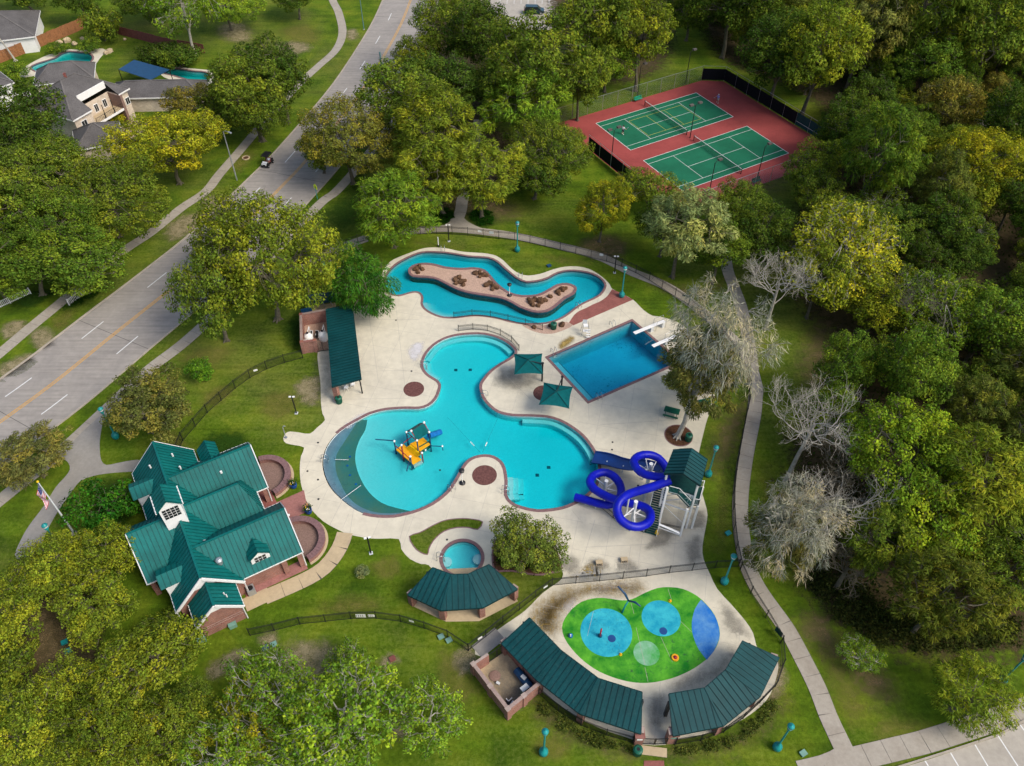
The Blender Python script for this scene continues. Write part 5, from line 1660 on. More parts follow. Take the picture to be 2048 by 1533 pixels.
# ================================================================ LAMPS
def teal_lamp():
    t = thing('path_lamp', '', 'lamp post', (0, 0, 0), 'teal lamp posts round the pool grounds')
    MB().lathe((0, 0, 0), [(.34, 0), (.34, .12), (.42, .2), (.42, .55), (.34, .75), (.18, .9), (.14, 1.1), (.10, 1.25)], 14).build('base', MT['lampteal'], t, True)
    MB().tube([(0, 0, 1.2), (0, 0, 4.6)], [.10, .075], 10).build('shaft', MT['lampteal'], t)
    MB().lathe((0, 0, 4.55), [(.09, 0), (.17, .06), (.2, .15), (.12, .2), (.16, .3), (.26, .4)], 14).build('collar', MT['lampteal'], t, True)
    MB().lathe((0, 0, 4.95), [(.22, 0), (.28, .15), (.24, .32)], 14).build('lantern', MT['offwhite'], t, True)
    MB().lathe((0, 0, 5.26), [(.32, 0), (.28, .1), (.12, .2), (.04, .28), (.01, .36)], 14).build('lamp_cap', MT['lampteal'], t, True)
    return t
_lp = teal_lamp()
for k, (p, lab) in enumerate([((1034.5, 503), 'teal lamp post on the lawn above the lazy river'), ((1243, 594), 'teal lamp post at the red paving corner'), ((1448, 1166), 'teal lamp post beside the fence above the splash pad'),
        ((1416, 952), 'teal lamp post behind the slide tower'), ((233, 876), 'teal lamp post on the lawn by the entrance plaza'), ((1087, 1507), 'teal lamp post on the lawn below the splash pavilion'), ((1553, 1497), 'teal lamp post on the lawn near the gate path'),
        ((2002, 1363), 'dark teal lamp post at the edge of the parking walk'), ((647, 534), 'teal lamp post behind the bright green willow'), ((130, 1106), 'teal lamp post hidden by the yellow tree near the flagpole')]):
    if k == 0:
        _lp.location = G(*p)
        _lp['label'] = lab
    else:
        dup(_lp, G(*p), random.uniform(0, 6), lab)
def flood():
    t = thing('flood_light', '', 'lamp post', (0, 0, 0), 'short black flood light posts')
    MB().tube([(0, 0, 0), (0, 0, 3.0)], .085, 8).build('pole', MT['black'], t)
    MB().box((0, 0, .03), (.4, .4, .06)).build('foot', MT['offwhite'], t)
    for s in (-1, 1):
        MB().box((s * .22, 0, 3.05), (.28, .2, .1), .1).build('lamp_head', MT['white'], t)
    return t
_fl = flood()
for k, (p, lab) in enumerate([((593, 827), 'black flood light post on the lawn left of the deck'), ((742, 1107), 'black flood light post below the round end of the pool'), ((1229, 546), 'black flood light post by the river fence, near the bend'),
        ((898, 483), 'black flood light post by the river fence, at the path junction'), ((662, 522), 'black flood light post beside the bright green willow'), ((584, 1062), 'flood light post behind the patio wall')]):
    if k == 0:
        _fl.location = G(*p)
        _fl['label'] = lab
    else:
        dup(_fl, G(*p), random.uniform(-.3, .3), lab)
t = thing('street_light', 'tall grey street light leaning its arm over the road', 'lamp post', tuple(G(474, 361)))
b = G(474, 361)
rd = Vector((.82, -.57, 0))
MB().tube([b, b + Vector((0, 0, 9.0))], [.13, .08], 10).build('pole', MT['galv'], t)
MB().tube([b + Vector((0, 0, 8.9)), b + rd * .5 + Vector((0, 0, 9.35)), b + rd * 1.4 + Vector((0, 0, 9.45))], .05, 8).build('arm', MT['galv'], t)
e = b + rd * 1.7 + Vector((0, 0, 9.42))
MB().box(tuple(e), (.7, .3, .14), -.6).build('lamp_head', MT['galv'], t)
t = thing('utility_pole', 'grey-green utility pole with insulators beside the road', 'pole', tuple(G(768, 176)))
b = G(768, 176)
MB().tube([b, b + Vector((0, 0, 7.2))], [.2, .15], 10).build('pole', MT['poleteal'], t)
for z in (2.0, 3.4, 4.8, 6.0):
    MB().bar(b + Vector((-.5, .1, z)), b + Vector((.5, -.1, z)), .07).build('bracket', MT['poleteal'], t)
    MB().lathe((b.x + .5, b.y - .1, z), [(.05, 0), (.1, .05), (.06, .12), (.1, .17), (.04, .25)], 8).build('insulator', MT['boxgreen'], t)
for p, lab in (((728, 60), 'slim green pole on the verge left of the road'), ((864, 24), 'slim green pole on the far right verge of the road')):
    b = G(*p)
    t = thing('verge_pole', lab, 'pole', tuple(b))
    MB().tube([b, b + Vector((0, 0, 8.5))], [.11, .07], 8).build('pole', MT['poleteal'], t)
    MB().box((b.x, b.y, .06), (.4, .4, .12)).build('foot', MT['kerb'], t)
# crossing sign
b = G(635, 399)
t = thing('road_sign', 'fluorescent yellow pentagon road sign on a teal post', 'sign', tuple(b))
MB().tube([b, b + Vector((0, 0, 2.2))], .05, 8).build('post', MT['lampteal'], t)
NE = NT('fluorescent_sign'); NE.bsdf((0.80, 0.95, 0.02), 0.4); MT['fluo'] = NE.m
d = Vector((.75, -.66, 0)).normalized()
cz = b + Vector((0, 0, 2.35)) + Vector((d.y, -d.x, 0)) * -.07
pp = [cz + d * x + Vector((0, 0, z)) for x, z in ((-.42, -.42), (.42, -.42), (.42, .2), (0, .55), (-.42, .2))]
qq = [p + Vector((d.y, -d.x, 0)) * .03 for p in pp]
MB().add(pp + qq, [(0, 1, 2, 3, 4), (9, 8, 7, 6, 5)] + [(i, 5 + i, 5 + (i + 1) % 5, (i + 1) % 5) for i in range(5)]).build('sign_board', MT['fluo'], t)
for s in (-1, 1):
    f = Vector((d.y, -d.x, 0)) * (.036 if s > 0 else -.006)
    m = MB()
    m.box(tuple(cz + f + Vector((0, 0, .12))), (.12, .01, .12), math.atan2(d.y, d.x))
    m.box(tuple(cz + f + d * .06 + Vector((0, 0, -.08))), (.10, .01, .3), math.atan2(d.y, d.x))
    m.box(tuple(cz + f - d * .08 + Vector((0, 0, -.1))), (.07, .01, .24), math.atan2(d.y, d.x))
    m.build('walker_symbol', MT['black'], t)
# flagpole
b = G(149, 1067)
FH = 9.4
t = thing('flagpole', 'white flagpole beside the entrance path', 'flagpole', tuple(b))
MB().tube([b, b + Vector((0, 0, FH))], [.12, .05], 10).build('pole', MT['offwhite'], t)
MB().sphere((b.x, b.y, FH + .08), .13, 10, 6).build('finial', MT['yellow'], t, True)
MB().lathe(tuple(b), [(.35, 0), (.35, .1), (.15, .2)], 14).build('base', MT['kerb'], t)
fg = thing('flag', 'stars and stripes flag hanging limp from the flagpole', 'flag', tuple(b + Vector((0, 0, 6))))
NB = NT('flag_blue'); NB.bsdf((0.02, 0.035, 0.16), 0.8); MT['fblue'] = NB.m
NR = NT('flag_red'); NR.bsdf((0.50, 0.03, 0.05), 0.8); MT['fred'] = NR.m
NW = NT('flag_white'); NW.bsdf((0.72, 0.70, 0.72), 0.8); MT['fwhite'] = NW.m
def flagpt(s, w):
    """s along the fly 0..1, w along the hoist 0 (top)..1; drooping cloth"""
    x = -1.15 * s * (1 - .35 * w) + 0.13 * math.sin(6 * s + 4 * w) * s
    y = 0.30 * math.sin(8 * s + 3 * w) * s
    z = FH - .15 - w * 2.1 * (1 - .25 * s) - 2.7 * s ** 1.1
    return Vector((b.x + x - .06, b.y + y - .05, z))
ns = 16
for k in range(13):
    w0, w1 = k / 13, (k + 1) / 13
    m = MB()
    s0 = 0.42 if k < 7 else 0.0
    vs = []
    for j in range(ns + 1):
        s = s0 + (1 - s0) * j / ns
        vs += [flagpt(s, w0), flagpt(s, w1)]
    m.add(vs, [(2 * j, 2 * j + 1, 2 * j + 3, 2 * j + 2) for j in range(ns)])
    m.build('stripe', MT['fred'] if k % 2 == 0 else MT['fwhite'], fg)
m = MB()
vs = []
for j in range(9):
    s = 0.42 * j / 8
    for i in range(8):
        vs.append(flagpt(s, 7 / 13 * i / 7))
m.add(vs, [(j * 8 + i, j * 8 + i + 1, (j + 1) * 8 + i + 1, (j + 1) * 8 + i) for j in range(8) for i in range(7)])
can = m.build('canton', MT['fblue'], fg)
m = MB()
for i in range(9):
    for j in range(6 if i % 2 == 0 else 5):
        c = flagpt(0.42 * ((j + (.5 if i % 2 == 0 else 1)) / 6), 7 / 13 * ((i + .5) / 9))
        for sgn in (-1, 1):
            m.add([c + Vector((.035 * math.sin(2 * math.pi * q / 10) * (1 if q % 2 == 0 else .42), sgn * .012, .035 * math.cos(2 * math.pi * q / 10) * (1 if q % 2 == 0 else .42))) for q in range(10)], [tuple(range(10))])
m.build('stars', MT['fwhite'], can, kind='stuff')

# ================================================================ POOL FURNITURE
def sail(name, label, px, zc, post_px, zs):
    P = [G(*p, z) for p, z in zip(px, zs)]
    c = sum(P, Vector()) / 4 + Vector((0, 0, zc))
    t = thing(name, label, 'shade sail', tuple(Vector((c.x, c.y, 0))), 'square teal shade sails')
    n = 10
    for k in range(4):
        a, b = P[k], P[(k + 1) % 4]
        vs, fs = [], []
        for i in range(n + 1):
            f = i / n
            e = a.lerp(b, f) + (c - a.lerp(b, f)) * (0.30 * f * (1 - f))
            for j in range(6):
                g = j / 5
                q = e.lerp(c, g)
                vs.append(q - Vector((0, 0, .25 * g * (1 - g))))
        for i in range(n):
            for j in range(5):
                fs.append((i * 6 + j, (i + 1) * 6 + j, (i + 1) * 6 + j + 1, i * 6 + j + 1))
        MB().add(vs, fs).build('sail_panel', MT['sail'], t, True)
        MB().tube([a, c], .035, 6).build('ridge_tube', MT['roofdarkseam'], t)
    pp = G(*post_px)
    MB().tube([pp, pp + Vector((0, 0, 3.3))], .11, 10).build('post', MT['black'], t)
    MB().tube([pp + Vector((0, 0, 3.2)), c - Vector((0, 0, .15))], .06, 8).build('arm', MT['black'], t)
    MB().box((pp.x, pp.y, 3.34), (.3, .3, .08)).build('post_cap', MT['black'], t)
    return t
sail('shade_sail', 'teal shade sail nearer the barrier rail and top of the main pool', [(1028, 708), (1084.5, 707.5), (1086, 749), (1028, 749.5)], .75, (1084, 763), [2.9, 2.9, 2.9, 2.9])
sail('shade_sail', 'teal shade sail overhanging the brown paving circle', [(1087.5, 765), (1146, 774), (1138.5, 818), (1077.5, 810)], .75, (1122, 790), [2.9, 2.9, 2.9, 2.9])
def handrails(label, a, d, name='pool_ladder', w=.55):
    A, D = G(*a), G(*d)
    dr = Vector((D.x - A.x, D.y - A.y, 0)).normalized()
    sd_ = Vector((-dr.y, dr.x, 0))
    t = thing(name, label, 'ladder', tuple(A))
    for s in (-1, 1):
        o = A + sd_ * s * w / 2
        MB().tube([o + Vector((0, 0, .03)), o + Vector((0, 0, .75)), o + dr * .25 + Vector((0, 0, .88)), o + dr * .65 + Vector((0, 0, .8)), o + dr * .8 + Vector((0, 0, .3)), o + dr * .82 + Vector((0, 0, -.5))], .032, 6).build('rail', MT['steel'], t, True)
    for z in (-.2, -.45):
        MB().bar(A + dr * .8 - sd_ * w / 2 + Vector((0, 0, z)), A + dr * .8 + sd_ * w / 2 + Vector((0, 0, z)), .08, .03).build('tread', MT['white'], t)
for lab, a, d in [('pool ladder rails at the left end of the diving pool', (1105, 703), (1111, 712)), ('pool ladder rails on the far side of the diving pool', (1222, 649), (1229, 658)), ('pool ladder rails near the bottom corner of the diving pool', (1200, 801), (1194, 792)),
                  ('handrails at the left steps of the main pool', (841, 733), (851, 733)), ('handrails at the top rim of the lazy river', (886, 498), (886, 509)), ('handrails where the river narrows', (1041, 552), (1040, 562)), ('handrails by the red paving into the river', (1160, 617), (1153, 610)),
                  ('handrails at the round peninsula of the main pool', (907, 982), (899, 974)), ('handrails at the steps right of the peninsula', (1004, 984), (1014, 984)), ('handrails at the inner curve of the main pool', (974, 795), (965, 792)), ('handrails into the small round pool', (874, 1118), (884, 1117)),
                  ('handrails at the beach edge of the main pool', (643, 922), (652, 922))]:
    handrails(lab, a, d)
# roped floats
for lab, a, b_ in (('float line crossing the neck of the main pool', (895, 835), (960, 905)), ('float line across the right arm of the main pool', (995, 838), (965, 905))):
    t = thing('float_line', lab, 'rope', tuple(G(*a)))
    A, B = G(*a, -.09), G(*b_, -.09)
    MB().tube([A, B], .012, 6).build('rope', MT['p_tile'], t)
    for k in range(4):
        p = A.lerp(B, .72 + k * .03)
        MB().sphere(tuple(p), .08, 8, 5).build('float', MT['white'], t, True)
# diving boards
def diveboard(label, tip, butt, zt, rails):
    T_, B_ = G(*tip, zt), G(*butt, zt)
    t = thing('diving_board', label, 'diving board', tuple(Vector((B_.x, B_.y, 0))))
    MB().bar(T_, B_, .52, .07).build('board', MT['white'], t)
    d = (T_ - B_).normalized()
    s = Vector((-d.y, d.x, 0))
    m = B_.lerp(T_, .42)
    MB().box((m.x, m.y, zt / 2 - .02), (.5, .5, zt - .06), math.atan2(d.y, d.x)).build('fulcrum', MT['offwhite'], t)
    MB().box((B_.x + d.x * .3, B_.y + d.y * .3, zt / 2 - .02), (.4, .6, zt - .06), math.atan2(d.y, d.x)).build('anchor', MT['offwhite'], t)
    for q in (-1, 1):
        o = B_ + s * .36 * q
        MB().tube([o + Vector((0, 0, -zt + .03)), o + Vector((0, 0, .8)), o + d * 1.6 + Vector((0, 0, .8)), o + d * 1.65 + Vector((0, 0, -zt + .03))], .03, 6).build('guard_rail', MT['steel'], t)
    return t
diveboard('longer white diving board at the far corner of the deep pool', (1268, 667), (1329, 642), .95, 1)
diveboard('shorter white diving board half under the grey tree', (1305, 693), (1352, 672), .75, 1)
# lifeguard chair
c = G(1170, 668)
t = thing('lifeguard_chair', 'white and steel lifeguard chair at the diving pool edge', 'lifeguard chair', tuple(c))
MB().box((c.x, c.y, 1.55), (.6, .6, .07)).build('seat', MT['white'], t)
MB().bar((c.x - .1, c.y + .32, 1.6), (c.x - .1, c.y + .42, 2.2), .6, .05).build('backrest', MT['offwhite'], t)
MB().box((c.x, c.y - .45, 1.0), (.7, .45, .05)).build('foot_platform', MT['white'], t)
for sx in (-.45, .45):
    for sy in (-.55, .5):
        MB().tube([(c.x + sx * 1.3, c.y + sy * 1.2, .03), (c.x + sx, c.y + sy, 1.0), (c.x + sx * .8, c.y + sy * .7, 1.9)], .035, 6).build('leg', MT['steel'], t)
for k in range(4):
    z = .3 + k * .32
    MB().box((c.x + .35, c.y - .95 + k * .12, z), (.55, .18, .05)).build('step', MT['white'], t)
# trash bins
def bin_():
    t = thing('trash_bin', '', 'trash bin', (0, 0, 0), 'round dark green trash bins')
    MB().lathe((0, 0, 0.03), [(.30, 0), (.36, .05), (.40, .85), (.38, .9)], 18).build('bin_body', MT['greenbin'], t)
    for k in range(18):
        a = 2 * math.pi * k / 18
        MB().bar((.375 * math.cos(a), .375 * math.sin(a), .08), (.415 * math.cos(a), .415 * math.sin(a), .86), .06, .03).build('slat', MT['greenbin'], t)
    MB().lathe((0, 0, .93), [(.44, 0), (.44, .06), (.30, .16), (.16, .16), (.16, .02), (.02, .02)], 18).build('bin_lid', MT['greenbin'], t)
    MB().cyl((0, 0, 1.0), .15, .095, 14).build('opening', MT['black'], t)
    return t
_b = bin_()
for k, (p, lab) in enumerate([((679, 806), 'green trash bin beside the shelter brick column'), ((1376, 881), 'green trash bin in the round mulch bed under the grey tree'), ((1274, 1507), 'green trash bin outside the splash pad gate'), ((1107, 658), 'green trash bin on the gravel below the river bend')]):
    if k == 0:
        _b.location = G(*p)
        _b['label'] = lab
    else:
        dup(_b, G(*p), .3 * k, lab)
# umbrella stands
for p, h, lab in (((1019, 592), 1.9, 'white pole with black base on the river island'), ((925, 967), 2.2, 'white pole with black base on the round peninsula')):
    c = G(*p)
    t = thing('umbrella_pole', lab, 'pole', tuple(c))
    MB().lathe((c.x, c.y, .03), [(.36, 0), (.36, .1), (.2, .2), (.08, .3)], 16).build('base', MT['black'], t)
    MB().tube([(c.x, c.y, .2), (c.x, c.y, h)], .05, 8).build('pole', MT['white'], t)
    MB().lathe((c.x, c.y, h - .05), [(.05, 0), (.3, .1), (.34, .3), (.2, .42), (.05, .46)], 14).build('rolled_hood', MT['black'], t)
# picnic tables under the big grey tree
for k, (p, rz, lab) in enumerate([((1342, 830), -.35, 'dark green picnic table left of the grey tree trunk'), ((1415, 812), .3, 'green picnic table right of the grey tree at the deck edge')]):
    c = G(*p)
    t = thing('picnic_table', lab, 'picnic table', tuple(c))
    ca, sa = math.cos(rz), math.sin(rz)
    def q_(x, y, z):
        return (c.x + x * ca - y * sa, c.y + x * sa + y * ca, z)
    for j in range(5):
        MB().bar(q_(-.95, -.32 + j * .16, .75), q_(.95, -.32 + j * .16, .75), .14, .04).build('top_plank', MT['greenbin'], t)
    for s in (-1, 1):
        for j in range(2):
            MB().bar(q_(-.95, s * .72 + j * .15 - .07, .45), q_(.95, s * .72 + j * .15 - .07, .45), .13, .04).build('bench_plank', MT['greenbin'], t)
        MB().bar(q_(s * .7, -.85, .38), q_(s * .7, .85, .38), .05, .08).build('cross_beam', MT['black'], t)
        for e in (-1, 1):
            MB().bar(q_(s * .7, e * .6, .03), q_(s * .7, e * .25, .72), .06).build('leg', MT['black'], t)
# flower pots by the patio walls
for k, (p, lab) in enumerate([((588, 975), 'blue flower pot at the foot of the farther patio wall'), ((618, 1026), 'blue flower pot by the pink paving, nearer patio wall')]):
    c = G(*p)
    t = thing('flower_pot', lab, 'flower pot', tuple(c))
    MB().lathe(tuple(c), [(.26, 0), (.34, .1), (.42, .45), (.38, .62), (.42, .68), (.34, .68), (.3, .6), (.02, .6)], 16).build('pot', MT['toyblue'] if 0 else MT['flume'], t, True)
    m = MB()
    rr = random.Random(k)
    for j in range(140):
        a, r_, h = rr.uniform(0, 6.28), rr.uniform(0, .5), rr.uniform(.65, 1.25)
        d = Vector((rr.uniform(-1, 1), rr.uniform(-1, 1), rr.uniform(-.3, 1))).normalized()
        e = d.orthogonal().normalized()
        o = Vector((c.x + r_ * math.cos(a), c.y + r_ * math.sin(a), h))
        m.add([o, o + d * .16 + e * .05, o + d * .26, o + d * .16 - e * .05], [(0, 1, 2, 3)])
    pl = m.build('plant', MT['leaf'], t, kind='stuff')
    pl.color = (.09, .14, .03, 1)
    for j in range(9):
        a, r_ = rr.uniform(0, 6.28), rr.uniform(0, .42)
        MB().sphere((c.x + r_ * math.cos(a), c.y + r_ * math.sin(a), rr.uniform(.95, 1.3)), .06, 6, 4).build('blossom', MT['white'] if j % 2 else MT['yellow'], t)
# splash pad toys
t = thing('water_arch', 'slender dark blue Y-shaped water feature on the splash pad', 'water feature', tuple(G(1245, 1224)))
MB().tube([G(1244, 1226), G(1250, 1213, .9), G(1257, 1202, 1.5)], [.11, .09, .08], 8).build('stem', MT['lampteal'], t, True)
MB().tube([G(1257, 1202, 1.5), G(1250, 1188, 2.2), G(1236, 1173, 2.9)], [.09, .13, .08], 8).build('arm', MT['navy'], t, True)
MB().tube([G(1257, 1202, 1.5), G(1270, 1205, 1.8), G(1281, 1213, 1.9)], [.09, .12, .08], 8).build('arm', MT['navy'], t, True)
t = thing('water_cannon', 'red water cannon post with blue base on the left cyan disc', 'water feature', tuple(G(1200, 1273)))
MB().lathe(tuple(G(1200, 1273)), [(.2, .03), (.22, .2), (.14, .4), (.08, .5)], 12).build('base', MT['navy'], t, True)
MB().tube([G(1200, 1272, .4), G(1203, 1258, 1.25)], .09, 8).build('barrel', MT['red'], t, True)
t = thing('water_jet', 'small blue spray post at the left rim of the splash pad', 'water feature', tuple(G(1141, 1273)))
MB().lathe(tuple(G(1141, 1273)), [(.24, .03), (.24, .22), (.14, .36), (.06, .5)], 12).build('base', MT['toyblue'], t, True)
MB().cyl(tuple(G(1141, 1273, .5)), .06, .35, 8).build('nozzle', MT['white'], t)
for p, mt, lab in (((1350, 1317), 'orange', 'orange spray ring at the lower right of the splash pad'), ((1241, 1310), 'yellow', 'yellow spray button at the rim of the left cyan disc'), ((1340, 1203), 'orange', 'orange spray button at the rim of the right cyan disc')):
    c = G(*p)
    t = thing('spray_ring', lab, 'water feature', tuple(c))
    r_ = .36 if mt == 'orange' and p[1] > 1300 else .16
    MB().ring(circle((c.x, c.y), r_ * .55, 16), circle((c.x, c.y), r_, 16), .03, .22 if r_ > .3 else .1).build('ring', MT[mt], t)
    MB().sphere((c.x, c.y, .16), r_ * .6, 10, 6).build('dome', MT['red'] if r_ > .3 else MT[mt], t, True)
# two pumps venting on the deck by the fence
for k, p in enumerate(((1198, 1128), (1248, 1122))):
    c = G(*p)
    t = thing('deck_vent', ('tan vent box leaving a dark stain, nearer the shrub bed' if k == 0 else 'tan vent box leaving a dark stain, nearer the slide tower'), 'vent box', tuple(c))
    MB().box((c.x, c.y, .22), (.7, .45, .4), .1).build('box', MT['tan'], t)
    for s in (-.18, .0, .18):
        MB().box((c.x + s, c.y - .24, .22), (.1, .03, .3), .1).build('louvre', MT['joint'], t)
# shower / rinse post by the lawn spur
c = G(572, 876)
t = thing('rinse_post', 'grey rinse shower post on the rounded deck spur', 'shower', tuple(c))
MB().tube([c, c + Vector((0, 0, 2.0)), c + Vector((.15, 0, 2.2)), c + Vector((.35, 0, 2.15))], .06, 8).build('pipe', MT['galv'], t)
MB().cyl((c.x, c.y, .02), .18, .05, 12).build('foot', MT['steel'], t)
c = G(877, 493)
t = thing('depth_post', 'slim white post on the lawn beside the river rim', 'post', tuple(c))
MB().tube([c, c + Vector((0, 0, 1.7))], .07, 8).build('pole', MT['white'], t)
MB().cyl((c.x, c.y, 0), .15, .25, 10).build('foot', MT['black'], t)
# floor grates on the deck
for k, p in enumerate(((615, 943), (636, 960), (637, 999), (894, 1080), (823, 743), (792, 641), (636, 886), (1276, 972), (1158, 1031), (1225, 885), (1224, 900), (880, 941))):
    c = G(*p)
    MB().cyl((c.x, c.y, .027), .13, .008, 12).build('deck_drain', MT['black'], deck)
tag(MB().box(tuple(G(1164, 1033, .03)), (.9, 2.4, .02), R(35)).build('vault_lid', MT['deck']), 'pale rectangular vault lid on the deck below the slides', 'lid')
# bathroom scale items beside clubhouse: utility boxes
for k, (p, lab) in enumerate((((467, 1254), 'pale green utility box at the annex wall'), ((405, 1283), 'pale green utility box at the annex left corner'), ((548, 1290), 'pale green box on the bare soil by the fence'), ((531, 1297), 'dark blue irrigation lid on the bare soil'), ((785, 1319), 'rusty square drain lid on the lawn'), ((882, 1275), 'green valve lid on the lawn, left of two'), ((898, 1282), 'green valve lid on the lawn, right of two'), ((137, 1303), 'teal box under the yellow trees'), ((130, 1286), 'small teal box deeper under the yellow trees'), ((1606, 1508), 'pale green marker box on the lawn near the bottom path'), ((1456, 1068), 'green ground light beside the right fence'), ((1098, 533), 'dark lid set in the lawn above the river'))):
    c = G(*p)
    t = thing('utility_box', lab, 'utility box', tuple(c))
    big = k < 2
    mt = MT['navy'] if k in (3, 11) else MT['woodred'] if k == 4 else MT['boxgreen'] if k not in (7, 8, 10) else MT['lampteal']
    w, d, h = (.75, .4, .55) if big else (.55, .45, .18)
    MB().box((c.x, c.y, h / 2), (w, d, h), .5).build('box_body', mt, t)
    MB().box((c.x, c.y, h + .02), (w + .06, d + .06, .04), .5).build('box_lid', mt, t)
# air conditioner at the clubhouse side
c = C(7.0, -0.1)
t = thing('air_conditioner', 'grey air conditioner at the clubhouse side door', 'air conditioner', tuple(c))
MB().box((c.x, c.y, .5), (.8, .8, .85), R(30)).build('case', MT['galv'], t)
MB().cyl((c.x, c.y, .93), .3, .04, 16).build('fan_grille', MT['black'], t)

# ================================================================ ROCKS ON THE ISLAND
rk = random.Random(5)
ROCKS = [(832, 540, .7), (838, 536, .75), (845, 540, .6), (836, 547, .5), (910, 560, .8), (918, 556, .6), (922, 566, .8), (912, 568, .7), (930, 563, .55), (926, 572, .6), (951, 548, .75), (960, 547, .8), (968, 551, .7), (975, 553, .5), (960, 555, .55),
         (973, 572, .75), (981, 568, .7), (988, 576, .8), (994, 577, .65), (984, 580, .5), (1115, 585, .8), (1124, 581, .8), (1131, 579, .6), (1118, 590, .5), (1062, 606, .8), (1070, 601, .85), (1080, 604, .9), (1090, 602, .7), (1066, 612, .6), (1076, 613, .55), (1058, 600, .5), (1100, 595, .6),
         (1068, 656, .55), (1100, 652, .5), (1125, 651, .8)]
for k, (x, y, r) in enumerate(ROCKS):
    c = G(x, y, .06 if k < 32 else .02)
    m = MB()
    r *= .82
    m.sphere((0, 0, r * .28), r, 9, 6, (rk.uniform(.6, .9), rk.uniform(.55, .85), rk.uniform(.5, .8)), .22, k)
    o = m.build('boulder', MT['rock'])
    o.location = c
    o.rotation_euler = (rk.uniform(-.3, .3), rk.uniform(-.3, .3), rk.uniform(0, 6))
    tag(o, ('%s rust-brown boulder in the %s of the river island' % ('large' if r > .59 else 'small' if r < .475 else 'middle-sized', 'leftmost rock cluster' if k < 4 else 'rock cluster second from left' if k < 10 else 'rock cluster at the upper middle' if k < 15 else 'rock cluster beside the white pole' if k < 20 else 'right end rock cluster' if k < 24 else 'lower right rock cluster')) if k < 32 else 'rust-brown boulder on the gravel strip below the river bend', 'rock', 'island boulders' if k < 32 else 'gravel strip boulders')
struct(MB().slab(loop('1040,646 1060,650 1090,651 1125,644 1140,647 1145,652 1130,660 1105,668 1080,667 1055,658', .5), 0, .034).build('gravel_strip', MT['gravel']))

# ================================================================ SLIDE TOWER AND SLIDES
TW = [G(1347, 899.5, 8.3), G(1414.8, 919.5, 8.3), G(1401, 972, 8.3), G(1328, 948, 8.3)]       # roof eaves
def XY(p, z):
    return Vector((p.x, p.y, z))
tw = thing('slide_tower', 'steel slide tower with dark teal gable roof, green stairs and white posts', 'slide tower', tuple(XY(sum(TW, Vector()) / 4, 0)))
ra, rb = (TW[0] + TW[1]) / 2, (TW[2] + TW[3]) / 2
ra.z = rb.z = 9.35
roof_slope(tw, [ra, rb, TW[3], TW[0]], 'roofdark', 'roofdarkseam', 0.42)
roof_slope(tw, [ra, rb, TW[2], TW[1]], 'roofdark', 'roofdarkseam', 0.42)
for a, b in ((TW[0], TW[3]), (TW[1], TW[2]), (ra, TW[0]), (ra, TW[1]), (rb, TW[2]), (rb, TW[3])):
    trim(tw, a - Vector((0, 0, .1)), b - Vector((0, 0, .1)), .08, .18, 'roofdarkseam')
cc = sum(TW, Vector()) / 4
PZ = 6.2
PF = [XY(cc + (p - cc) * .86, 0) for p in TW]
m = MB().slab(ccw([XY(p, 0) for p in PF]), PZ - .12, PZ)
m.build('platform', MT['stairteal'], tw)
for p in PF:
    MB().bar(XY(p, 0.02), XY(p, 8.35), .2, .2).build('corner_post', MT['white'], tw)
for z in (3.1, 5.9):
    for i in range(4):
        MB().bar(XY(PF[i], z), XY(PF[(i + 1) % 4], z), .12, .16).build('tie_beam', MT['white'], tw)
for i in range(4):
    MB().bar(XY(PF[i], .3), XY(PF[(i + 1) % 4], 3.0), .07).build('brace', MT['white'], tw)
    MB().bar(XY(PF[i], 5.8), XY(PF[(i + 1) % 4], 3.2), .07).build('brace', MT['white'], tw)
def railing(t, a, b, h=1.1, mat='offwhite', pick=.13):
    MB().bar(a + Vector((0, 0, h)), b + Vector((0, 0, h)), .06).build('top_rail', MT['white'], t)
    MB().bar(a + Vector((0, 0, .1)), b + Vector((0, 0, .1)), .05).build('bottom_rail', MT['white'], t)
    m = MB()
    n = max(2, int((b - a).length / pick))
    for k in range(n + 1):
        p = a.lerp(b, k / n)
        m.bar(p + Vector((0, 0, .08)), p + Vector((0, 0, h)), .055 if k in (0, n) else .03)
    m.build('balusters', MT[mat], t, kind='stuff')
railing(tw, XY(PF[1], PZ), XY(PF[2], PZ))
railing(tw, XY(PF[0], PZ), XY(PF[1], PZ))
def flight(t, a, b, w, n, mat='stairteal', rails=True):
    """stairs rising from a to b"""
    d = Vector((b.x - a.x, b.y - a.y, 0))
    L = d.length
    d.normalize()
    s = Vector((-d.y, d.x, 0))
    for k in range(n):
        f = (k + .5) / n
        p = a.lerp(b, f)
        MB().bar(p - s * w / 2, p + s * w / 2, L / n * 1.1, .05).build('tread', MT[mat], t)
    for q in (-1, 1):
        o = s * (w / 2 + .04) * q
        MB().bar(a + o - Vector((0, 0, .05)), b + o - Vector((0, 0, .05)), .06, .26).build('stringer', MT['white' if q < 0 else 'stairteal'], t)
        if not rails:
            continue
        MB().bar(a + o + Vector((0, 0, 1.0)), b + o + Vector((0, 0, 1.0)), .06).build('handrail', MT['white'], t)
        for k in range(6):
            p = a.lerp(b, k / 5) + o
            MB().bar(p, p + Vector((0, 0, 1.0)), .045).build('rail_post', MT['white'], t)
st = thing('tower_stairs', 'green stair flights with white handrails climbing the slide tower', 'stairs', tuple(G(1300, 1069)))
L1 = G(1325, 968, 4.0)
flight(st, G(1300, 1069, .1), L1, 1.35, 22)
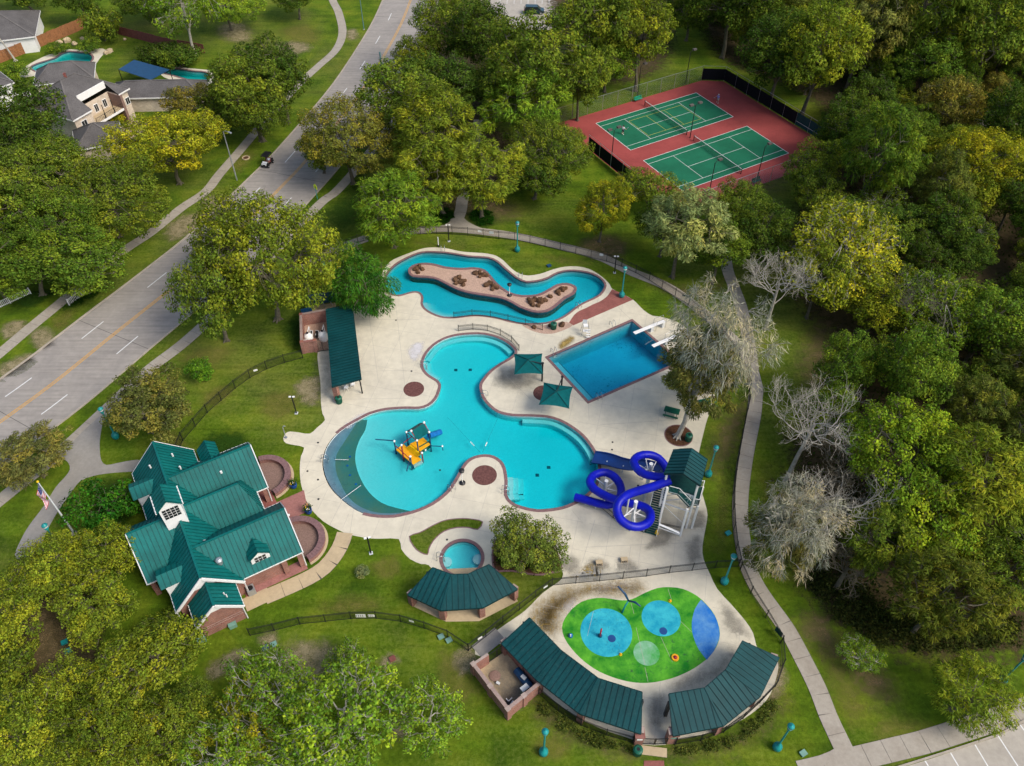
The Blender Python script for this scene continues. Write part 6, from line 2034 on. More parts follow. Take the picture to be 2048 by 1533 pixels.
MB().slab(ccw([XY(L1 + Vector((-.75, -.2, 0)), 0), XY(L1 + Vector((3.4, -1.3, 0)), 0), XY(L1 + Vector((3.7, .1, 0)), 0), XY(L1 + Vector((-.3, 1.1, 0)), 0)]), 3.9, 4.0).build('landing', MT['stairteal'], st)
LD = [G(1383, 976, 4.3), G(1406, 974, 4.3), G(1396, 1012, 4.3), G(1374, 1008, 4.3)]
MB().slab(ccw([XY(p, 0) for p in LD]), 4.18, 4.3).build('landing', MT['stairteal'], st)
for a, b in ((1, 2), (2, 3), (0, 1)):
    railing(st, LD[a], LD[b])
for p, h in ((G(1360, 1072), 5.1), (LD[1], 4.3), (LD[2], 4.3), (G(1316, 1055), 7.4)):
    MB().bar(XY(p, .02), XY(p, h), .22, .22).build('landing_post', MT['white'], st)
A_, B_ = G(1337, 985, PZ - .2), G(1356, 990, PZ - .2)
C_ = G(1379, 1014, 4.3)
for a, b in ((A_, B_), (B_, C_)):
    railing(st, a, b, 1.1, 'railteal', .14)
dv = Vector((.25, 1.1, 0))
flight(st, C_ + dv * .55, B_ + dv * .55, 1.05, 9, rails=False)
MB().slab(ccw([XY(p, 0) for p in (A_, B_, B_ + dv, A_ + dv)]), PZ - .3, PZ - .2).build('landing', MT['stairteal'], st)
for a, b in ((G(1318, 1048, 1.2), G(1356, 1066, 3.4)), (G(1318, 1048, 3.6), G(1358, 1064, 1.0)), (G(1318, 1048, 3.8), G(1358, 1066, 3.8)), (G(1316, 1055, .6), G(1358, 1070, .6)), (G(1318, 1050, 5.0), G(1360, 1068, 5.0))):
    MB().bar(a, b, .09).build('brace', MT['white'], st)
tag(MB().lathe(tuple(G(1312, 1068)), [(.2, .03), (.26, .06), (.26, .1), (.12, .5), (.04, .75)], 10).build('caution_cone', MT['yellow']), 'yellow caution cone at the foot of the tower stairs', 'cone')

def zz(s, off=(1024, 768), k=3.992):
    """points read off an enlarged detail, each x,y,z"""
    return [G(off[0] + float(a) / k, off[1] + float(b) / k, float(c)) for a, b, c in (q.split(',') for q in s.split())]
def tube_slide(name, label, pts, r, joints=9):
    ln = spline(pts, False, .35)
    t = thing(name, label, 'water slide', tuple(Vector((pts[-1].x, pts[-1].y, 0))))
    S_ = arclen(ln)
    MB().tube(ln, r, 18, cap=False).build('tube', MT['slideblue'], t, True)
    MB().tube([p for p in ln], r - .03, 12, cap=False).build('tube_lining', MT['flume'], t, True)
    k = 1.6
    while k < S_[-1] - .5:
        p = at_len(ln, S_, k)
        d = (at_len(ln, S_, k + .1) - at_len(ln, S_, k - .1)).normalized()
        MB().tube([p - d * .05, p + d * .05], r + .028, 18, cap=False).build('flange', MT['slideblue'], t, True)
        k += 1.9
    return t, ln
tA, lnA = tube_slide('tube_slide', 'deep blue tube slide looping once beside the tower roof', zz('1262,748,6.9 1160,742,6.6 1060,722,6.2 1000,680,5.8 972,620,5.5 1010,578,5.2 1090,566,4.9 1165,592,4.6 1215,645,4.3 1240,690,4.05 1252,706,3.9 1225,700,3.7'), .45)
tB, lnB = tube_slide('tube_slide', 'deep blue tube slide with two loops ending in the pool', zz('1265,768,6.9 1190,798,6.6 1100,830,6.25 1000,858,5.9 915,890,5.55 855,945,5.2 838,1010,4.9 865,1080,4.6 930,1130,4.3 1010,1142,4.0 1085,1110,3.75 1108,1050,3.5 1075,995,3.25 1000,966,3.05 910,948,2.85 800,916,2.6 720,880,2.4 652,835,2.2 622,782,2.05 650,735,1.9 725,708,1.75 800,730,1.6 855,790,1.5 872,860,1.4 850,930,1.3 790,962,1.2 720,962,1.08 620,935,.9 505,905,.62'), .47)
# open flume
fp = spline(zz('1228,700,3.75 1190,688,3.5 1120,664,3.0 1040,652,2.45 950,656,1.9 860,640,1.35 760,610,.8 645,592,.35'), False, .4)
t = thing('flume_slide', 'navy open flume running from the tower into the main pool', 'water slide', tuple(G(1186, 917)))
vs, fs = [], []
W8 = 9
for i, p in enumerate(fp):
    d = (fp[min(i + 1, len(fp) - 1)] - fp[max(i - 1, 0)])
    s = Vector((d.y, -d.x, 0)).normalized()
    wid = .55 + .35 * min(1, i / len(fp) * 1.4)
    for k in range(W8):
        a = math.pi * k / (W8 - 1)
        vs.append(p + s * math.cos(a) * wid - Vector((0, 0, .5 * math.sin(a) ** .6)) + Vector((0, 0, .25)))
n0 = len(vs)
for i in range(len(fp) - 1):
    for k in range(W8 - 1):
        fs.append((i * W8 + k, i * W8 + k + 1, (i + 1) * W8 + k + 1, (i + 1) * W8 + k))
MB().add(vs, fs).build('trough', MT['flume'], t, True)
for k in (0, W8 - 1):
    MB().tube([Vector(vs[i * W8 + k]) for i in range(len(fp))], .06, 6).build('rim', MT['flume'], t, True)
for f in (.12, .35, .6, .82):
    p = fp[int(f * (len(fp) - 1))]
    MB().tube([XY(p, 0.02), XY(p, p.z - .2)], .08, 8).build('support_post', MT['offwhite'], t)
# support masts with arms
def mast(label, base, top_z, pts):
    b = G(*base)
    t = thing('slide_mast', label, 'support mast', tuple(b))
    MB().tube([b, XY(b, top_z)], .2, 12).build('mast', MT['offwhite'], t)
    MB().cyl((b.x, b.y, top_z), .22, .08, 12).build('mast_cap', MT['white'], t)
    for p in pts:
        MB().bar(XY(b, p.z - .15), p - Vector((0, 0, .15)), .09, .12).build('arm', MT['white'], t)
        MB().bar(XY(b, max(.5, p.z - 1.1)), b.lerp(p, .75) + Vector((0, 0, (p.z - .2) * .25)), .05).build('strut', MT['white'], t)
    return t
def pick(ln, *f):
    return [ln[int(q * (len(ln) - 1))] for q in f]
mast('white support mast inside the largest blue loop', (1261, 1061), 5.4, pick(lnB, .24, .30, .37, .43))
mast('white support mast inside the small left blue loop', (1209, 990), 2.6, pick(lnB, .68, .73, .78, .82))
mast('white support mast inside the loop by the tower roof', (1288, 1000), 6.6, pick(lnA, .3, .45, .6, .75))
for k, (lnx, f) in enumerate(((lnB, .14), (lnB, .93), (lnB, .97), (lnB, .56))):
    p = pick(lnx, f)[0]
    t = thing('slide_post', 'short white post under the blue tube slide, %s' % ('beside the tower', 'near the pool rim', 'at the tube mouth', 'under the crossing tubes')[k], 'support post', tuple(XY(p, 0)))
    MB().tube([XY(p, .02), XY(p, p.z - .4)], .09, 8).build('post', MT['white'], t)
    MB().bar(XY(p, p.z - .55) + Vector((-.4, 0, 0)), XY(p, p.z - .55) + Vector((.4, 0, 0)), .1).build('saddle', MT['white'], t)

# ================================================================ PLAY STRUCTURE
ps = thing('play_structure', 'yellow water play structure with red and blue posts standing in the pool', 'play structure', tuple(G(833, 900, -.95)))
def zp(x, y, z):
    return G(760 + x / 13.65, 830 + y / 13.65, z)
B0 = -.95
def deckpiece(pts, z, mat, name, th=.12):
    MB().slab(ccw([XY(zp(x, y, z), 0) for x, y in pts]), z - th, z).build(name, MT[mat], ps)
deckpiece([(820, 790), (1180, 620), (1370, 800), (1090, 985)], .9, 'orange', 'upper_deck')
deckpiece([(430, 950), (640, 800), (1130, 1220), (900, 1350)], .2, 'orange', 'lower_deck')
for k in range(4):
    f = k / 4
    a = (700 + 60 * f * 2.2, 900 - 40 * f * 2.2)
    deckpiece([(a[0], a[1]), (a[0] + 45, a[1] - 32), (a[0] + 330, a[1] + 215), (a[0] + 285, a[1] + 250)], .2 + .17 * (k + .5), 'yellow', 'step', .16)
deckpiece([(905, 1360), (1130, 1245), (1180, 1300), (940, 1440)], -.25, 'white', 'entry_step', .5)
pan = MB().slab(ccw([XY(zp(x, y, 0), 0) for x, y in ((1085, 1000), (1375, 830), (1395, 850), (1100, 1020))]), -.3, .95).build('side_panel', MT['greenbin'], ps)
MB().bar(zp(1225, 975, .45), zp(1265, 950, .45), .05, .25).build('play_panel', MT['white'], ps)
posts = [((430, 980), (385, 725), 'navy'), ((770, 820), (735, 475), 'navy'), ((1060, 1090), (1005, 705), 'navy'), ((1390, 900), (1345, 480), 'navy'), ((640, 1180), (595, 830), 'red'), ((865, 1410), (835, 1140), 'navy'), ((1165, 1210), (1125, 1050), 'red')]
for (bx, by), (tx, ty), mt in posts:
    b = zp(bx, by, 0)
    h = 1.15 if mt == 'red' else 1.9
    best = min((zz_ * .05 for zz_ in range(0, 70)), key=lambda q: (G(760 + tx / 13.65, 830 + ty / 13.65, q) - XY(b, q)).length)
    MB().tube([XY(b, B0 + .02), XY(b, best)], .085, 10).build('post', MT[mt], ps)
    MB().sphere((b.x, b.y, best + .03), .15, 10, 6).build('post_cap', MT['white'], ps, True)
for a, b, mt in [((430, 850, .75), (800, 1190, .75), 'red'), ((640, 770, .9), (860, 600, 1.3), 'red'), ((760, 500, 1.9), (990, 700, 1.9), 'red'), ((1200, 220, 2.8), (1345, 470, 1.9), 'red'), ((850, 445, 2.8), (1000, 690, 1.9), 'red'), ((1080, 1000, .9), (1125, 1060, .9), 'red'), ((735, 460, 1.9), (850, 445, 2.8), 'red'), ((1345, 480, 1.9), (1190, 215, 2.8), 'navy')]:
    MB().tube([zp(*a), zp(*b)], .055, 8).build('rail', MT[mt], ps)
rf = [zp(850, 445, 2.8), zp(1200, 215, 2.8), zp(1345, 480, 1.95), zp(1005, 700, 1.95)]
MB().plate(rf, .06).build('canopy', MT['sail'], ps)
bk = [zp(850, 445, 2.82), zp(1200, 215, 2.82), zp(1080, 225, 1.95), zp(725, 445, 1.95)]
MB().plate(bk, .06).build('canopy', MT['roofdark'], ps)
for p in ((850, 440, 2.82), (1200, 212, 2.82)):
    MB().sphere(tuple(zp(*p)), .16, 10, 6).build('ridge_ball', MT['white'], ps, True)
sl = spline([zp(1330, 570, 1.1), zp(1440, 540, .75), zp(1560, 500, .35), zp(1650, 470, .1)], False, .2)
MB().tube(sl, .36, 14, cap=False).build('tube_slide', MT['toyblue'], ps, True)
for k in (2, 5, 8):
    if k < len(sl):
        d = (sl[min(k + 1, len(sl) - 1)] - sl[k - 1]).normalized()
        MB().tube([sl[k] - d * .05, sl[k] + d * .05], .41, 14, cap=False).build('slide_flange', MT['toyblue'], ps, True)
MB().tube([zp(385, 710, 1.2), zp(-130, 672, 1.2)], .07, 8).build('spray_arm', MT['navy'], ps)
MB().tube([zp(1400, 850, .6), zp(1700, 865, .6), zp(1720, 970, .1)], .06, 8).build('spray_arm', MT['navy'], ps)
MB().tube([zp(820, 1150, .8), zp(730, 1540, .5)], .07, 8).build('spray_arm', MT['navy'], ps)
MB().sphere(tuple(zp(1700, 860, .62)), .14, 8, 6).build('elbow', MT['white'], ps, True)
# beach bars under the shallow water and spray buttons
for lab, a, b in (('steel spray bar over the upper beach entry', (670, 919.5), (697, 920)), ('steel spray bar over the lower beach entry', (682, 1000), (722, 971))):
    t = thing('spray_bar', lab, 'spray bar', tuple(G(*a)))
    MB().tube([G(*a, .12), G(*b, .12)], .035, 8).build('bar', MT['offwhite'], t)
    for p in (a, b):
        MB().cyl(tuple(G(*p, -.4)), .03, .52, 8).build('leg', MT['steel'], t)
for p in ((695, 932), (700, 951), (712, 969), (700, 914)):
    MB().cyl(tuple(G(*p, -.33)), .14, .05, 12).build('spray_button', MT['toyblue'], pool)

# ================================================================ VEHICLES AND PEOPLE
def person(name, label, loc, rz, shirt, shorts, skin=(.42, .26, .19), hair=(.05, .03, .02), pose='stand', cap=None):
    t = thing(name, label, 'person', tuple(loc))
    t.rotation_euler = (0, 0, rz)
    ORG[t.name] = Vector((0, 0, 0))
    if pose == 'sit':
        J = {'pel': (0, 0, .55), 'chest': (0, -.05, 1.0), 'neck': (0, -.04, 1.14), 'head': (0, -.02, 1.3), 'shl': (-.19, -.05, 1.05), 'shr': (.19, -.05, 1.05), 'ell': (-.25, .14, .85), 'elr': (.25, .14, .85), 'hal': (-.14, .36, .9), 'har': (.14, .36, .9), 'hil': (-.11, 0, .52), 'hir': (.11, 0, .52), 'knl': (-.14, .44, .55), 'knr': (.14, .44, .55), 'anl': (-.14, .5, .12), 'anr': (.14, .5, .12), 'tol': (-.15, .66, .06), 'tor': (.15, .66, .06)}
    else:
        J = {'pel': (0, 0, .95), 'chest': (0, .04, 1.32), 'neck': (0, .06, 1.5), 'head': (0, .09, 1.64), 'shl': (-.2, .05, 1.42), 'shr': (.2, .05, 1.42), 'ell': (-.34, .1, 1.17), 'elr': (.36, .16, 1.18), 'hal': (-.30, .3, 1.02), 'har': (.44, .42, 1.08), 'hil': (-.1, 0, .9), 'hir': (.1, 0, .9), 'knl': (-.16, .06, .5), 'knr': (.18, .02, .5), 'anl': (-.2, -.05, .08), 'anr': (.22, -.12, .08), 'tol': (-.22, .14, .04), 'tor': (.24, .07, .04)}
    rad = {'pel': .15, 'chest': .16, 'neck': .065, 'head': .115, 'shl': .075, 'shr': .075, 'ell': .05, 'elr': .05, 'hal': .04, 'har': .04, 'hil': .1, 'hir': .1, 'knl': .07, 'knr': .07, 'anl': .045, 'anr': .045, 'tol': .04, 'tor': .04}
    ks = list(J)
    ed = [('pel', 'chest'), ('chest', 'neck'), ('neck', 'head'), ('chest', 'shl'), ('chest', 'shr'), ('shl', 'ell'), ('shr', 'elr'), ('ell', 'hal'), ('elr', 'har'), ('pel', 'hil'), ('pel', 'hir'), ('hil', 'knl'), ('hir', 'knr'), ('knl', 'anl'), ('knr', 'anr'), ('anl', 'tol'), ('anr', 'tor')]
    me = bpy.data.meshes.new('body')
    me.from_pydata([J[k] for k in ks], [(ks.index(a), ks.index(b)) for a, b in ed], [])
    o = bpy.data.objects.new('body', me)
    COL.objects.link(o)
    o.parent = t
    sm = o.modifiers.new('skin', 'SKIN')
    for i, k in enumerate(ks):
        sv = me.skin_vertices[0].data[i]
        sv.radius = (rad[k], rad[k] * (.75 if k in ('pel', 'chest') else 1))
        sv.use_root = (k == 'pel')
    o.modifiers.new('smooth', 'SUBSURF').levels = 1
    o.modifiers['smooth'].render_levels = 2
    nk = NT(name + '_skin'); nk.bsdf(skin, .6); me.materials.append(nk.m)
    ns_ = NT(name + '_shirt'); ns_.bsdf(shirt, .85)
    nh = NT(name + '_shorts'); nh.bsdf(shorts, .85)
    nr = NT(name + '_hair'); nr.bsdf(cap or hair, .8)
    v = {k: Vector(p) for k, p in J.items()}
    m = MB()
    m.tube([v['pel'] + Vector((0, 0, -.02)), v['pel'].lerp(v['chest'], .5), v['chest'] + Vector((0, 0, .02)), v['neck'] + Vector((0, 0, -.05))], [.2, .19, .22, .1], 12)
    for s in 'lr':
        m.tube([v['chest'].lerp(v['sh' + s], .5), v['sh' + s], v['sh' + s].lerp(v['el' + s], .7)], [.12, .105, .08], 10)
    m.build('shirt', ns_.m, t, True)
    m = MB()
    for s in 'lr':
        m.tube([v['pel'] + (v['hi' + s] - v['pel']) * .6 + Vector((0, 0, .06)), v['hi' + s], v['hi' + s].lerp(v['kn' + s], .75)], [.16, .15, .11], 10)
    m.build('shorts', nh.m, t, True)
    h = v['head']
    m = MB()
    m.sphere((h.x, h.y - .02, h.z + .05), .125, 10, 7, (1, 1.05, .9))
    m.build('cap' if cap else 'hair', nr.m, t, True)
    m = MB()
    m.sphere((h.x - .04, h.y + .11, h.z + .0), .016, 6, 4)
    m.sphere((h.x + .04, h.y + .11, h.z + .0), .016, 6, 4)
    m.build('eyes', MT['black'], t)
    MB().sphere((h.x, h.y + .125, h.z - .03), .022, 6, 4).build('nose', nk.m, t)
    for s in 'lr':
        q = v['to' + s]
        MB().sphere((q.x, q.y - .06, .05), .09, 8, 5, (.6, 1.5, .6)).build('shoe', MT['white'], t)
        e, hnd = v['el' + s], v['ha' + s]
        dd = (hnd - e).normalized()
        sx = dd.cross(Vector((0, 0, 1))).normalized()
        m = MB()
        for f in range(4):
            a = hnd + dd * .03 + sx * (f - 1.5) * .018
            m.tube([a, a + dd * (.06 + .012 * (1 - abs(f - 1.3))), a + dd * .075 - Vector((0, 0, .03))], [.010, .009, .007], 6)
        a = hnd + sx * .03
        m.tube([a, a + sx * .025 + dd * .03, a + sx * .02 + dd * .055], [.011, .01, .008], 6)
        m.build('fingers', nk.m, t)
    return t
def racket(label, hand, d):
    t = thing('tennis_racket', label, 'racket', tuple(hand))
    d = Vector(d).normalized()
    MB().tube([hand, hand + d * .28], .018, 6).build('grip', MT['black'], t)
    c = hand + d * .46
    s = d.cross(Vector((0, 0, 1))).normalized()
    MB().tube([c + d * math.cos(a * .5) * .17 + s * math.sin(a * .5) * .13 for a in range(0, 13)], .014, 6).build('frame', MT['navy'], t)
    m = MB()
    for k in range(-3, 4):
        m.bar(c + s * k * .035 - d * .15, c + s * k * .035 + d * .15, .004)
        m.bar(c + d * k * .045 - s * .12, c + d * k * .045 + s * .12, .004)
    m.build('strings', MT['white'], t, kind='stuff')
p1 = G(1245, 269, .036)
person('person', 'player in a white top and dark shorts at the left end of the far court', p1, R(-60), (.72, .72, .74), (.05, .05, .09))
racket('tennis racket held by the player in the white top', p1 + Vector((.5, .0, 1.05)), (.7, .3, .3))
p2 = G(1435, 206, .03)
person('person', 'player in a lilac top behind the far right baseline', p2, R(120), (.30, .26, .62), (.55, .55, .62), cap=(.6, .6, .65))
racket('tennis racket held by the player in the lilac top', p2 + Vector((-.45, -.1, 1.05)), (-.7, -.3, .25))

# golf cart on the road, facing the camera-left
gc = G(536, 330, .01)
t = thing('golf_cart', 'black golf cart driving along the far lane of the road', 'golf cart', tuple(gc))
da = math.atan2(-(G(559, 300) - G(512, 352)).y, -(G(559, 300) - G(512, 352)).x)
fwd = Vector((math.cos(da), math.sin(da), 0)); lft = Vector((-fwd.y, fwd.x, 0))
def q3(x, y, z):
    return gc + fwd * x + lft * y + Vector((0, 0, z))
MB().add([q3(x, y, z) for y in (-.55, .55) for x, z in ((-1.15, .3), (1.2, .3), (1.3, .55), (1.0, .85), (.55, .9), (.5, .42), (-.35, .42), (-.4, .75), (-1.15, .78))],
         [tuple(range(8, -1, -1)), tuple(range(9, 18))] + [(i, (i + 1) % 9, 9 + (i + 1) % 9, 9 + i) for i in range(9)]).build('body', MT['black'], t)
MB().bar(q3(.62, 0, .95), q3(1.22, 0, .72), .9, .06).build('bonnet', MT['offwhite'], t)
MB().box(tuple(q3(-.15, 0, .62)), (.5, 1.05, .14), da).build('seat', MT['redseat'] if 'redseat' in MT else MT['woodred'], t)
MB().bar(q3(-.42, 0, .7), q3(-.52, 0, 1.15), 1.05, .1, fwd).build('seat_back', MT['woodred'], t)
MB().box(tuple(q3(-.2, 0, 1.95)), (1.75, 1.25, .07), da).build('roof', MT['black'], t)
for x, y in ((.6, .5), (.6, -.5), (-.95, .5), (-.95, -.5)):
    MB().tube([q3(x, y, .75), q3(x * .95, y, 1.93)], .025, 6).build('roof_post', MT['black'], t)
for x in (.85, -.8):
    for y in (-.58, .58):
        w = MB().tube([q3(x, y - .1, .26), q3(x, y + .1, .26)], .26, 16).build('wheel', MT['black'], t)
        MB().tube([q3(x, y - .11, .26), q3(x, y + .11, .26)], .13, 12).build('rim', MT['galv'], w)
MB().tube([q3(.55, .25, .9), q3(.35, .25, 1.1)], .02, 6).build('steering_column', MT['black'], t)
for y in (-.35, .35):
    MB().sphere(tuple(q3(1.22, y, .6)), .08, 8, 5).build('headlight', MT['white'], t, True)
person('person', 'driver in a pale shirt seated in the golf cart', q3(-.12, .26, .14), da - math.pi / 2, (.42, .48, .60), (.20, .06, .05), pose='sit')
# minivan in the far car park
vc = G(1068, 27, .005)
t = thing('minivan', 'dark green minivan parked in the far car park', 'minivan', tuple(vc))
def v3(x, y, z):
    return vc + Vector((x, y, z))
prof = [(-2.3, .35), (2.3, .35), (2.42, .6), (2.3, .85), (1.55, 1.0), (.75, 1.68), (-1.9, 1.75), (-2.3, 1.1)]
n = len(prof)
NV = NT('van_paint'); NV.bsdf((.006, .03, .032), .22, .5, coat=.6); MT['van'] = NV.m
yy = lambda z: .9 if z < 1.1 else .74
MB().add([v3(x, -yy(z), z) for x, z in prof] + [v3(x, yy(z), z) for x, z in prof], [tuple(range(n)), tuple(range(2 * n - 1, n - 1, -1))] + [(i, n + i, n + (i + 1) % n, (i + 1) % n) for i in range(n)]).build('body', MT['van'], t)
for s in (-1, 1):
    for x0, x1 in ((-1.95, -1.05), (-.95, .0), (.08, .75)):
        MB().add([v3(x0, s * .885, 1.12), v3(x1 + (.25 if x1 > .5 else 0), s * .885, 1.12), v3(x1 - (.1 if x1 > .5 else 0), s * .775, 1.6), v3(x0, s * .775, 1.6)], [(0, 1, 2, 3) if s < 0 else (3, 2, 1, 0)]).build('side_window', MT['glass'], t)
    MB().box(tuple(v3(2.32, s * .62, .78)), (.1, .35, .16)).build('headlight', MT['white'], t)
    MB().box(tuple(v3(-2.27, s * .72, 1.0)), (.1, .15, .35)).build('tail_light', MT['red'], t)
    for x in (-1.45, 1.5):
        w = MB().tube([v3(x, s * .72, .34), v3(x, s * .93, .34)], .34, 18).build('wheel', MT['black'], t)
        MB().tube([v3(x, s * .80, .34), v3(x, s * .95, .34)], .2, 14).build('rim', MT['galv'], w)
MB().plate([v3(1.5, -.7, 1.06), v3(1.5, .7, 1.06), v3(.82, .62, 1.66), v3(.82, -.62, 1.66)], .01).build('windscreen', MT['glass'], t)

# ================================================================ HOUSES BEYOND THE ROAD
def hip_house(name, label, A, B, depth, ze, zr, wall='stonewall', notch=None, ridge_in=None, base=0.0):
    """rectangular house, front eave corners A->B, hip roof"""
    e1 = Vector((B.x - A.x, B.y - A.y, 0))
    L = e1.length
    e1.normalize()
    e2 = Vector((-e1.y, e1.x, 0))
    if e2.y < 0:
        e2 = -e2
    t = thing(name, label, 'house', tuple(XY((A + B) / 2 + e2 * depth / 2, 0)))
    def q(a, b, z):
        return XY(A, 0) + e1 * a + e2 * b + Vector((0, 0, z))
    ri = ridge_in if ridge_in is not None else min(depth, L) / 2
    lo, hi = (ri, L - ri) if L > depth else (L / 2 - .3, L / 2 + .3)
    rb = depth / 2
    r0, r1 = q(lo, rb, zr), q(hi, rb, zr)
    def fs(a, f):          # point on the front slope: a along the eave, f up the slope
        return q(a, rb * f, ze + (zr - ze) * f)
    if notch:
        n0, n1, f = notch
        pts = [fs(0, 0), fs(n0, 0), fs(n0, f), fs(n1, f), fs(n1, 0), fs(L, 0), r1, r0]
    else:
        pts = [fs(0, 0), fs(L, 0), r1, r0]
    for P in (pts, [q(0, depth, ze), q(L, depth, ze), r1, r0], [q(0, 0, ze), q(0, depth, ze), r0], [q(L, 0, ze), q(L, depth, ze), r1]):
        MB().plate(P, .12).build('roof_slope', MT['shingle'], t)
    for a, b in ((r0, r1), (r0, q(0, 0, ze)), (r0, q(0, depth, ze)), (r1, q(L, 0, ze)), (r1, q(L, depth, ze))):
        MB().bar(a + Vector((0, 0, .03)), b + Vector((0, 0, .03)), .28, .06).build('ridge_cap', MT['shinglecap'], t)
    i = .45
    w = [q(i, i, 0), q(L - i, i, 0), q(L - i, depth - i, 0), q(i, depth - i, 0)]
    if notch:
        n0, n1, f = notch
        dp = rb * f
        w = [q(i, i, 0), q(n0, i, 0), q(n0, dp, 0), q(n1, dp, 0), q(n1, i, 0), q(L - i, i, 0), q(L - i, depth - i, 0), q(i, depth - i, 0)]
    MB().wall(ccw(w), base, ze - .02).build('wall', MT[wall], t)
    for a, b in ((q(0, 0, ze), q(L, 0, ze)), (q(L, 0, ze), q(L, depth, ze)), (q(0, 0, ze), q(0, depth, ze)), (q(0, depth, ze), q(L, depth, ze))):
        if notch and a == q(0, 0, ze) and b == q(L, 0, ze):
            MB().bar(a - Vector((0, 0, .12)), q(notch[0], 0, ze - .12), .1, .24).build('fascia', MT['white'], t)
            MB().bar(q(notch[1], 0, ze - .12), b - Vector((0, 0, .12)), .1, .24).build('fascia', MT['white'], t)
        else:
            MB().bar(a - Vector((0, 0, .12)), b - Vector((0, 0, .12)), .1, .24).build('fascia', MT['white'], t)
    return t, q, e1, e2, L
def window(t, q, a, z, w, h, y=.42, mull=1):
    wn_ = MB().bar(q(a - w / 2 - .08, y, z + h / 2), q(a + w / 2 + .08, y, z + h / 2), .06, h + .16).build('window', MT['white'], t)
    for k in range(mull + 1):
        x0 = a - w / 2 + k * w / (mull + 1) + .03
        MB().bar(q(x0, y - .03, z + h / 2), q(x0 + w / (mull + 1) - .06, y - .03, z + h / 2), .03, h - .06).build('pane', MT['glass'], wn_)
hA, qA, e1A, e2A, LA = hip_house('house', 'two-storey cream stone house with grey shingle roof and a front balcony', G(146, 242, 5.7), G(259, 176.5, 5.7), 13.0, 5.7, 9.4, notch=(4.3, 10.6, .42), ridge_in=5.2)
dp = 6.5 * .42
MB().bar(qA(4.3, dp + .05, 5.7 + 1.3), qA(10.6, dp + .05, 5.7 + 1.3), .1, 1.25).build('fascia', MT['white'], hA)
MB().slab(ccw([XY(qA(4.3, -.1, 0), 0), XY(qA(10.6, -.1, 0), 0), XY(qA(10.6, dp, 0), 0), XY(qA(4.3, dp, 0), 0)]), 2.85, 3.05).build('balcony_floor', MT['tan'], hA)
MB().bar(qA(4.3, -.15, 2.95), qA(10.6, -.15, 2.95), .1, .4).build('balcony_fascia', MT['white'], hA)
MB().bar(qA(4.3, -.05, 4.0), qA(10.6, -.05, 4.0), .05).build('balcony_rail', MT['black'], hA)
for k in range(20):
    a = 4.3 + 6.3 * k / 19
    MB().bar(qA(a, -.05, 3.05), qA(a, -.05, 4.0), .09 if k in (0, 6, 13, 19) else .025).build('baluster', MT['black'], hA)
for a in (6.4, 8.5):
    MB().bar(qA(a, -.05, 3.0), qA(a, -.05, 5.6), .1).build('balcony_post', MT['black'], hA)
for a in (5.3, 7.2, 9.2):
    window(hA, qA, a, 3.4, .8, 1.35, dp - .03)
for a in (5.2, 9.6):
    window(hA, qA, a, .8, .9, 1.3, dp - .03)
MB().bar(qA(7.4, dp - .06, 1.1), qA(8.4, dp - .06, 1.1), .06, 2.1).build('door', MT['woodred'], hA)
MB().bar(qA(10.75, -.3, 2.7), qA(10.75, dp + .3, 2.7), .5, 5.6).build('stone_fin', MT['patio'], hA)
window(hA, qA, 2.2, 3.2, 1.1, 1.4, .40)
window(hA, qA, 12.3, 3.0, .9, 1.2, .40)
ch = qA(6.4, 6.6, 9.6)
MB().box((ch.x, ch.y, 9.55), (.45, .45, 1.1), .4).build('chimney', MT['woodred'], hA)
struct(MB().slab(ccw([XY(qA(3.8, -4.5, 0), 0), XY(qA(12, -4.5, 0), 0), XY(qA(12, .3, 0), 0), XY(qA(3.8, .3, 0), 0)]), 0, .05).build('front_terrace', MT['tan']))
hB, *_ = hip_house('house', 'grey hip-roofed rear block behind the balcony house', G(66, 172, 3.4), G(188, 156, 3.4), 7.0, 3.4, 5.7)
hC, *_ = hip_house('house', 'long grey shingle roofed house below the navy canopy', G(212, 198, 3.0), G(405, 193, 3.0), 6.5, 3.0, 4.8)
hD, *_ = hip_house('house', 'grey roofed single-storey wing in front of the balcony house', G(150, 302, 3.2), G(246, 283, 3.2), 7.5, 3.2, 5.6)
hE, *_ = hip_house('house', 'white walled house with blue-grey roof at the top left corner', G(-150, 100, 3.4), G(70, 73, 3.4), 14.0, 3.4, 6.8, 'white')
hF, qF, *_ = hip_house('house', 'white two-storey house cut by the left picture edge', G(-90, 205, 4.8), G(28, 165, 4.8), 12.0, 4.8, 7.6, 'white')
for a in (10, 12):
    window(hF, qF, a, 1.0, 1.1, 1.3, .40)
hG, *_ = hip_house('house', 'grey roof among the trees at the left picture edge', G(-120, 470, 3.2), G(22, 440, 3.2), 12.0, 3.2, 6.4)
# navy canopy
cv = [G(237, 139, 3.2), G(268, 120, 3.2), G(339, 139.5, 3.2), G(301, 160, 3.2)]
t = thing('canopy', 'flat navy blue canopy over the backyard terrace', 'canopy', tuple(XY(sum(cv, Vector()) / 4, 0)))
MB().plate(cv, .08).build('canopy_top', MT['navy'], t)
for p in cv:
    MB().bar(XY(p, 0), XY(p, 3.15), .12).build('post', MT['black'], t)
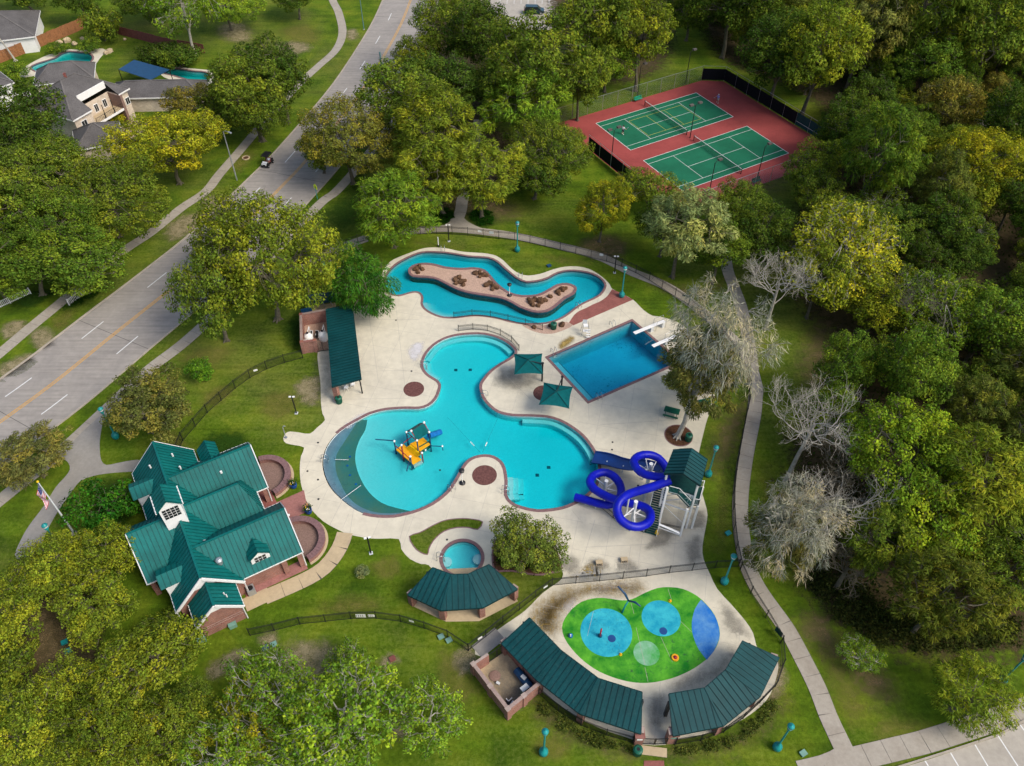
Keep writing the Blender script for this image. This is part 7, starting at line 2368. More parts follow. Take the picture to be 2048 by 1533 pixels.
# board fences
def board_fence(label, pts, mat, h=1.9):
    ln = [XY(p, 0) for p in pts]
    t = thing('board_fence', label, 'fence', tuple(ln[0]))
    S_ = arclen(ln)
    n = int(S_[-1] / 1.5)
    rr = random.Random(3)
    for k in range(n):
        a, b = at_len(ln, S_, S_[-1] * k / n), at_len(ln, S_, S_[-1] * (k + .97) / n)
        hh = h + rr.uniform(-.06, .06)
        m = MB()
        c = 7
        for j in range(c):
            p, q = a.lerp(b, j / c), a.lerp(b, (j + .93) / c)
            m.bar(p + Vector((0, 0, hh / 2)), q + Vector((0, 0, hh / 2)), .03, hh + rr.uniform(-.03, .03))
        m.build('board_panel', MT[mat], t, kind='stuff')
        MB().box((a.x, a.y, hh / 2 + .03), (.12, .12, hh + .06)).build('fence_post', MT[mat], t)
    return t
board_fence('tall orange-brown board fence beside the kidney pool', GL(PX('-30,140 0,127 60,104 110,82 160,62 178,48')), 'wood', 2.3)
board_fence('dark red board fence behind the backyard lawn', GL(PX('225,66 260,75 300,85 340,95 411,107')), 'woodred', 1.9)
# yard things
for k, (p, r_) in enumerate((((120, 88), .9), ((135, 84), 1.0), ((150, 90), .8), ((165, 80), .7), ((220, 105), .9), ((212, 108), .7), ((250, 80), .5), ((112, 94), .6))):
    c = G(*p)
    o = MB().sphere((0, 0, r_ * .3), r_, 9, 6, (.8, .7, .6), .22, 50 + k).build('garden_rock', MT['tan'])
    o.location = c
    o.rotation_euler = (0, 0, k)
    tag(o, 'pale garden boulder beside the kidney-shaped backyard pool', 'rock', 'backyard boulders')
c = G(31, 122)
t = thing('palm_trunk', 'bare pale leaning trunk beside the brown board fence', 'trunk', tuple(c))
MB().tube([c, c + Vector((-.7, .2, 2.5)), c + Vector((-1.6, .5, 4.6))], [.22, .16, .14], 8).build('stem', MT['barkpale'], t)
MB().lathe(tuple(c), [(.5, 0), (.3, .15), (.22, .3)], 10).build('root_flare', MT['barkpale'], t)
for k, (p, lab) in enumerate((((492, 317), 'round mulch ring with a cap by the roadside path'), ((239, 527), 'round planter ring on the verge'))):
    c = G(*p)
    t = thing('ring_planter', lab, 'planter', tuple(c))
    MB().ring(circle((c.x, c.y), .5, 20), circle((c.x, c.y), .68, 20), 0, .16).build('stone_ring', MT['tan'] if k == 0 else MT['kerb'], t)
    MB().cyl((c.x, c.y, 0), .5, .08, 16).build('mulch', MT['mulch'], t)

# ================================================================ TREES
rng = np.random.default_rng(11)
def unit_rand(n):
    v = rng.normal(size=(n, 3))
    return v / np.linalg.norm(v, axis=1)[:, None]
def leaves_mesh(name, C_, N_, size, aspect=.55, up=.75, mat='leaf', droop=0.0, fold=.25, axis=None, clump=None):
    """leaf sprays: two-triangle folded blades at points C_, facing roughly outward N_"""
    n = len(C_)
    nr = N_ * .8 + unit_rand(n) * .85
    nr[:, 2] += up
    nr /= np.linalg.norm(nr, axis=1)[:, None]
    a = unit_rand(n)
    if axis is not None:
        a = a * .55 + axis
    a[:, 2] -= droop * 2
    a -= nr * (a * nr).sum(1)[:, None]
    a /= np.linalg.norm(a, axis=1)[:, None] + 1e-9
    b = np.cross(nr, a)
    s = size * rng.uniform(.6, 1.35, n)[:, None]
    w = s * aspect
    v0 = C_ - a * s * .5
    v2 = C_ + a * s * .5
    v1 = C_ + b * w * .5 - nr * s * fold * .3 - a * s * .08
    v3 = C_ - b * w * .5 - nr * s * fold * .3 - a * s * .08
    V = np.stack([v0, v1, v2, v3], 1).reshape(-1, 3)
    me = bpy.data.meshes.new(name)
    me.vertices.add(4 * n)
    me.vertices.foreach_set('co', V.astype(np.float32).ravel())
    idx = np.arange(4 * n, dtype=np.int32)
    me.loops.add(4 * n)
    me.loops.foreach_set('vertex_index', idx)
    me.polygons.add(n)
    me.polygons.foreach_set('loop_start', np.arange(0, 4 * n, 4, dtype=np.int32))
    me.polygons.foreach_set('loop_total', np.full(n, 4, dtype=np.int32))
    me.update(calc_edges=True)
    at = me.attributes.new('clump', 'FLOAT', 'FACE')
    at.data.foreach_set('value', (clump if clump is not None else rng.uniform(0, 1, n)).astype(np.float32))
    me.materials.append(MT[mat])
    return me
def crooked(p, q, n, amp, rr):
    pts = [p]
    for k in range(1, n):
        f = k / n
        w = amp * math.sin(math.pi * f)
        pts.append(p.lerp(q, f) + Vector((rr.gauss(0, w), rr.gauss(0, w), rr.gauss(0, w * .7))))
    pts.append(q)
    return pts
def tree_meshes(kind, seed):
    """unit tree: crown radius 1 at height ~ returns (trunk mesh, crown mesh, crown mid height); built at real size R=5, later scaled"""
    rr = random.Random(seed)
    P = dict(
        oak=dict(R=5.2, H=8.6, base=2.2, clumps=92, lpc=155, cr=1.0, leaf=.285, flat=.62, limbs=8, lobes=10, shell=.38),
        oakbig=dict(R=8.0, H=12.6, base=3.4, clumps=180, lpc=165, cr=1.15, leaf=.31, flat=.62, limbs=11, lobes=14, shell=.55),
        sparsebig=dict(R=8.0, H=12.5, base=3.4, clumps=170, lpc=70, cr=1.05, leaf=.38, flat=.62, limbs=14, lobes=12, shell=.42, pale=True),
        elm=dict(R=4.6, H=10.5, base=2.8, clumps=95, lpc=150, cr=.92, leaf=.28, flat=.80, limbs=8, lobes=10, shell=.35),
        wispy=dict(R=4.6, H=10.5, base=2.8, clumps=100, lpc=115, cr=.85, leaf=.50, flat=.85, limbs=9, lobes=10, shell=.5, aspect=.22, streak=.9),
        sparse=dict(R=5.6, H=9.0, base=2.6, clumps=95, lpc=62, cr=.85, leaf=.36, flat=.62, limbs=11, lobes=10, shell=.45, pale=True),
        willow=dict(R=4.6, H=6.4, base=1.6, clumps=80, lpc=170, cr=1.0, leaf=.50, flat=.62, limbs=7, lobes=8, shell=.5, aspect=.16, streak=1.2),
        shrub=dict(R=2.0, H=2.6, base=.3, clumps=34, lpc=120, cr=.65, leaf=.22, flat=.7, limbs=7, lobes=6, shell=.4),
        moss=dict(R=6.0, H=13.5, base=4.8, clumps=105, lpc=72, cr=.95, leaf=.75, flat=.72, limbs=14, lobes=16, shell=.18, aspect=.075, streak=1.0, pale=True),
        conifer=dict(R=3.0, H=6.0, base=.9, clumps=70, lpc=120, cr=.7, leaf=.36, flat=.75, limbs=12, lobes=12, shell=.5, aspect=.2, streak=.7),
    )[kind]
    R_, H = P['R'], P['H']
    flat = P['flat']
    zc = P['base'] + (H - P['base']) * .55
    rz_ = (H - P['base']) * .52
    lob = [(Vector((rr.gauss(0, 1), rr.gauss(0, 1), rr.gauss(0, .8))).normalized(), rr.uniform(-.30, .42)) for _ in range(P['lobes'])]
    def env(d):
        k = 1.0
        for l, a in lob:
            k += a * max(0, d.dot(l)) ** 5
        return k
    cl = []
    tries = 0
    while len(cl) < P['clumps'] and tries < 4000:
        tries += 1
        d = Vector((rr.gauss(0, 1), rr.gauss(0, 1), rr.gauss(0, 1))).normalized()
        if d.z < -.45 and rr.random() < .75:
            continue
        f = (P['shell'] + (1 - P['shell']) * rr.random() ** .6) * env(d)
        f = min(f, 1.35) * .92
        p = Vector((d.x * R_ * f, d.y * R_ * f, zc + d.z * rz_ * f))
        rad = P['cr'] * rr.uniform(.6, 1.35)
        if all((p - c).length > .60 * (rad + r) for c, r in cl):
            cl.append((p, rad))
    tb = MB()
    top = Vector((rr.gauss(0, .25), rr.gauss(0, .25), zc + rz_ * .35))
    tr = crooked(Vector((0, 0, -.1)), top, 6, .22, rr)
    r0 = R_ * (.044 if R_ < 7 else .036)
    tb.tube(tr, [r0 * 1.35, r0 * 1.05, r0 * .9, r0 * .75, r0 * .55, r0 * .4, r0 * .25], 8)
    # root flare
    for k in range(5):
        a = k * 1.257 + rr.random()
        tb.tube([Vector((0, 0, .5)), Vector((math.cos(a) * r0 * 1.2, math.sin(a) * r0 * 1.2, .12)), Vector((math.cos(a) * r0 * 2.4, math.sin(a) * r0 * 2.4, -.05))], [r0 * .6, r0 * .5, r0 * .2], 6)
    limbs = []
    for k in range(P['limbs']):
        a = 2 * math.pi * (k + rr.random() * .6) / P['limbs']
        h0 = rr.uniform(.35, .95)
        s = tr[min(5, int(h0 * 6))].copy()
        e = Vector((math.cos(a) * R_ * rr.uniform(.4, .72), math.sin(a) * R_ * rr.uniform(.4, .72), zc + rz_ * rr.uniform(-.25, .65)))
        pts = crooked(s, e, 5, R_ * .05, rr)
        limbs.append(pts)
        tb.tube(pts, [r0 * .5, r0 * .42, r0 * .33, r0 * .25, r0 * .18, r0 * .11], 6)
    nodes = [q for l in limbs for q in l[1:]] + tr[3:]
    for p, rad in cl:
        s = min(nodes, key=lambda q: (q - p).length + (1.5 if q.z > p.z + .5 else 0))
        pts = crooked(s, p, 4, .16, rr)
        tb.tube(pts, [r0 * .17, r0 * .13, r0 * .10, r0 * .075, r0 * .05], 4, cap=False)
        for _ in range(4):
            d = Vector((rr.gauss(0, 1), rr.gauss(0, 1), rr.gauss(.5, .8))).normalized()
            e = p + d * rad * rr.uniform(.7, 1.15)
            tb.tube([pts[3], p.lerp(e, .5) + Vector((0, 0, .08)), e], [r0 * .08, r0 * .055, r0 * .022], 3, cap=False)
    o0 = Vector()
    tm = bpy.data.meshes.new(kind + '_trunk')
    tm.from_pydata(tb.v, [], tb.f)
    tm.materials.append(MT['barkpale' if P.get('pale') else 'bark'])
    Cs, Ns, Ks = [], [], []
    for p, rad in cl:
        n = int(P['lpc'] * (rad / P['cr']) ** 2)
        d = unit_rand(n)
        f = rng.uniform(.25, 1.0, n) ** .45
        sub = rng.normal(size=(n, 3)) * .05
        q = d * f[:, None] * rad * np.array([1, 1, .72]) + sub
        if P.get('streak') and kind in ('willow', 'moss'):
            q[:, 2] -= np.abs(rng.normal(size=n)) * .35 * P['streak']
        Cs.append(q + np.array(p))
        out = (np.array(p) - np.array([0, 0, zc - .5]))
        out = out / (np.linalg.norm(out) + 1e-6)
        Ns.append(d * .75 + out * .6)
        Ks.append(np.full(n, rr.random()))
    Cs, Ns, Ks = np.concatenate(Cs), np.concatenate(Ns), np.concatenate(Ks)
    cm = leaves_mesh(kind + '_crown', Cs, Ns, P['leaf'], P.get('aspect', .58), .7, 'moss' if kind == 'moss' else 'leaf', P.get('streak', 0) * (.45 if kind in ('willow', 'moss') else .0), axis=(Ns if kind in ('wispy', 'moss', 'conifer', 'willow') else None), clump=Ks)
    return tm, cm, zc, R_
LIB = {}
for kind, cnt in (('oak', 5), ('oakbig', 3), ('sparsebig', 2), ('elm', 5), ('wispy', 4), ('sparse', 3), ('willow', 1), ('shrub', 3), ('moss', 2), ('conifer', 1)):
    LIB[kind] = [tree_meshes(kind, 100 + 17 * k + len(kind)) for k in range(cnt)]
trand = random.Random(23)
def tree_at(name, label, kind, loc, radius, color, group=None, hs=1.0, cat='tree', var=None):
    if radius > 6.4 and kind in ('oak', 'sparse'):
        kind += 'big'
        hs *= .93
    lib = LIB[kind]
    tm, cm, zc, R_ = lib[trand.randrange(len(lib)) if var is None else var]
    t = thing(name, label, cat, tuple(loc), group)
    s = radius / R_
    t.scale = (s * trand.uniform(.84, 1.16), s * trand.uniform(.84, 1.16), s * hs * trand.uniform(.92, 1.1))
    t.rotation_euler = (trand.gauss(0, .05), trand.gauss(0, .05), trand.uniform(0, 6.283))
    a = bpy.data.objects.new('trunk' if cat == 'tree' else 'stem', tm)
    b = bpy.data.objects.new('crown' if cat == 'tree' else 'foliage', cm)
    for o in (a, b):
        COL.objects.link(o)
        o.parent = t
    if kind == 'moss':
        c = bpy.data.objects.new('green_foliage', LIB['wispy'][0][1])
        COL.objects.link(c)
        c.parent = t
        c.scale = (.9, .9, .85)
        c.location = (0, 0, .8)
        c.color = (.15, .145, .04, 1)
    k = trand.uniform(.86, 1.14)
    k *= 1.3
    b.color = (color[0] * k, color[1] * k, color[2] * k, 1)
    return t
def tree_px(name, label, kind, cx, cy, rpx, color, group=None, hs=1.0, base=None, cat='tree', var=None):
    """crown seen at (cx, cy) with apparent radius rpx in the survey photograph"""
    tm, cm, zc, R_ = LIB[kind][0]
    rad = 4.0
    for _ in range(4):
        hc = zc * (rad / R_) * hs
        p = G(cx, cy, hc)
        rad = rpx * (p - Vector((0, 0, CAM_H))).length / FPX
    if base:
        p = G(*base)
    return tree_at(name, label, kind, Vector((p.x, p.y, 0)), rad, color, group, hs, cat, var)
OL, OLY, YEL, DG, MG, BG, LG, BRN, GRY = (.118, .152, .018), (.160, .185, .018), (.220, .215, .015), (.064, .098, .014), (.100, .148, .017), (.085, .175, .016), (.145, .215, .020), (.165, .140, .028), (.29, .275, .22)
T = tree_px
# left bank of the road
T('shade_tree', 'soft dark green tree at the far left below the white house', 'elm', 36, 250, 66, DG)
T('shade_tree', 'mid green tree just left of the balcony house front', 'oak', 92, 330, 74, MG)
T('shade_tree', 'olive tree beside the grey wing roof on the left', 'oak', 60, 350, 95, OL)
T('shade_tree', 'broad olive tree above the roadside path', 'oak', 200, 385, 95, OL, hs=.9)
T('shade_tree', 'dark olive tree behind the crape myrtles', 'oak', 120, 440, 85, MG)
T('shade_tree', 'olive crowned tree at the far left picture edge', 'elm', 5, 400, 75, OL)
T('crape_myrtle', 'green crape myrtle above the white fence at the left edge', 'elm', 62, 525, 78, MG, base=(85, 590), hs=.62)
T('crape_myrtle', 'green crape myrtle beside the roadside white fence', 'elm', 165, 515, 76, MG, base=(180, 584), hs=.62)
T('crape_myrtle', 'green crape myrtle cut by the left picture edge', 'elm', -20, 545, 60, MG, hs=.7)
T('shade_tree', 'golden yellow tree between the house and the path', 'oak', 352, 280, 84, YEL, base=(360, 368), hs=1.05)
T('shade_tree', 'olive tree with clear trunk on the verge', 'oak', 470, 215, 78, OL, base=(522, 283), hs=1.1)
T('shade_tree', 'yellow-topped tree beside the turquoise backyard pool', 'oak', 485, 130, 52, OLY)
T('shade_tree', 'dark tree overhanging the bend of the roadside path', 'elm', 555, 150, 62, DG)
T('shade_tree', 'olive tree between the backyard and the verge', 'elm', 500, 175, 70, OL)
T('shade_tree', 'brownish tree at the right corner of the long grey house', 'oak', 395, 205, 55, BRN)
T('bald_cypress', 'tall tree with a bare white trunk behind the red fence', 'sparse', 375, 20, 75, LG, base=(391, 111), hs=1.5)
T('shade_tree', 'dark tree mass at the top left corner', 'oak', 45, -28, 45, DG)
T('shade_tree', 'dark green tree behind the brown board fence', 'elm', 152, -10, 30, DG)
T('garden_shrub', 'round olive shrub at the corner of the two board fences', 'shrub', 200, 48, 36, OL, cat='shrub')
T('shade_tree', 'yellow-green tree at the top edge left of the lawn', 'oak', 445, -10, 55, LG)
T('shade_tree', 'dark tree at the top edge above the backyard lawn', 'oak', 285, -20, 50, DG)
T('shade_tree', 'small dark tree at the top edge left of the path', 'oak', 590, -12, 40, DG)
for k, (x, y, r) in enumerate(((305, 110, 26), (330, 115, 28), (360, 112, 26), (345, 100, 20))):
    T('garden_shrub', 'dark green shrub in the clump below the red fence', 'shrub', x, y, r, DG, 'shrubs below the red fence', cat='shrub')
for k, (x, y, r, lab) in enumerate(((30, 142, 20, 'small shrub at the foot of the brown fence'), (180, 88, 16, 'small shrub beside the garden rocks'), (225, 235, 16, 'yellow shrub on the front terrace'), (110, 95, 14, 'low shrub left of the garden rocks'))):
    T('garden_shrub', lab, 'shrub', x, y, r, MG if k != 2 else YEL, cat='shrub')
# between the road and the courts
T('live_oak', 'broad brown-olive oak hanging over the road', 'oak', 690, 265, 92, (.145, .140, .024), hs=1.1)
T('live_oak', 'olive oak behind the road sign', 'oak', 640, 300, 45, OL)
T('woodland_tree', 'olive tree beside the utility pole', 'elm', 800, 195, 78, OL)
T('woodland_tree', 'slim olive tree leaning towards the road', 'elm', 830, 105, 42, OLY)
T('woodland_tree', 'broad olive tree at the top beside the road', 'oak', 905, 55, 75, OL, hs=1.15)
T('woodland_tree', 'dark tree between the road trees and the car park', 'elm', 970, 75, 66, DG)
T('woodland_tree', 'olive-brown tree below the parked minivan', 'elm', 1070, 125, 82, OL, hs=1.1)
T('woodland_tree', 'dark green tree left of the garden path', 'elm', 890, 180, 68, DG)
T('woodland_tree', 'dark tree behind the garden path', 'oak', 1005, 155, 62, DG)
T('woodland_tree', 'bright yellow-green round tree at the car park corner', 'oak', 1215, 118, 56, LG, hs=1.05)
T('woodland_tree', 'dark olive tree beside the bright round tree', 'elm', 1160, 150, 60, OL)
T('woodland_tree', 'tall olive tree right of the car park', 'elm', 1180, 45, 72, OL, hs=1.1)
T('woodland_tree', 'olive tree at the top above the court fence', 'elm', 1285, 55, 72, OLY, hs=1.1)
T('woodland_tree', 'grey-green tree at the top behind the car park', 'wispy', 1235, 10, 60, MG)
T('woodland_tree', 'streaky pale green tree right of the garden path', 'wispy', 1045, 210, 66, LG)
T('woodland_tree', 'tall streaky olive tree in the middle of the grove', 'wispy', 870, 270, 78, OLY)
T('woodland_tree', 'pale streaky tree left of the path junction', 'wispy', 785, 385, 74, LG, base=(789, 495))
T('woodland_tree', 'olive tree over the left planting bed', 'wispy', 880, 350, 72, OLY, base=(886, 428))
T('woodland_tree', 'streaky olive tree over the right planting bed', 'wispy', 975, 330, 76, OLY, base=(963, 435))
T('woodland_tree', 'dark green tree in front of the left court fence', 'oak', 1100, 300, 78, OL)
T('woodland_tree', 'dark tree left of the tennis courts', 'oak', 1070, 340, 60, DG)
T('woodland_tree', 'olive tree at the near left court corner', 'oak', 1125, 268, 40, OL)
T('woodland_tree', 'yellow hanging tree between path and courts', 'wispy', 1205, 420, 50, YEL)
T('woodland_tree', 'round olive tree hiding the near court corner', 'oak', 1300, 375, 52, OL)
T('woodland_tree', 'pale grey-green tree below the courts', 'wispy', 1400, 440, 74, (.19, .21, .075), base=(1345, 555), hs=1.1)
T('woodland_tree', 'olive tree below the near court edge', 'oak', 1480, 405, 58, OL)
T('woodland_tree', 'dark olive tree right of the pale grey-green tree', 'elm', 1530, 470, 62, DG)
T('woodland_tree', 'dark tree over the woodland path', 'elm', 1330, 450, 50, DG)
T('woodland_tree', 'olive round tree at the right court corner', 'oak', 1640, 335, 58, OL)
T('woodland_tree', 'olive tree over the bend of the fence path', 'elm', 1440, 500, 55, MG)
# around the pool
T('live_oak', 'big olive oak standing on the lawn beside the road', 'oak', 560, 470, 118, OLY, base=(556, 640), hs=1.55)
T('live_oak', 'olive oak leaning over the road kerb', 'oak', 428, 585, 88, OL, base=(453, 682), hs=1.25)
T('live_oak', 'olive branches behind the big lawn oak', 'oak', 455, 470, 70, OL, hs=1.1)
T('willow_tree', 'bright green fine-leaved tree behind the poolside shelter', 'willow', 716, 556, 74, (.044, .118, .014))
T('lawn_tree', 'round brown-olive tree near the entrance plaza', 'elm', 275, 795, 68, (.115, .115, .028), base=(304, 864), hs=.75)
T('lawn_tree', 'small brown-olive tree beside the road kerb', 'wispy', 62, 915, 58, (.135, .128, .036), hs=.6)
T('lawn_shrub', 'dark green round shrub beside the clubhouse entrance', 'shrub', 208, 1018, 54, (.034, .105, .010), hs=.95, cat='shrub')
T('lawn_shrub', 'small green sapling on the lawn by the sidewalk', 'shrub', 400, 737, 24, BG, cat='shrub', hs=1.2)
T('lawn_shrub', 'pale small shrub on the lawn below the clubhouse path', 'shrub', 722, 1143, 13, (.2, .22, .1), cat='shrub')
T('pool_tree', 'green and gold tree in the shrub bed beside the main pool', 'oak', 1065, 1068, 74, (.135, .165, .028), base=(1055, 1118), hs=.85)
_cy = T('bald_cypress', 'huge grey mossy cypress beside the diving pool', 'moss', 1476, 690, 114, GRY, base=(1354, 875), hs=1.4, var=0)
_cy.rotation_euler = (-.05, .2, .4)
T('bald_cypress', 'olive undergrowth of the grey mossy cypress', 'wispy', 1400, 745, 60, (.17, .165, .035), base=(1385, 800), hs=.9)
T('bald_cypress', 'grey mossy tree on the wooded edge right of the walkway', 'moss', 1612, 1055, 100, (.25, .23, .18), base=(1552, 1150), hs=1.25, var=1)
T('lawn_tree', 'small pale yellow-green tree at the woodland edge', 'sparse', 1728, 1310, 42, LG, hs=.8)
T('lawn_tree', 'star-shaped yellow-green young conifer by the parking walk', 'conifer', 1938, 1385, 62, (.14, .175, .018))
# bottom left
T('yellow_oak', 'yellow-green oak touching the clubhouse roof', 'oak', 210, 1105, 66, (.175, .20, .019), hs=1.0)
T('yellow_oak', 'yellow-green oak left of the clubhouse porch', 'oak', 95, 1128, 60, OLY)
T('yellow_oak', 'yellow oak below the clubhouse porch', 'oak', 185, 1200, 66, OLY)
T('yellow_oak', 'bright yellow oak at the left picture edge', 'oak', 25, 1225, 64, OLY)
T('yellow_oak', 'broad yellow-green oak below the brick annex', 'oak', 290, 1325, 84, (.175, .20, .019))
T('yellow_oak', 'yellow-green oak in the bottom left group', 'oak', 125, 1385, 64, (.165, .19, .018))
T('yellow_oak', 'golden oak in the bottom left corner', 'oak', 40, 1470, 80, (.175, .20, .019))
T('yellow_oak', 'yellow-green oak at the bottom edge, left of the sycamores', 'oak', 205, 1475, 76, (.175, .20, .019))
T('yellow_oak', 'olive oak at the bottom edge beside the sycamores', 'oak', 335, 1480, 72, (.16, .18, .018))
T('yellow_oak', 'shaded oak between the annex and the bottom left group', 'oak', 372, 1412, 48, OL)
T('sycamore', 'green sycamore over the bare soil', 'sparse', 560, 1380, 80, LG)
T('sycamore', 'open sycamore with pale branches at the bottom centre', 'sparse', 705, 1430, 105, LG, hs=1.05)
T('sycamore', 'thin sycamore right of the bottom centre', 'sparse', 850, 1440, 72, LG)
T('sycamore', 'orange-tinged sycamore at the bottom left of centre', 'sparse', 500, 1440, 70, YEL)
T('sycamore', 'slender young sycamore near the lawn fence', 'sparse', 690, 1320, 46, LG)
T('sycamore', 'sycamore cut by the bottom picture edge', 'sparse', 640, 1510, 90, LG)
T('sycamore', 'leafy sycamore at the bottom edge left of centre', 'sparse', 440, 1510, 80, LG)
for i, (x, y) in enumerate(((215, 1410), (330, 1260), (20, 1330))):
    T('understory_shrub', 'shaded olive shrub among the bottom left oaks', 'shrub', x, y, 40, OL, 'shrubs under the bottom left oaks', cat='shrub')

# bare dead tree beside the walkway
def bare_tree(label, base, H, spread, seed, mat='barkpale', lean=(0, 0)):
    rr = random.Random(seed)
    b = G(*base)
    t = thing('dead_tree', label, 'tree', tuple(b))
    tb, lb = MB(), MB()
    def grow(m, p, d, L, r, depth):
        n = 4
        pts = [p]
        dd = d.copy()
        for k in range(n):
            dd = (dd + Vector((rr.gauss(0, .22), rr.gauss(0, .22), rr.gauss(.05, .16)))).normalized()
            pts.append(pts[-1] + dd * L / n)
        rs_ = [r * (1 - .5 * k / n) for k in range(n + 1)]
        m.tube(pts, rs_, 6 if depth < 2 else 4 if depth < 4 else 3, cap=False)
        if depth >= 6:
            return
        c = 3 if depth < 5 else 2
        for k in range(c):
            s = pts[-1] if k == 0 else pts[rr.randrange(2, n + 1)]
            nd = (dd + Vector((rr.gauss(0, .75), rr.gauss(0, .75), rr.gauss(.1, .4)))).normalized()
            grow(m if depth >= 1 else lb, s, nd, L * rr.uniform(.58, .8), r * .62, depth + 1)
    tr = [b, b + Vector((lean[0] * .3, lean[1] * .3, H * .3)), b + Vector((lean[0], lean[1], H * .62))]
    tb.tube(tr, [.3, .22, .15], 8)
    for k in range(7):
        a = k * .9 + rr.random() * .5
        s = tr[1].lerp(tr[2], .15 + .85 * k / 6)
        grow(lb, s, Vector((math.cos(a) * spread, math.sin(a) * spread, rr.uniform(.35, .9))).normalized(), H * .24, .085, 1)
    tb.build('trunk', MT[mat], t)
    lb.build('branches', MT[mat], t)
    return t
bare_tree('bare white-branched dead tree beside the walkway', (1570, 965), 14.5, 1.0, 4, lean=(1.3, 1.2))
bare_tree('bare pale dead tree behind the grey mossy cypress', (1530, 660), 13.0, 1.0, 9)
bare_tree('bare grey dead tree rising through the grey mossy tree', (1630, 1090), 12.0, 1.0, 33)
bare_tree('thin bare tree standing above the grey mossy tree', (1665, 1010), 10.0, .9, 41, 'bark')
bare_tree('bare reddish-grey dead tree inside the wood', (1795, 700), 11.0, 1.0, 14, 'bark')
bare_tree('thin bare tree at the wood edge by the lawn', (1670, 1180), 7.0, .8, 21, 'bark')

# the wood on the right
WOOD = [(p.x, p.y) for p in loop('1350,-40 1400,60 1450,120 1560,165 1650,225 1660,300 1610,400 1580,500 1620,600 1690,670 1680,760 1630,850 1610,960 1640,1090 1700,1180 1790,1260 1900,1275 2010,1265 2120,1240 2280,900 2300,300 2200,-40 2150,-90 1800,-110', 3.0)]
def in_poly(x, y, P):
    c = False
    j = len(P) - 1
    for i in range(len(P)):
        if (P[i][1] > y) != (P[j][1] > y) and x < (P[j][0] - P[i][0]) * (y - P[i][1]) / (P[j][1] - P[i][1]) + P[i][0]:
            c = not c
        j = i
    return c
wr = random.Random(31)
spots = []
# tall crowns one can pick out
WT = [(1690, 480, 105, (.235, .235, .018), 'sparse', 'big yellow open-crowned tree at the wood edge by the courts path'), (1760, 610, 70, (.175, .195, .016), 'oak', 'yellow-green tree inside the wood, below the big yellow crown'), (1815, 905, 128, (.135, .190, .015), 'oak', 'bright green broad tree in the middle of the wood'), (1690, 730, 60, MG, 'elm', 'dark green tree at the wood edge above the dead tree'),
      (1870, 600, 88, (.135, .185, .016), 'sparse', 'green open tree deep in the wood'), (1960, 320, 80, YEL, 'oak', 'golden tree in the upper right of the wood'), (1640, 100, 72, OLY, 'elm', 'gold-olive tree behind the court fence corner'), (1730, 60, 60, (.17, .17, .04), 'wispy', 'pale streaky tree at the top of the wood'),
      (1790, 70, 55, LG, 'wispy', 'bright green streaky tree at the top of the wood'), (1900, 210, 55, BRN, 'oak', 'rusty brown tree in the upper right wood'), (1980, 640, 75, MG, 'oak', 'green tree at the right picture edge'), (1960, 950, 95, OLY, 'wispy', 'olive streaky tree at the right of the wood'),
      (1890, 1180, 90, (.115, .125, .017), 'wispy', 'olive tree at the lower end of the wood'), (1760, 1060, 70, OL, 'wispy', 'shaded olive tree below the bright green tree'), (1570, 90, 62, DG, 'elm', 'dark tree behind the court windscreen'), (1760, 300, 72, MG, 'wispy', 'mid green tree right of the courts'), (1700, 250, 55, DG, 'elm', 'dark tree right of the court practice wall'),
      (1990, 60, 75, OL, 'elm', 'olive tree at the top right corner'), (1860, 20, 70, OL, 'wispy', 'olive tree at the top edge of the wood'), (1470, -15, 66, DG, 'elm', 'dark tree behind the far court corner'), (1385, 0, 60, DG, 'oak', 'dark tree above the chain-link court fence'), (1640, 560, 55, OLY, 'elm', 'olive tree at the wood edge right of the grey cypress')]
REFS = ['big yellow open crown', 'yellow-green tree below the yellow crown', 'bright green broad tree', 'dark wood-edge tree above the dead tree', 'green open tree deep in the wood', 'golden upper right tree', 'gold-olive tree behind the court corner', 'pale streaky tree at the top', 'bright streaky tree at the top', 'rusty brown tree', 'green tree at the right edge', 'olive streaky tree at the right', 'olive tree at the lower end', 'shaded olive tree', 'dark tree behind the court windscreen', 'mid green tree right of the courts', 'dark tree right of the practice wall', 'olive tree at the top right corner', 'olive tree at the top edge', 'dark tree behind the far court corner', 'dark tree above the chain-link fence', 'olive tree right of the grey cypress']
REFP = []
for x, y, r, c, kd, lab in WT:
    t = T('woodland_tree', lab, kd, x, y, r, c, hs=wr.uniform(1.05, 1.3))
    spots.append((t.location.x, t.location.y, r / 16))
    REFP.append((t.location.x, t.location.y))
kinds = [('elm', DG, 'dark green tree'), ('oak', OL, 'olive broad tree'), ('wispy', (.105, .120, .022), 'streaky olive tree'), ('elm', MG, 'mid green tree'), ('sparse', (.11, .145, .018), 'thin open tree'), ('oak', OLY, 'yellow-olive tree'), ('wispy', BRN, 'brownish tree')]
cnt = 0
xs = [p[0] for p in WOOD]; ys = [p[1] for p in WOOD]
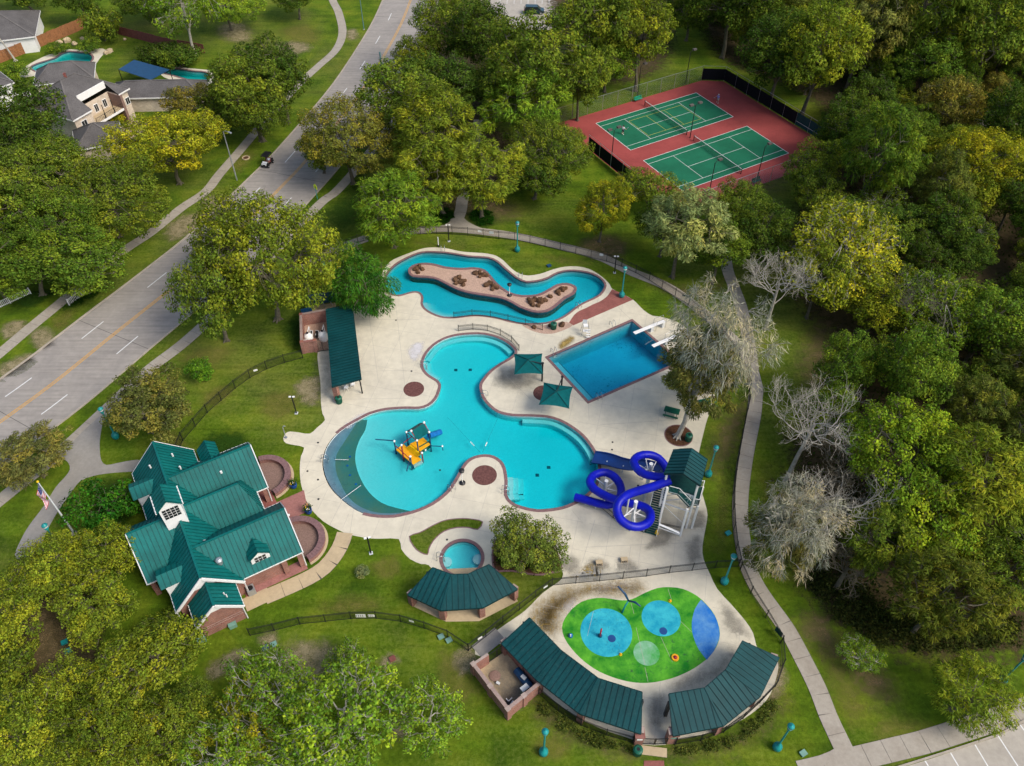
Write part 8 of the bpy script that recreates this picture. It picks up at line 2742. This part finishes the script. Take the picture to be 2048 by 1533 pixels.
for _ in range(6000):
    x, y = wr.uniform(min(xs), max(xs)), wr.uniform(min(ys), max(ys))
    if abs(x) > 20 + .70 * (y + 45) or y > 235:
        continue
    if not in_poly(x, y, WOOD):
        continue
    rad = wr.uniform(3.0, 5.4)
    if any((x - a) ** 2 + (y - b) ** 2 < (.56 * (rad + r)) ** 2 for a, b, r in spots):
        continue
    spots.append((x, y, rad))
    kd, c, lab = kinds[wr.choices(range(7), (26, 22, 16, 16, 8, 9, 4))[0]]
    i = min(range(len(REFP)), key=lambda q: (REFP[q][0] - x) ** 2 + (REFP[q][1] - y) ** 2)
    dx, dy = x - REFP[i][0], y - REFP[i][1]
    far = math.hypot(dx, dy) > 9
    if abs(dx) > abs(dy):
        w_ = ('well right of' if far else 'just right of') if dx > 0 else ('well left of' if far else 'just left of')
    else:
        w_ = ('well behind' if far else 'just behind') if dy > 0 else ('well in front of' if far else 'just in front of')
    lab = '%s %s the %s' % (lab, w_, REFS[i])
    tree_at('woodland_tree', lab, kd, Vector((x, y, 0)), rad, c, 'crowded trees of the wood', wr.uniform(.85, 1.3))
    cnt += 1
    if cnt >= 262:
        break
print('wood trees', cnt)
# woodland understory and bed plants: uncountable leaf cover
def cover(name, label, cat, pts, n, h, size, color, aspect=.5, seed=0):
    rr = np.random.default_rng(seed)
    P = np.array([(p.x, p.y) for p in pts])
    out = []
    Pl = [(p.x, p.y) for p in pts]
    while len(out) < n:
        c = rr.uniform(P.min(0), P.max(0))
        if in_poly(c[0], c[1], Pl):
            out.append(c)
    out = np.array(out)
    k = 26
    C_ = np.repeat(out, k, 0)
    hh = np.repeat(rr.uniform(.35, 1, n) * h, k)
    d = rr.normal(size=(len(C_), 3)) * np.stack([hh * .45, hh * .45, hh * .3], 1)
    Q = np.column_stack([C_, hh * .6]) + d
    Q[:, 2] = np.abs(Q[:, 2]) + .03
    me = leaves_mesh(name, Q, np.tile(np.array([[0, 0, 1.0]]), (len(Q), 1)), size, aspect, .3)
    o = bpy.data.objects.new(name, me)
    COL.objects.link(o)
    o.color = (*color, 1)
    o['kind'] = 'stuff'
    o['label'] = label
    o['category'] = cat
    return o
WP = [Vector((x, y, 0)) for x, y in WOOD]
cover('undergrowth', 'dark tangled undergrowth on the floor of the wood', 'undergrowth', [p for p in WP], 2600, 2.2, .42, (.040, .062, .012), seed=1)
cover('bed_plants', 'low shrubs planted behind the left splash pavilion', 'plants', GL(PX('1080,1405 1110,1425 1150,1450 1200,1474 1262,1492 1260,1502 1190,1492 1120,1458 1080,1425')), 70, .55, .2, (.085, .105, .022), seed=2)
cover('bed_plants', 'low shrubs planted behind the right splash pavilion', 'plants', GL(PX('1352,1500 1400,1494 1450,1480 1505,1440 1548,1400 1556,1412 1520,1455 1455,1497 1400,1508 1352,1510')), 70, .55, .2, (.085, .105, .022), seed=3)
cover('bed_plants', 'dark ground cover round the left path tree', 'plants', GL(PX('856,450 858,432 872,420 890,416 905,425 908,436 898,446 880,451')), 150, .35, .2, (.018, .060, .006), seed=4)
cover('bed_plants', 'dark ground cover round the right path tree', 'plants', GL(PX('937,430 947,422 965,420 984,426 989,440 982,450 962,453 944,444')), 150, .35, .2, (.018, .060, .006), seed=5)
cover('bed_plants', 'hedge plants under the gold and green pool tree', 'plants', [p for p in offset(BED2, -.5)], 190, .9, .22, (.050, .075, .012), seed=6)
cover('bed_plants', 'brushy growth along the lower edge of the wood', 'plants', GL(PX('1560,1090 1600,1160 1680,1240 1760,1290 1860,1310 1960,1300 2040,1280 2040,1240 1900,1250 1780,1230 1690,1150 1620,1060')), 500, 1.3, .3, (.050, .060, .016), seed=7)
cover('bed_plants', 'plants under the white fence crape myrtles', 'plants', GL(PX('125,618 150,612 185,596 208,575 205,562 180,580 150,600')), 60, .5, .2, (.024, .056, .006), seed=8)
